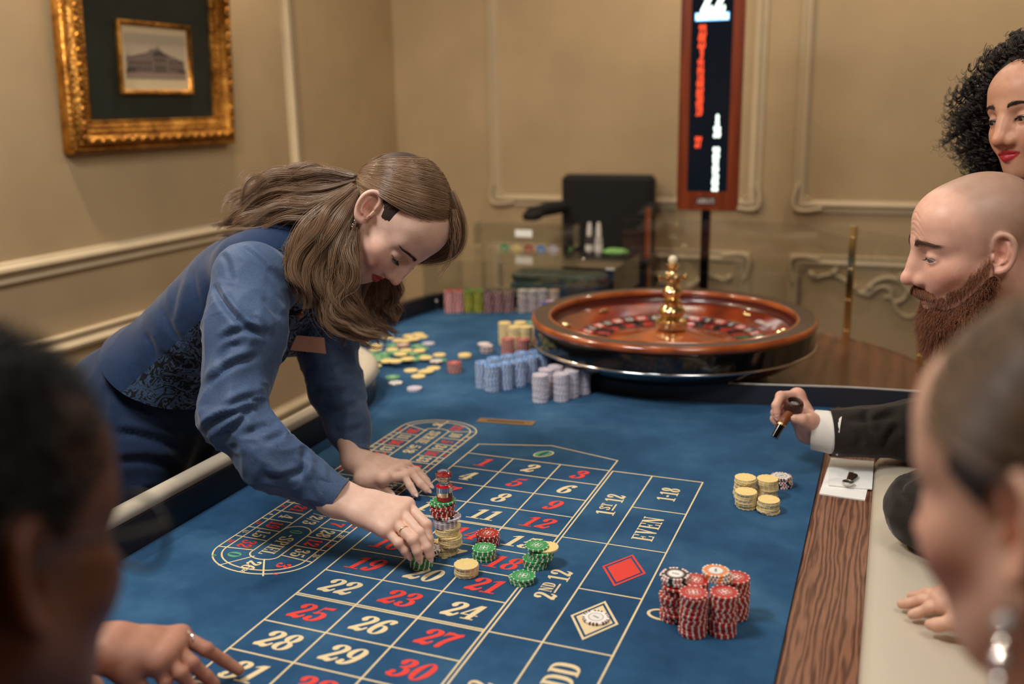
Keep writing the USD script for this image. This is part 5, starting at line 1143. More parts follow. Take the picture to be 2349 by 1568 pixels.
def crease(m, lines, depth=.004, w=9., lift=.6):
    """Sculpts folds: each line of (x, y) picks where the near side of the cloth is pressed in, with a raised lip beside it."""
    v = np.asarray(m.vertices).copy(); n = normals(m); q = pix(v); face = np.clip(-((n * (v - CAM)).sum(1)) / np.linalg.norm(v - CAM, axis=1) * 2.2, 0, 1); D = np.zeros(len(v))
    for ln_ in lines:
        k = 1.0
        if not isinstance(ln_[0], tuple): k, ln_ = ln_[0], ln_[1]
        P = spline(np.c_[np.array(ln_, float), np.zeros(len(ln_))], 24)[:, :2]; best = np.full(len(v), 1e9); sd = np.zeros(len(v)); tt = np.zeros(len(v))
        for i, (a, b) in enumerate(zip(P[:-1], P[1:])):
            e = b - a; L = np.hypot(*e) + 1e-9; t = np.clip(((q - a) @ e) / (L * L), 0, 1); r = q - a - t[:, None] * e; d = np.hypot(r[:, 0], r[:, 1]); z = d < best; best[z] = d[z]; sd[z] = np.where((e[0] * r[z, 1] - e[1] * r[z, 0]) > 0, d[z], -d[z]); tt[z] = (i + t[z]) / (len(P) - 1)
        fade = np.clip(np.sin(np.pi * np.clip(tt, .02, .98)) * 1.6, 0, 1)
        D += k * fade * (-np.exp(-(sd / w) ** 2) + lift * np.exp(-((sd + 1.9 * w) / (1.3 * w)) ** 2) + .35 * lift * np.exp(-((sd - 2.2 * w) / (1.6 * w)) ** 2))
    return trimesh.Trimesh(v + n * (D * face * depth)[:, None], m.faces, process=False)
# ---------------------------------------------------------------- the dealer
DH = Head([.442, -.2052, -.8732], [-.0509, .9662, -.2528], [.8956, .1562, .4166], [-.0293, -.2413, 1.3576])
NB = V(-.215, -.245, 1.312); HIP = V(-.585, -.315, .945)
dealer = person('woman dealer with long wavy brown hair in a navy brocade vest bending over the table', (-.58, -.32, 0))
FAIR = lin(236, 196, 176)
Dw, DF = None, None
A = atD
d_wr = A(776, 1141, 1.585)
d_f = [[A(934, 1158, 1.600), A(979, 1203, 1.566), A(984, 1236, 1.560), A(984, 1262, 1.556)], [A(919, 1173, 1.580), A(962, 1222, 1.540), A(979, 1255, 1.534), A(989, 1284, 1.536)],
       [A(902, 1194, 1.562), A(947, 1238, 1.528), A(957, 1264, 1.526), A(964, 1288, 1.530)], [A(884, 1215, 1.548), A(914, 1245, 1.534), A(928, 1263, 1.535), A(940, 1279, 1.540)]]
d_t = [A(835, 1185, 1.600), A(885, 1210, 1.612), A(940, 1245, 1.600), A(973, 1268, 1.572)]
hs = hand_sculpt(Sculpt(), A(778, 1144, 1.585), d_f, d_t, .0081, (.0275, .0195), A(735, 1118, 1.592), palm_r=.0125)
hr = smooth_mesh(hs.mesh(.0016), 2)
e_wr = atZ(815, 1054, .880)
Z = lambda *q: atZ(*q)
e_f = [[Z(880, 1097, .864), Z(928, 1092, .858), Z(941, 1115, .844), Z(955, 1138, .829)], [Z(902, 1083, .864), Z(945, 1086, .858), Z(965, 1110, .844), Z(985, 1129, .829)], [Z(918, 1077, .861), Z(954, 1082, .854), Z(973, 1101, .842), Z(991, 1119, .829)], [Z(931, 1070, .855), Z(957, 1079, .847), Z(971, 1092, .838), Z(983, 1104, .829)]]
e_t = [Z(829, 1098, .862), Z(850, 1104, .854), Z(876, 1118, .842), Z(902, 1136, .830)]
hl_s = hand_sculpt(Sculpt(), e_wr, e_f, e_t, .0080, (.025, .018), A(800, 990, 1.925), palm_r=.0125)
hl = smooth_mesh(hl_s.mesh(.0017), 2)
S = head_sculpt(ear_tilt=.55, open_=.0016, gaze_z=-.0062, neck_to=DH.l(NB), neck_r=.047, nose=.95, lips=1.05)
hm = smooth_mesh(S.mesh(.0017), 2); DH.set_surface(hm); Lh = np.asarray(hm.vertices)
ch_ = tone_head(Lh, FAIR, lin(178, 28, 40))
# eye shadow make-up on the lids
for y in (-1, 1): k = np.exp(-(((Lh - V(.087, y * .033, .004)) / V(.014, .017, .007)) ** 2).sum(1)) * .55; ch_ = ch_ * (1 - k[:, None]) + np.array(lin(120, 78, 66)) * k[:, None]
torso = Sculpt().ell((-.345, -.262, 1.185), (.10, .10, .08), .05).ell((-.475, -.293, 1.085), (.11, .115, .09), .06).ell(HIP, (.11, .14, .11), .06).cone((-.27, -.25, 1.26), NB, .05, .045, .04)
for y in (-1, 1): torso.cone(HIP + V(.02, y * .085, -.05), HIP + V(.06, y * .085, -.45), .07, .05, .03).cone(HIP + V(.06, y * .085, -.45), HIP + V(-.02, y * .085, -.86), .045, .032, .02)
SR = [A(575, 640, 1.705), A(563, 762, 1.662), A(534, 950, 1.602), A(625, 1052, 1.588), A(772, 1139, 1.584)]
SL = [V(-.222, -.095, 1.25), A(752, 800, 1.985), A(772, 890, 1.972), A(799, 975, 1.932), A(816, 1040, 1.900)]
torso.chain(SR, [.04, .042, .034, .032, .024], .02).chain(SL, [.04, .038, .034, .028, .021], .02)
tm = torso.mesh(.009)
hands_tone = lambda m, base: np.tile(np.asarray(base), (len(m.vertices), 1))
def flush(m, fingers, base):
    v = np.asarray(m.vertices); c = hands_tone(m, base)
    for f in fingers:
        for q, r, s in ((f[0], .013, .45), (f[1], .009, .5), (f[2], .007, .35), (f[3], .009, .35)):
            k = np.exp(-((v - q) ** 2).sum(1) / r ** 2) * s; c = c * (1 - k[:, None]) + np.asarray(base) * V(1.02, .72, .68) * k[:, None]
    return c
bm = [trimesh.Trimesh(DH.w(Lh), hm.faces, process=False), hr, hl, tm]
part(dealer, 'body', cat(bm), MT['skin'], col=np.vstack([ch_, flush(hr, d_f, FAIR), flush(hl, e_f, FAIR), hands_tone(tm, FAIR)]))
MT['nail'] = plain('nail_varnish', lin(232, 196, 190), .12, coat_weight=.6)
camdir = unit(CAM - d_wr)
for f in d_f[1:] + e_f + [e_t]: part(dealer, 'fingernail', nail_mesh(f[3], f[2], unit(CAM - f[3]) * .5 + V(0, 0, .8) if f[3][1] > -.4 else unit(CAM - f[3]), .0072, 1.25), MT['nail'], smooth=True)
eyes(dealer, DH, (.75, 0, -.75))
brown_hair = hair_mat('brown_hair', lin(48, 34, 28), lin(196, 158, 124), .28)
dark_lash = plain('lash', lin(20, 14, 12), .5)
lashes(dealer, DH, (-1, 1), dark_lash, -.0072, 30, .0085, .00045, .0014); brows(dealer, DH, plain('brow_brown', lin(66, 42, 32), .6), 420, 3, .0040, -.001, .00034, .005, .008)
# clothes
SU = unit(NB - HIP); SFW = unit(V(SU[2], 0, -SU[0])); SLt = unit(np.cross(SFW, SU)); RT = np.stack([SU, -SLt, SFW], 1)
vs = Sculpt()
vs.ell((-.350, -.262, 1.19), (.165, .152, .118), .05, 1, RT).ell((-.470, -.293, 1.090), (.15, .136, .108), .06, 1, RT).ell((-.550, -.311, 1.000), (.115, .170, .136), .06, 1, RT)
for y in (-1, 1):
    vs.cone((-.235, -.245 + y * .05, 1.292), (-.262, -.245 + y * .118, 1.276), .060, .062, .04)
    vs.ball(V(-.335, -.255, 1.18) + SFW * .075 + V(0, y * .072, 0) , .062, .05)
vs.ball((-.255, -.25, 1.235), .088, .05)
vm = smooth_mesh(vs.mesh(.0042), 3)
hb0, hf0 = A(283, 790, 1.90), A(462, 1003, 1.81); hn = unit(np.cross(hf0 - hb0, V(.05, 1, 0))); hn = hn if hn @ SU > 0 else -hn
vm = folds(vm, [HIP, V(-.47, -.293, 1.09), NB], lambda S_, v: .004 * np.clip(1.2 - S_ / .45, .25, 1), 16, 5, 1.8, .6)
vm = crease(vm, [[(420, 620), (400, 680), (395, 740)], [(372, 700), (392, 752), (415, 790)], [(330, 760), (350, 800), (352, 840)], (.8, [(440, 600), (446, 660), (462, 720)]), (.8, [(395, 850), (430, 880), (470, 900)]), (.8, [(360, 800), (400, 830), (460, 850)]), (.7, [(640, 640), (660, 700), (650, 760)]), (.6, [(640, 840), (690, 815), (740, 780)])], .0035, 9.)
vv, vf = np.asarray(vm.vertices), np.asarray(vm.faces)
s0, s1 = A(469, 726, 1.72), A(316, 867, 1.80)
sn = unit(np.cross(s1 - s0, unit(A(469, 726, 1.72) - CAM))); sn = sn if sn @ SFW > 0 else -sn
vcut = slice_m(vm, hb0, hn)
navy_wool = cloth('navy_wool', lin(22, 42, 74), lin(32, 56, 92), .75, .3)
brocade = mat('brocade', {'t': ('texture_coordinate', {}), 'n': ('noise_texture', dict(scale=36., detail=0., distortion=5.)), 'n2': ('noise_texture', dict(scale=16., detail=1.)), 'm': ('math', dict(math_type='multiply_add', value2=.5)), 'r': ('rgb_ramp', dict(ramp=[(.70, lin(12, 15, 24)), (.745, lin(66, 90, 122)), (.82, lin(66, 90, 122)), (.85, lin(14, 18, 28)), (.9, lin(60, 82, 112))])), 'rr': ('rgb_ramp', dict(ramp=[(.70, (.85,) * 3), (.745, (.32,) * 3)])),
    'b': ('bump', dict(strength=.35, distance=.001, invert=True)), 'p': ('principled_bsdf', dict(specular_ior_level=.45))},
    [('t.object', 'n.vector'), ('t.object', 'n2.vector'), ('n2.fac', 'm.value1'), ('n.fac', 'm.value3'), ('m.value', 'r.fac'), ('m.value', 'rr.fac'), ('r.color', 'p.base_color'), ('rr.color', 'p.roughness'), ('m.value', 'b.height'), ('b.normal', 'p.normal')])
part(dealer, 'vest_back', slice_m(vcut, s0, -sn), navy_wool, smooth=True, label='plain navy back of the vest')
part(dealer, 'vest_front', slice_m(vcut, s0, sn), brocade, smooth=True, label='dark blue brocade front of the vest')
shirt_blue = cloth('shirt_blue', lin(58, 78, 110), lin(72, 94, 128), .6, .2, 500.)
sh_r = Sculpt().chain(SR, [.068, .0685, .0505, .0480, .0315], .025); sh_r.ball(SR[0] + V(.01, .045, -.02), .05, .04)
sh_l = Sculpt().chain(SL, [.072, .057, .053, .039, .0275], .03)
def ampR(S_, v): return .0026 + .0040 * np.exp(-((S_ - .30) / .10) ** 2) + .002 * (S_ > .1)
rm = folds(smooth_mesh(sh_r.mesh(.0034), 2), SR, lambda S_, v: ampR(S_, v) * (1 - np.clip((S_ - .53) / .05, 0, .9)), 19, 11, 2.2, .42)
lm = folds(smooth_mesh(sh_l.mesh(.0042), 2), SL, lambda S_, v: .0045 * (1 - np.clip((S_ - .40) / .05, 0, .9)), 19, 4, 2.0, .42)
def cutend(m, a, b, back=.0): d = unit(np.asarray(b) - np.asarray(a)); return slice_m(m, b + d * back, -d)
rm = crease(rm, [(1.3, [(483, 638), (506, 684), (535, 722), (563, 747), (606, 767), (622, 776)]), [(506, 784), (535, 764), (565, 757), (602, 768)], (1.2, [(475, 890), (504, 855), (545, 831), (594, 814)]), [(516, 940), (555, 917), (588, 908)], (1.3, [(463, 1000), (480, 975), (524, 953), (565, 941), (596, 935)]), (1.1, [(506, 1004), (545, 972), (573, 946)]),
    (.8, [(573, 724), (600, 748), (622, 764)]), (.8, [(600, 676), (622, 704), (646, 730)]), (.7, [(606, 1013), (630, 1004), (658, 992)]), (.9, [(600, 1086), (640, 1096), (690, 1080)]), (.9, [(692, 1032), (699, 1064), (680, 1096)]), (.6, [(500, 860), (520, 800), (560, 790)]), (.6, [(560, 1000), (600, 980), (640, 975)]), (.7, [(540, 560), (580, 585), (640, 650)]), (.5, [(500, 575), (520, 600), (526, 640)])], .0058, 7.5, .7)
lm = crease(lm, [(1.0, [(705, 880), (745, 900), (800, 890)]), (1.0, [(730, 930), (770, 940), (825, 920)]), (.8, [(760, 985), (790, 990), (838, 975)]), (.7, [(700, 840), (740, 850), (790, 830)])], .005, 7.)
part(dealer, 'sleeve', cutend(rm, SR[3], SR[4], .004), shirt_blue, smooth=True, label='blue shirt sleeve on her right arm')
part(dealer, 'sleeve', cutend(lm, SL[3], SL[4], .004), shirt_blue, smooth=True, label='blue shirt sleeve on her left arm')
def cuff(a, b, r, L=.055, t=.0022):
    d = unit(b - a); P = [b - d * L, b - d * L * .5, b + d * .003]; return [tube(P, [r * 1.12, r * 1.06, r], 32, cap=False), tube([b - d * L * .2, b + d * .003], [r - .002, r - .002], 32, cap=False), tube([b - d * L * .3, b + d * .0035, b + d * .003], [r * 1.04, r + .0005, r - .0022], 32, cap=False)]
part(dealer, 'cuff', cuff(SR[3], SR[4], .0330, .062), shirt_blue, smooth=50); part(dealer, 'cuff', cuff(SL[3], SL[4], .0285, .055), shirt_blue, smooth=50)
nk = unit(DH.w((-.03, 0, -.07)) - NB)
col_ = Sculpt().cone(NB - nk * .012, NB + nk * .038, .066, .058, .01)
part(dealer, 'collar', smooth_mesh(keep_faces(cm := col_.mesh(.005), ((np.asarray(cm.vertices)[np.asarray(cm.faces)].mean(1) - NB) @ nk < .035)), 2), shirt_blue, smooth=True)
tr = Sculpt().ell(HIP + V(-.005, 0, .01), (.150, .178, .150), .05)
for y in (-1, 1): tr.cone(HIP + V(.02, y * .088, -.06), HIP + V(.07, y * .088, -.46), .108, .075, .04).cone(HIP + V(.07, y * .088, -.46), HIP + V(-.02, y * .088, -.87), .075, .062, .02)
trm = crease(folds(smooth_mesh(tr.mesh(.007), 3), [HIP + V(-.05, 0, .15), HIP, HIP + V(.04, 0, -.4)], .005, 15, 8, 1.8, .7), [[(300, 900), (350, 950), (430, 990)], (1.2, [(255, 990), (330, 1000), (420, 1030)]), [(260, 1060), (330, 1055), (400, 1070)], (.8, [(250, 870), (240, 930), (228, 990)])], .006, 9.)
part(dealer, 'trousers', trm, cloth('trouser_navy', lin(22, 40, 68), lin(30, 50, 82), .8, .3), smooth=True)
for y in (-1, 1):
    c = HIP + V(.03, y * .088, -HIP[2]); part(dealer, 'shoe', Sculpt().cone(c + V(-.06, 0, .04), c + V(.12, 0, .028), .038, .028, .02).mesh(.008), MT['black_gloss'], smooth=True)
fixv = trimesh.Trimesh(vv, vf, process=False)
q = [cast(fixv, *z) for z in ((672, 770), (724, 768), (716, 800), (662, 804))]
if all(x is not None for x in q):
    c = sum(q) / 4; n_ = unit(CAM - c) * .6 + unit(np.cross(q[1] - q[0], q[3] - q[0])) * np.sign(np.cross(q[1] - q[0], q[3] - q[0]) @ (CAM - c)) * .6; n_ = unit(n_)
    qq = [c + (x - c) - n_ * ((x - c) @ n_) + n_ * .016 for x in q]
    tagm = trimesh.Trimesh(np.vstack([qq, [x - n_ * .003 for x in qq]]), [(0, 1, 2), (0, 2, 3), (4, 6, 5), (4, 7, 6), (0, 4, 5), (0, 5, 1), (1, 5, 6), (1, 6, 2), (2, 6, 7), (2, 7, 3), (3, 7, 4), (3, 4, 0)], process=False)
    part(dealer, 'name_badge', tagm, plain('badge_copper', lin(196, 150, 128), .35, .3), smooth=False, label='blank copper coloured name badge')
q = cast(fixv, 687, 721)
if q is not None: part(dealer, 'vest_button', xf(trimesh.creation.icosphere(2, .0085), np.block([[np.eye(3), (q + unit(CAM - q) * .003)[:, None]], [np.zeros((1, 3)), np.ones((1, 1))]])), plain('button_copper', lin(150, 100, 84), .35, .4), smooth=True)
er = DH.w((.0035, -.0795, -.036)); part(dealer, 'earring', [move(trimesh.creation.icosphere(2, .0032), er), move(trimesh.creation.icosphere(2, .0026), er + V(-.003, -.002, -.006)), move(trimesh.creation.icosphere(2, .0022), er + V(-.005, -.002, -.010))], MT['chrome'], smooth=True, label='small sparkling earring')
rg = d_f[2]; c = rg[0] * .45 + rg[1] * .55; d = unit(rg[1] - rg[0]); u = unit(np.cross(d, V(0, 0, 1))); w = np.cross(d, u)
part(dealer, 'ring', tube([c + (u * math.cos(a) + w * math.sin(a)) * .0094 for a in np.linspace(0, 2 * math.pi, 40)], .0011, 8, cap=False), MT['brass'], smooth=True, label='thin gold ring')
# hair
g = np.random.default_rng(21)
cap_ = trimesh.creation.icosphere(5, 1.0); cv = cap_.vertices * V(.0955, .0755, .0835) + V(-.012, 0, .032); cap_ = trimesh.Trimesh(cv, cap_.faces, process=False)
fc = cv[cap_.faces].mean(1); keep = (.64 * fc[:, 0] - .77 * fc[:, 2] < .0065 - .10 * np.maximum(np.abs(fc[:, 1]) - .05, 0) * 2) & (fc[:, 2] > -.052)
ear_gap = (np.abs(fc[:, 1]) > .05) & (((fc[:, 0] + .004) / .022) ** 2 + ((fc[:, 2] + .012) / .036) ** 2 < 1)
capm = keep_faces(cap_, keep & ~ear_gap); capm.vertices = DH.w(capm.vertices)
part(dealer, 'hair_base', capm, plain('hair_under', lin(48, 34, 28), .6), smooth=True)
HLN = [(.030, -.0745, .012), (.050, -.064, .030), (.066, -.049, .044), (.077, -.027, .053), (.081, 0, .057), (.077, .027, .053), (.066, .049, .044), (.050, .064, .030), (.030, .0745, .012)]
def swept(H, ends, n, g, lift=(.003, .011), npts=16, c=(-.012, 0, .032), r=(.094, .074, .082), low=0.):
    """Hair swept from a centre parting along the temples to a clip at the back, in head space."""
    c, r = V(*c), V(*r); out = []
    for i in range(n):
        y = 1 if g.random() < .5 else -1; s_ = g.random() ** 1.3; a = unit(V(.93 * math.cos(s_ * 1.9 + .30), y * .03 + g.normal() * .03, math.sin(s_ * 1.9 + .30)))
        e = unit((np.asarray(ends) - c) / r + g.normal(size=3) * .06); m_ = unit(V(.62 - 1.0 * s_, y * 1.0, -.12 + low + .95 * s_)); k = .45 * g.random() if g.random() < .25 else 0; wob = g.normal(size=3) * .022; lr = g.random(); q = []
        for t in np.linspace(k, 1, npts):
            d = unit((1 - t) ** 2 * a + 2 * t * (1 - t) * 1.25 * m_ + t * t * e + wob * math.sin(t * 3.14)); q.append(c + d * r + d * (lift[0] + (lift[1] - lift[0]) * lr * (.3 + .7 * math.sin(min(1, t * 1.8 + .15) * 1.57))))
        Q = np.array(q)
        if ((np.abs(Q[:, 1]) > .05) & (((Q[:, 0] + .007) / .021) ** 2 + ((Q[:, 2] + .004) / .033) ** 2 < 1)).any(): continue
        out.append(H.w(q))
    return out
CLIP = (-.088, -.030, -.022)
st = swept(DH, CLIP, 9000, g)
st += scalp_strands(DH, [(.004, -.0775, .030), (-.012, -.077, .036), (-.030, -.075, .028), (-.04, -.073, .005)], CLIP, 900, g, (.003, .008))
st += scalp_strands(DH, [(-.03, -.076, .02), (-.035, -.074, -.01), (-.045, -.068, -.035), (-.06, -.05, -.05), (-.075, -.02, -.055)], (-.095, -.035, -.03), 900, g, (.003, .007))
D_ = lambda pts: [A(*q) for q in pts]
for pts, n, rad, amp, cl in [
    ([(820, 412, 1.735), (775, 410, 1.75), (725, 404, 1.765), (680, 412, 1.775), (640, 425, 1.79), (600, 440, 1.80), (560, 470, 1.80), (528, 505, 1.80)], 1500, [.010, .020, .022, .026, .020], .010, 26),
    ([(822, 420, 1.73), (770, 440, 1.745), (715, 448, 1.755), (660, 452, 1.77), (610, 470, 1.785), (560, 500, 1.785), (505, 525, 1.79), (482, 538, 1.79)], 1200, [.010, .020, .020, .018, .010], .006, 20),
    ([(818, 432, 1.72), (765, 470, 1.72), (705, 488, 1.73), (640, 495, 1.745), (570, 515, 1.75), (520, 530, 1.76)], 420, [.008, .014, .014, .010], .004, 10),
    ([(818, 432, 1.712), (772, 470, 1.70), (716, 524, 1.69), (684, 572, 1.688), (678, 620, 1.694), (690, 668, 1.70), (702, 704, 1.715)], 900, [.010, .018, .016, .016, .010], .007, 18),
    ([(822, 442, 1.712), (782, 500, 1.70), (738, 560, 1.69), (714, 620, 1.69), (716, 676, 1.70), (690, 706, 1.71)], 900, [.010, .018, .018, .014, .008], .007, 18),
    ([(824, 455, 1.71), (797, 520, 1.70), (768, 580, 1.69), (748, 640, 1.69), (758, 700, 1.70), (776, 745, 1.71), (798, 766, 1.715)], 1000, [.010, .018, .018, .018, .010], .009, 18),
    ([(824, 475, 1.70), (802, 540, 1.70), (788, 600, 1.69), (776, 650, 1.69), (790, 710, 1.70), (830, 760, 1.71), (866, 782, 1.715)], 1000, [.008, .014, .016, .016, .008], .010, 16),
    ([(824, 492, 1.695), (810, 560, 1.70), (804, 610, 1.70), (790, 660, 1.70), (806, 720, 1.70), (850, 768, 1.71), (898, 790, 1.72)], 700, [.006, .010, .013, .014, .006], .009, 12),
    ([(826, 480, 1.70), (802, 560, 1.695), (800, 620, 1.69), (772, 690, 1.69), (786, 740, 1.70), (815, 778, 1.71)], 800, [.008, .013, .015, .016, .008], .010, 14),
    ([(896, 596, 1.83), (880, 650, 1.835), (866, 700, 1.84), (880, 750, 1.845), (900, 784, 1.845)], 800, [.012, .018, .018, .012], .008, 14), ([(905, 606, 1.83), (896, 660, 1.84), (898, 710, 1.84), (908, 752, 1.845)], 500, [.010, .014, .014, .008], .006, 10),
    ([(1030, 440, 1.73), (1044, 490, 1.735), (1046, 535, 1.75), (1030, 568, 1.775), (1000, 582, 1.80), (960, 588, 1.83), (930, 600, 1.85)], 900, [.006, .010, .013, .014, .012, .010], .002, 18),
    ([(872, 618, 1.83), (852, 670, 1.835), (848, 720, 1.84), (858, 762, 1.84)], 600, [.012, .018, .016, .010], .007, 12)]:
    st += locks(D_(pts), n, rad, amp, cl, g)
st += locks(D_([(1036, 556, 1.715), (1031, 590, 1.715), (1012, 624, 1.715), (984, 650, 1.715)]), 14, [.0015, .002, .004, .003], .001, 3, g, cr=.0012)
st += locks(D_([(1040, 480, 1.71), (1046, 520, 1.71), (1044, 560, 1.715), (1032, 590, 1.72)]), 60, [.005, .005, .005, .004], .002, 6, g)
curves(dealer, 'hair', st, .0005, brown_hair, label='long wavy brown hair, half of it pinned back')
part(dealer, 'hair_clip', [move(trimesh.creation.icosphere(1, .0034), DH.w(V(-.083, -.030 - .001 * abs(i), -.018) + V(.0, -.004 * i * .3, .0052 * i))) for i in range(-2, 3)], MT['chrome'], smooth=True, label='small silver hair clip', kind='stuff')
# ---------------------------------------------------------------- bearded bald man on the right
MH = Head([-.9383, -.2828, -.199], [.2905, -.9568, -.0098], [-.1877, -.067, .9799], [.9554, -.0147, 1.3126], 1.04)
man = person('bald man with full reddish beard in a dark suit, holding a pipe', (1.12, .0, 0))
RUDDY = lin(236, 186, 164)
mNB = V(1.065, .018, 1.175)
S = head_sculpt(True, ear_tilt=.22, open_=.0036, gaze_z=-.0022, neck_to=MH.l(mNB), neck_r=.060, nose=1.12)
# forehead wrinkles
m_ = smooth_mesh(S.mesh(.0021), 2); MH.set_surface(m_); Lm = np.asarray(m_.vertices).copy(); nm = normals(m_)
for z0, w0, b_ in ((.036, .040, .10), (.044, .046, .02), (.052, .044, -.05), (.061, .036, .06), (.070, .024, -.03)):
    y_ = Lm[:, 1]; zz = z0 - .9 * y_ ** 2 / .05 + b_ * y_ * .2 + .0012 * np.sin(y_ * 95 + z0 * 400); k = np.exp(-((Lm[:, 2] - zz) / .0015) ** 2) * np.clip(1 - (np.abs(y_) / w0) ** 3, 0, 1) * (Lm[:, 0] > .03); Lm -= nm * (k * .0009)[:, None]
mt_ = tone_head(Lm, RUDDY, lin(150, 84, 74), 'cropped')
mS, mSL = V(1.035, .205, 1.115), V(1.115, -.165, 1.115)
mc = atZ(1893, 990, .900)
mw = mc + unit(V(-1, .10, .06)) * .034
A = atD
dpt = float((mw - CAM) @ RM[2])
mh = lambda x, y, o=0.: A(x, y, dpt + o)
k5 = lambda x, y, o=0.: mh(1740 + x / 5.6, 880 + y / 5.6, o)
m_f = [[k5(500, 150, .012), k5(285, 160, -.010), k5(225, 280, -.030), k5(240, 425, -.034)], [k5(470, 190, .022), k5(270, 250, .010), k5(215, 370, -.004), k5(250, 470, -.012)], [k5(470, 270, .030), k5(250, 350, .026), k5(205, 450, .010), k5(255, 530, .002)], [k5(480, 350, .034), k5(300, 440, .036), k5(260, 530, .022), k5(320, 580, .010)]]
m_t = [k5(690, 520, -.020), k5(640, 470, -.040), k5(560, 460, -.050), k5(410, 440, -.050)]
mhs = hand_sculpt(Sculpt(), mw, m_f, m_t, .0096, (.026, .0185), mc + unit(V(1, -.02, 0)) * .004, palm_r=.0145)
mhm = smooth_mesh(mhs.mesh(.0019), 2)
tor = Sculpt().ell((1.10, .02, 1.0), (.11, .16, .17), .05).ell((1.13, .02, .80), (.11, .14, .16), .06).cone((1.09, .02, 1.10), mNB, .07, .06, .04)
for y in (-1, 1): tor.cone((1.12, .02 + y * .09, .72), (1.10, .02 + y * .09, .42), .07, .055, .03).cone((1.10, .02 + y * .09, .42), (1.16, .02 + y * .09, .07), .05, .036, .02)
ea = V(.905, -.205, .905); mLA = [mSL, V(1.02, -.21, .99), ea, V(1.02, -.33, .895), V(1.13, -.40, .885)]
mRA = [mS, V(1.06, .255, 1.0), V(1.08, .245, .915), (mc + V(1.08, .245, .905)) / 2 + V(0, 0, .004), mc + V(.012, 0, 0)]
tor.chain(mRA, [.04, .04, .036, .030, .020], .02).chain(mLA, [.04, .04, .036, .032, .026], .02)
tmm = tor.mesh(.010)
part(man, 'body', cat([trimesh.Trimesh(MH.w(Lm), m_.faces, process=False), mhm, tmm]), MT['skin_shiny'], col=np.vstack([mt_, flush(mhm, m_f, lin(224, 174, 154)), hands_tone(tmm, RUDDY)]))
eyes(man, MH, (.9, .0, -.5), lin(60, 66, 66))
mbrow = hair_mat('brow_sandy', lin(70, 46, 34), lin(120, 84, 62), .5)
brows(man, MH, mbrow, 420, 5, .0065, .003, .00034, .005, .010); lashes(man, MH, (-1, 1), MT['dark_plastic'], -.0022, 18, .006, .00035, .0034)
for f in m_f[:2] + [m_t]: part(man, 'fingernail', nail_mesh(f[3], f[2], unit(CAM - f[3]), .0085), plain('nail_bare', lin(222, 176, 160), .25), smooth=True)
suit = cloth('suit_brown', lin(36, 31, 28), lin(48, 42, 38), .85, .25, 500.)
js = Sculpt().ell((1.10, .02, 1.0), (.145, .21, .19), .05).ell((1.14, .02, .80), (.15, .19, .17), .06).cone(mS + V(.02, -.04, .0), mSL + V(.01, .04, .0), .085, .085, .05).cone((1.10, .02, 1.08), mNB + V(.01, 0, -.03), .10, .078, .04)
jm = smooth_mesh(js.mesh(.007), 3)
part(man, 'jacket', folds(jm, [(1.14, .02, .8), (1.1, .02, 1.0), mNB], .003, 12, 6), suit, smooth=True)
jr = smooth_mesh(Sculpt().chain(mRA, [.075, .066, .064, .058, .0475], .03).mesh(.0045), 2); jr = folds(jr, mRA, .004, 14, 9, 1.8, .5)
jr = crease(jr, [[(1995, 935), (1985, 960), (1998, 1000)], (1.2, [(2020, 1030), (2040, 1000), (2062, 975)]), [(1930, 962), (1990, 962), (2060, 950)], (.8, [(1960, 985), (1975, 1010), (1950, 1030)])], .005, 8.)
jl = smooth_mesh(Sculpt().chain(mLA, [.075, .068, .056, .054, .045], .03).mesh(.005), 2); jl = folds(jl, mLA, .004, 14, 3, 1.8, .5)
jl = crease(jl, [(1.3, [(2060, 1125), (2085, 1095), (2110, 1085)]), [(2050, 1105), (2062, 1120), (2080, 1150)]], .005, 8.)
part(man, 'jacket_sleeve', cutend(jr, mRA[3], mRA[4], .004), suit, smooth=True); part(man, 'jacket_sleeve', jl, suit, smooth=True)
d = unit(mw - mc); part(man, 'shirt_cuff', cuff(mc + V(.03, 0, 0), mc + d * .020, .0405, .05), plain('shirt_white', lin(226, 222, 214), .75, bump=.15, bscale=300), smooth=60, label='white shirt cuff')
nk = unit(MH.w((-.03, 0, -.07)) - mNB); cl_ = Sculpt().cone(mNB - nk * .03, mNB + nk * .038, .082, .070, .01).mesh(.006)
part(man, 'shirt_collar', smooth_mesh(slice_m(cl_, mNB + nk * .026, -nk), 2), plain('shirt_collar_white', lin(214, 206, 194), .75), smooth=True)
tr = Sculpt().ell((1.14, .02, .74), (.14, .17, .12), .05)
for y in (-1, 1): tr.cone((1.12, .02 + y * .09, .70), (1.10, .02 + y * .09, .42), .10, .075, .04).cone((1.10, .02 + y * .09, .42), (1.16, .02 + y * .09, .06), .075, .06, .02)
part(man, 'trousers', tr.mesh(.01), suit, smooth=True)
for y in (-1, 1): part(man, 'shoe', Sculpt().cone((1.2, .02 + y * .09, .045), (1.03, .02 + y * .09, .035), .042, .034, .02).mesh(.01), MT['black_gloss'], smooth=True)
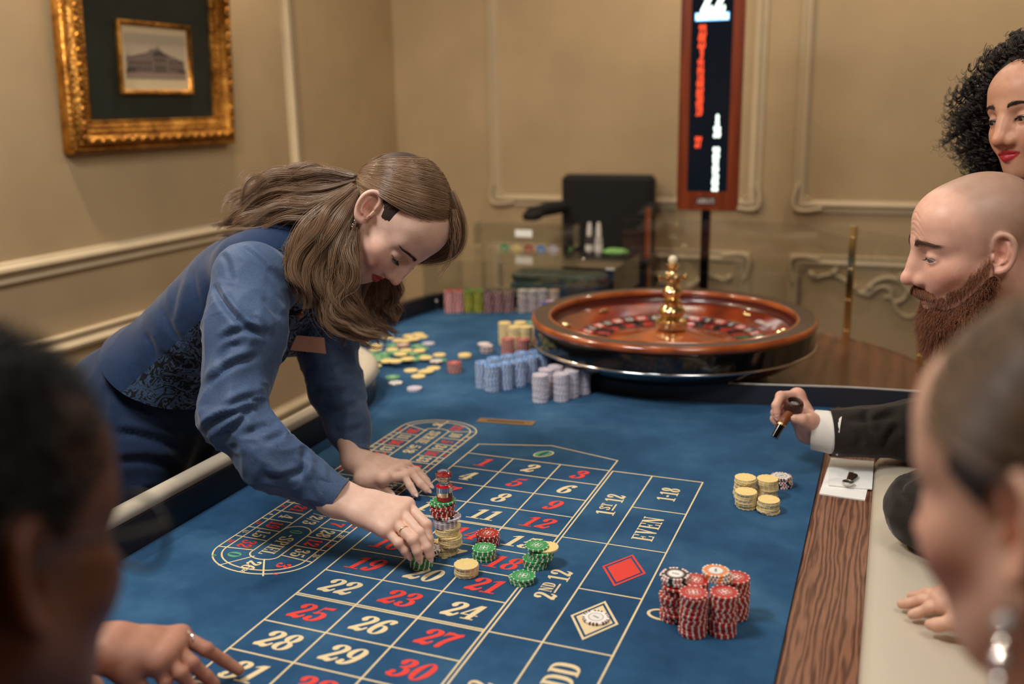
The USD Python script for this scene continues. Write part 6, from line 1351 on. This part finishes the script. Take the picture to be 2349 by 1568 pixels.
# beard: dark under-volume and curly strands
bs = Sculpt().ell((.062, 0, -.108), (.034, .040, .048), .02).ell((.055, 0, -.150), (.030, .030, .035), .03)
for y in (-1, 1): bs.cone((.004, y * .062, -.045), (.045, y * .040, -.100), .012, .022, .02).cone((.086, y * .006, -.054), (.068, y * .030, -.068), .0045, .009, .01)
bmsh = smooth_mesh(bs.mesh(.003), 2)
beard_m = hair_mat('beard_red', lin(76, 40, 24), lin(178, 112, 72), .4)
part(man, 'beard_base', trimesh.Trimesh(MH.w(bmsh.vertices), bmsh.faces, process=False), plain('beard_under', lin(72, 40, 26), .8, noise=.3, nscale=160), smooth=True)
g = np.random.default_rng(31); bn = normals(bmsh); bv = np.asarray(bmsh.vertices); st = []
for i in g.integers(len(bv), size=11000):
    q, n_ = bv[i], bn[i]
    if n_[0] < -.75: continue
    L_ = (.012 + .016 * np.clip((-q[2] - .06) / .08, 0, 1)) * (.6 + .6 * g.random()); d = unit(n_ * .55 + V(.25, 0, -1.0) + g.normal(size=3) * .22); u = unit(np.cross(d, g.normal(size=3))); ph = g.random() * 6.3; a = .0016 * (.5 + g.random())
    t = np.linspace(0, 1, 9)[:, None]; S_ = q - n_ * .002 + d * t * L_ + n_ * .004 * t * (1 - t) + u * a * np.sin(t * 9 + ph) * t ** .5; st.append(MH.w(S_))
for i in range(1800):   # sideburn and cheek edge, moustache
    t = g.random(); y = g.choice((-1, 1)); q = V(.008 + .06 * t, y * (.0735 - .030 * t ** 1.3), -.012 - .055 * t ** .8 + g.normal() * .006); d = unit(V(.25, y * .2, -1) + g.normal(size=3) * .2); st.append(MH.w([q, q + d * .005, q + d * .010 + V(.001, 0, 0)]))
for i in range(2600):
    y = g.choice((-1, 1)); t = g.random(); q = V(.102 - .018 * t, y * (.003 + .027 * t), -.051 - .010 * t + g.normal() * .0018); d = unit(V(.25, y * (.5 + .6 * t), -.8) + g.normal(size=3) * .2); st.append(MH.w([q, q + d * .006 + V(.002, 0, 0), q + d * .013 + V(.0, 0, -.002)]))
curves(man, 'beard', st, .00046, beard_m, label='full curly reddish beard')
# pipe in his hand
p1, p2, p3, p4 = k5(430, 330, -.045), k5(345, 450, -.052), k5(290, 530, -.056), k5(205, 690, -.060)
bd = unit(p1 - p2); pp = thing('tobacco_pipe', 'short dark briar tobacco pipe held in the bearded man\'s hand', 'pipe', p2)
bw = k5(450, 300, -.035); up_ = unit(unit(CAM - bw) * .55 + V(0, 0, .75) + bd * .35)
ux_ = unit(np.cross(up_, V(0, 1, 0))); uy_ = np.cross(up_, ux_); T = np.eye(4); T[:3, 0], T[:3, 1], T[:3, 2], T[:3, 3] = ux_, uy_, up_, bw
bowl = lathe([(0, -.020), (.010, -.019), (.0165, -.012), (.0190, -.002), (.0185, .008), (.0165, .014), (.0145, .0155), (.0115, .014), (.0105, .006), (0, .004)], 36)
bv_ = bowl.vertices; bv_ += (meshkit.fbm(bv_ * 420, 2, 3)[:, None] - .5) * .0018 * unit(V(1, 1, 1)) * (np.abs(bv_[:, 2:3]) < .013); bowl.vertices = bv_
part(pp, 'bowl', xf(bowl, T), plain('briar', lin(66, 34, 28), .28, noise=.4, nscale=250, bump=.8, bscale=420), smooth=60)
part(pp, 'ash', xf(move(trimesh.creation.icosphere(2, 1.0), (0, 0, 0)), T @ np.diag([.0105, .0105, .004, 1]) @ trimesh.transformations.translation_matrix((0, 0, 1.6))), plain('ash', lin(120, 118, 112), .9, noise=.5, nscale=300), smooth=True)
part(pp, 'shank', tube([bw - up_ * .008, p2, p3], [.011, .0095, .0085], 14), plain('briar_smooth', lin(120, 66, 36), .25), smooth=60)
part(pp, 'band', tube([p3 - unit(p4 - p3) * .003, p3 + unit(p4 - p3) * .001], .0092, 16), MT['brass_dull'], smooth=50)
part(pp, 'stem', tube([p3, p3 * .5 + p4 * .5, p4], [.0085, .0082, .0078], 14, flat=(unit(np.cross(p4 - p3, V(0, 0, 1))), .8)), MT['black_gloss'], smooth=60)
# ---------------------------------------------------------------- woman with black curls behind him
CHd = Head([-.7227, -.6828, -.1071], [.6693, -.7301, .1381], [-.1725, .0281, .9846], [1.063, .2611, 1.5209], 1.0)
curly = person('woman with big black curly hair and red lips standing behind the bearded man', (1.19, .36, 0))
cNB = V(1.15, .325, 1.35)
S = head_sculpt(False, open_=.0046, gaze_z=-.0008, neck_to=CHd.l(cNB), neck_r=.05, nose=1.12, lips=1.35, ears=True)
m_ = smooth_mesh(S.mesh(.0020), 2); CHd.set_surface(m_); Lm = np.asarray(m_.vertices); WARMS = lin(206, 154, 126)
ct = tone_head(Lm, WARMS, lin(176, 22, 44))
to = Sculpt().ell((1.18, .35, 1.15), (.10, .14, .17), .05).ell((1.20, .36, .93), (.11, .15, .12), .06).cone((1.17, .345, 1.26), cNB, .06, .05, .04)
for y in (-1, 1): to.chain([V(1.17, .35, 1.28) + V(.10, -.11, 0) * y, V(1.2, .36, 1.0) + V(.12, -.14, 0) * y, V(1.1, .3, .85) + V(.13, -.14, 0) * y], [.045, .037, .028], .02).cone((1.2, .36 + y * .08, .88), (1.2, .36 + y * .08, .08), .075, .04, .03)
tm2 = to.mesh(.011)
part(curly, 'body', cat([trimesh.Trimesh(CHd.w(Lm), m_.faces, process=False), tm2]), MT['skin_shiny'], col=np.vstack([ct, hands_tone(tm2, WARMS)]))
eyes(curly, CHd, (.93, -.25, -.25), lin(46, 30, 22)); lashes(curly, CHd, (-1, 1), dark_lash, -.001, 30, .008, .0005, .0046); brows(curly, CHd, dark_lash, 380, 7, .0042, .002, .0003, .008, .008)
dr = Sculpt().ell((1.18, .35, 1.13), (.115, .155, .17), .05).ell((1.20, .36, .93), (.13, .17, .14), .06).cone((1.2, .36, .9), (1.2, .36, .35), .15, .2, .05)
part(curly, 'dress', dr.mesh(.01), plain('dress_black', lin(18, 17, 20), .7), smooth=True)
for y in (-1, 1): part(curly, 'shoe', Sculpt().cone((1.24, .36 + y * .08, .035), (1.08, .33 + y * .08, .03), .034, .026, .02).mesh(.01), MT['black_gloss'], smooth=True)
g = np.random.default_rng(44); st = []; c0 = V(-.012, 0, .032); cr = V(.096, .077, .085); vc, vr = V(-.030, 0, -.020), V(.135, .262, .180); nl = 0
while nl < 1500:
    d = unit(g.normal(size=3)); tg = vc + d * vr * (.62 + .40 * g.random()); 
    if tg[0] > -.005 and abs(tg[1]) < .088 and tg[2] < .072 - .5 * max(tg[0], 0): continue
    if tg[0] > .055 and tg[2] < .10: continue
    if d[2] < -.86: continue
    rd = unit((tg - c0) / cr + V(-.15, 0, .5)); root = c0 + rd * cr
    if root[0] > .045 and root[2] < .080: root = c0 + unit(V(.35, rd[1], .8)) * cr
    nl += 1; n = 26; t = np.linspace(0, 1, n)[:, None]; mid = (root + tg) / 2 + rd * .03 + V(0, 0, .012)
    path = root * (1 - t) ** 2 + 2 * mid * t * (1 - t) + tg * t ** 2; ax = unit(tg - root); u = unit(np.cross(ax, V(.2, .3, 1))); w = np.cross(ax, u); Lk = np.linalg.norm(tg - root)
    R_ = .0050 + .0055 * g.random(); tu = (2.2 + 1.6 * g.random()) * max(Lk / .09, .6) * 1.35; ph = g.random() * 6.3
    hx = (np.cos(t * tu * 6.28 + ph) * u + np.sin(t * tu * 6.28 + ph) * w + np.sin(t * tu * 6.28 + ph + 1) * V(0, 0, .3)) * (R_ * np.clip(t * 3, 0, 1))
    for s in range(7):
        e = g.normal(size=3) * .0013; pts = path + hx + e * (.5 + .7 * t) + (g.normal(size=3) * .008 * t if g.random() < .12 else 0); st.append(CHd.w(pts[:int(n * (.8 + .2 * g.random()))]))
curves(curly, 'hair', st, .0009, hair_mat('black_hair', lin(10, 8, 8), lin(44, 32, 28), .35), label='voluminous black ringlets')
hb_ = trimesh.creation.icosphere(4, 1.0); hv = hb_.vertices * V(.104, .105, .098) + V(-.026, 0, .030); fc = hv[hb_.faces].mean(1); km = (fc[:, 0] * .9 - (fc[:, 2] - .03) * .55 < .030) & (fc[:, 2] > -.06)
hb_ = keep_faces(trimesh.Trimesh(hv, hb_.faces, process=False), km); hb_.vertices = CHd.w(hb_.vertices)
part(curly, 'hair_base', hb_, plain('hair_black_under', lin(10, 9, 9), .8), smooth=True)
part(curly, 'nose_stud', move(trimesh.creation.icosphere(2, .0014), CHd.w((.078, .017, -.083))), MT['chrome'], smooth=True, label='tiny stud under the lip')
# ---------------------------------------------------------------- two players in the near foreground, seen from behind
f_ = unit(V(-.76, .60, -.25)); l_ = unit(np.cross(V(.05, 0, 1), f_)); u_ = np.cross(f_, l_)
ear_w = atD(2336, 1240, .50)
FH = Head(f_, l_, u_, ear_w - np.stack([f_, l_, u_], 1) @ V(-.006, .078, -.010), 1.0)
front = person('blurred woman in the near right foreground with pulled back hair and drop earrings', (FH.t[0] + .05, FH.t[1] - .06, 0))
fNB = FH.t + V(.03, -.02, -.165)
S = head_sculpt(False, detail=False, neck_to=FH.l(fNB), neck_r=.05); m_ = smooth_mesh(S.mesh(.0032), 2); Lm = np.asarray(m_.vertices)
FS = lin(222, 176, 152); ft = tone_head(Lm, FS, lin(170, 60, 60))
sh_ = fNB + V(.0, 0, -.07); side = l_ * V(1, 1, 0); side = unit(side)
to = Sculpt().ell(sh_ + V(.02, -.02, -.16), (.13, .13, .19), .05).ell(sh_ + V(.03, -.03, -.42), (.14, .14, .16), .06).cone(sh_ + side * .15, sh_ - side * .15, .05, .05, .05).cone(sh_, fNB, .06, .05, .04)
fw = [atZ(2075, 1395, .853), atZ(2100, 1372, .853), atZ(2118, 1360, .853)]
wq = atZ(2240, 1400, .875)
fF = [[wq + (q - wq) * .45 + V(0, 0, .012), wq + (q - wq) * .68 + V(0, 0, .010), wq + (q - wq) * .86 + V(0, 0, .003), q] for q in (atZ(2082, 1412, .851), atZ(2058, 1386, .851), atZ(2082, 1366, .851), atZ(2112, 1356, .851))][::1]
fhs = hand_sculpt(Sculpt(), wq + V(.02, -.01, .01), fF, [wq + V(-.01, -.03, 0), wq + V(-.03, -.035, -.004), wq + V(-.05, -.036, -.012), wq + V(-.065, -.034, -.014)], .0078, (.025, .018), wq + V(.07, -.05, .03)); fhm = fhs.mesh(.0024)
to.chain([sh_ - side * -.16, sh_ + side * .19 + V(0, .02, -.26), wq + V(.07, -.05, .03)], [.045, .036, .026], .02)
for y in (-1, 1): to.cone(sh_ + V(.03, -.03 + y * .08, -.5), V(sh_[0] + .03, sh_[1] - .03 + y * .08, .06), .08, .04, .03)
tm3 = to.mesh(.012)
part(front, 'body', cat([trimesh.Trimesh(FH.w(Lm), m_.faces, process=False), fhm, tm3]), MT['skin'], col=np.vstack([ft, hands_tone(fhm, FS), hands_tone(tm3, FS)]))
dr = Sculpt().ell(sh_ + V(.02, -.02, -.18), (.145, .145, .16), .05).ell(sh_ + V(.03, -.03, -.42), (.16, .16, .18), .06).cone(sh_ + V(.03, -.03, -.5), V(sh_[0] + .03, sh_[1] - .03, .3), .16, .2, .05)
part(front, 'dress', dr.mesh(.012), MT['dress'] if 'dress' in MT else plain('dress_dark', lin(22, 20, 26), .7), smooth=True)
def sleek(H, parent, c0_, c1_, mname, bun=True, n=2600, seed=3, hl=None):
    g = np.random.default_rng(seed)
    ic = trimesh.creation.icosphere(5, 1.0); v = ic.vertices * V(.0985, .0785, .0865) + V(-.012, 0, .032); fc = v[ic.faces].mean(1)
    k = (.64 * fc[:, 0] - .77 * fc[:, 2] < .010) & (fc[:, 2] > -.055) & ~((np.abs(fc[:, 1]) > .05) & (((fc[:, 0] + .004) / .022) ** 2 + ((fc[:, 2] + .012) / .036) ** 2 < 1))
    b = keep_faces(trimesh.Trimesh(v, ic.faces, process=False), k); b.vertices = H.w(b.vertices); part(parent, 'hair_base', b, plain(mname + '_under', c0_, .55), smooth=True)
    st = swept(H, (-.10, 0, .0), n, g, (.004, .011), low=.1); hm_ = hair_mat(mname, c0_, c1_, .3)
    curves(parent, 'hair', st, .0008, hm_)
    if bun:
        bb = Sculpt().ell((-.125, 0, .0), (.032, .038, .036), .01).mesh(.005); bb.vertices = H.w(bb.vertices); part(parent, 'hair_bun', bb, hm_, smooth=True)
sleek(FH, front, lin(40, 28, 22), lin(150, 116, 84), 'golden_brown_hair')
lobe = FH.w((.002, .080, -.046)); q = lobe.copy()
for i, (r, dz) in enumerate(((.0062, .010), (.0036, .012), (.0058, .010), (.0036, .012), (.0066, .012), (.004, .012))):
    q = q + V(0, 0, -dz); part(front, 'earring_bead', move(trimesh.creation.icosphere(2, r), q), MT['chrome'] if i % 2 else plain('crystal', (.92, .93, .95), .05, .3, transmission_weight=.3), smooth=False)
part(front, 'earring_wire', tube([lobe + V(0, 0, .004), q], .0008, 6), MT['chrome'], smooth=True)
# near left player
f_ = unit(V(.06, .97, -.20)); l_ = unit(np.cross(V(-.05, 0, 1), f_)); u_ = np.cross(f_, l_)
ear_w = atD(60, 1350, .52)
GH = Head(f_, l_, u_, ear_w - np.stack([f_, l_, u_], 1) @ V(-.010, -.082, -.008), 1.06)
left = person('dark-skinned man with short black hair and glasses in the near left foreground', (GH.t[0] - .03, GH.t[1] - .08, 0))
gNB = GH.t + V(-.02, -.05, -.17)
S = head_sculpt(True, detail=False, neck_to=GH.l(gNB), neck_r=.058); m_ = smooth_mesh(S.mesh(.0034), 2); Lm = np.asarray(m_.vertices); GS = lin(96, 60, 42)
gt = tone_head(Lm, GS, lin(96, 52, 46))
sh_ = gNB + V(0, -.01, -.07); side = unit(l_ * V(1, 1, 0))
to = Sculpt().ell(sh_ + V(0, -.02, -.16), (.14, .14, .19), .05).ell(sh_ + V(0, -.03, -.42), (.14, .14, .16), .06).cone(sh_ + side * .17, sh_ - side * .17, .055, .055, .05).cone(sh_, gNB, .065, .058, .04)
g_w = atZ(262, 1520, .895)
B5 = lambda x, y, z: atZ(x / 3.915, 1200 + y / 3.915, z)
g_f = [[B5(1620, 1010, .888), B5(1850, 1130, .872), B5(2010, 1230, .850), B5(2185, 1345, .829)], [B5(1560, 1110, .888), B5(1720, 1260, .870), B5(1850, 1370, .848), B5(1960, 1470, .829)], [B5(1480, 1200, .886), B5(1620, 1350, .868), B5(1720, 1470, .846), B5(1800, 1570, .829)], [B5(1400, 1270, .882), B5(1480, 1430, .862), B5(1540, 1540, .842), B5(1600, 1620, .829)]]
g_w = B5(1000, 1110, .905)
g_t = [B5(1080, 1250, .89), B5(1150, 1380, .875), B5(1260, 1480, .858), B5(1380, 1560, .845)]
ghs = hand_sculpt(Sculpt(), g_w, g_f, g_t, .0086, (.028, .020), g_w + V(-.06, -.05, .01), palm_r=.0135); ghm = smooth_mesh(ghs.mesh(.0022), 1)
gw2 = B5(700, 1330, .90) + V(-.03, -.07, 0); g2 = hand_sculpt(Sculpt(), gw2, [[gw2 + V(.07, .05 - i * .02, .0), gw2 + V(.10, .05 - i * .022, -.018), gw2 + V(.095, .045 - i * .022, -.04), gw2 + V(.075, .04 - i * .02, -.045)] for i in range(4)], [gw2 + V(.02, .05, -.01), gw2 + V(.05, .065, -.015), gw2 + V(.08, .06, -.03), gw2 + V(.095, .045, -.035)], .0086, (.028, .02), gw2 + V(-.07, -.03, .0)).mesh(.0026)
to.chain([sh_ - side * .19, sh_ - side * .23 + V(.02, .10, -.24), g_w + V(-.06, -.05, .01)], [.05, .042, .029], .02).chain([sh_ + side * .19, sh_ + side * .2 + V(0, .05, -.26), gw2 + V(-.07, -.03, 0)], [.05, .042, .029], .02)
for y in (-1, 1): to.cone(sh_ + V(y * .09, -.03, -.5), V(sh_[0] + y * .09, sh_[1] - .03, .06), .085, .045, .03)
tm4 = to.mesh(.012); HSK = lin(176, 126, 104)
part(left, 'body', cat([trimesh.Trimesh(GH.w(Lm), m_.faces, process=False), ghm, g2, tm4]), MT['skin'], col=np.vstack([gt, flush(ghm, g_f, HSK), hands_tone(g2, HSK), hands_tone(tm4, GS)]))
sw = Sculpt().ell(sh_ + V(0, -.02, -.17), (.16, .16, .18), .05).ell(sh_ + V(0, -.03, -.42), (.16, .16, .18), .06).cone(sh_ + side * .17 + V(0, 0, -.02), sh_ - side * .17 + V(0, 0, -.02), .075, .075, .05).chain([sh_ - side * .19, sh_ - side * .23 + V(.02, .10, -.24), g_w + V(-.09, -.075, .01)], [.075, .06, .045], .03).chain([sh_ + side * .19, sh_ + side * .2 + V(0, .05, -.26), gw2 + V(-.09, -.04, 0)], [.075, .06, .045], .03)
part(left, 'shirt', smooth_mesh(sw.mesh(.010), 2), plain('shirt_black', lin(20, 20, 24), .8), smooth=True)
g = np.random.default_rng(9); ic = trimesh.creation.icosphere(5, 1.0); v = ic.vertices * V(.0975, .0775, .0855) + V(-.012, 0, .032); fc = v[ic.faces].mean(1)
k = (fc[:, 0] - .9 * (fc[:, 2] - .03) < .030) & (fc[:, 2] > -.05) & ~((np.abs(fc[:, 1]) > .05) & (((fc[:, 0] + .004) / .024) ** 2 + ((fc[:, 2] + .012) / .038) ** 2 < 1))
b = keep_faces(trimesh.Trimesh(v, ic.faces, process=False), k); bl = np.asarray(b.vertices); bn = normals(b)
part(left, 'hair_base', trimesh.Trimesh(GH.w(bl), b.faces, process=False), plain('hair_crop_under', lin(14, 12, 13), .9), smooth=True)
st = []
for i in g.integers(len(bl), size=9000):
    q = bl[i] + g.normal(size=3) * .0015; d = unit(bn[i] + g.normal(size=3) * .55); L_ = .006 + .016 * np.clip((q[2] - .03) / .07, 0, 1) * (.6 + .5 * g.random()); u = g.normal(size=3) * .002; st.append(GH.w([q, q + d * L_ * .4 + u, q + d * L_ * .75 - u, q + d * L_]))
curves(left, 'hair', st, .0007, hair_mat('crop_black', lin(12, 10, 11), lin(38, 32, 32), .6))
gl = thing('eyeglasses', 'dark-rimmed eyeglasses worn by the man in the near left foreground', 'glasses', GH.w((.09, 0, 0)))
for y in (-1, 1):
    A_ = np.linspace(0, 2 * math.pi, 40); cx_ = V(.104, y * .038, -.006)
    rimp = [GH.w(cx_ + V(-.006 * max(math.cos(a), 0), .029 * math.cos(a) * y, .024 * math.sin(a))) for a in A_]
    part(gl, 'rim', tube(rimp, .0016, 8, cap=False), MT['dark_plastic'], smooth=60)
    part(gl, 'lens', cat([trimesh.Trimesh(np.vstack([[GH.w(cx_)], rimp[:-1]]), [(0, i + 1, (i + 1) % 39 + 1) for i in range(39)], process=False)]), MT['acrylic'], smooth=False)
    part(gl, 'temple', tube([GH.w(V(*q)) for q in ((.098, y * .067, .004), (.06, y * .077, .006), (.0, y * .083, .012), (-.02, y * .084, .0))], .0018, 8), MT['dark_plastic'], smooth=60)
part(gl, 'bridge', tube([GH.w(V(*q)) for q in ((.103, -.010, .002), (.108, 0, .006), (.103, .010, .002))], .0014, 8), MT['dark_plastic'], smooth=60)
a_, b_ = g_f[2][0], g_f[2][1]; c = B5(1180, 1060, .900); d = unit(g_f[0][0] - g_w); rr = .0; u = unit(np.cross(d, V(0, 0, 1))); w = np.cross(d, u)
rg = thing('finger_ring', 'bright silver ring with a pale stone on the hand of the near left player', 'ring', c)
rc = g_f[0][0] * .25 + g_f[0][1] * .75; 
part(rg, 'band', tube([g_f[0][0] * .62 + g_f[0][1] * .38 + (u * math.cos(a) + w * math.sin(a)) * .0105 for a in np.linspace(0, 2 * math.pi, 40)], .0016, 8, cap=False), MT['chrome'], smooth=True)
part(rg, 'stone', move(trimesh.creation.icosphere(2, .0045), g_f[0][0] * .62 + g_f[0][1] * .38 + V(-.002, -.002, .0115)), plain('ring_stone', lin(230, 228, 220), .1, .4), smooth=True)
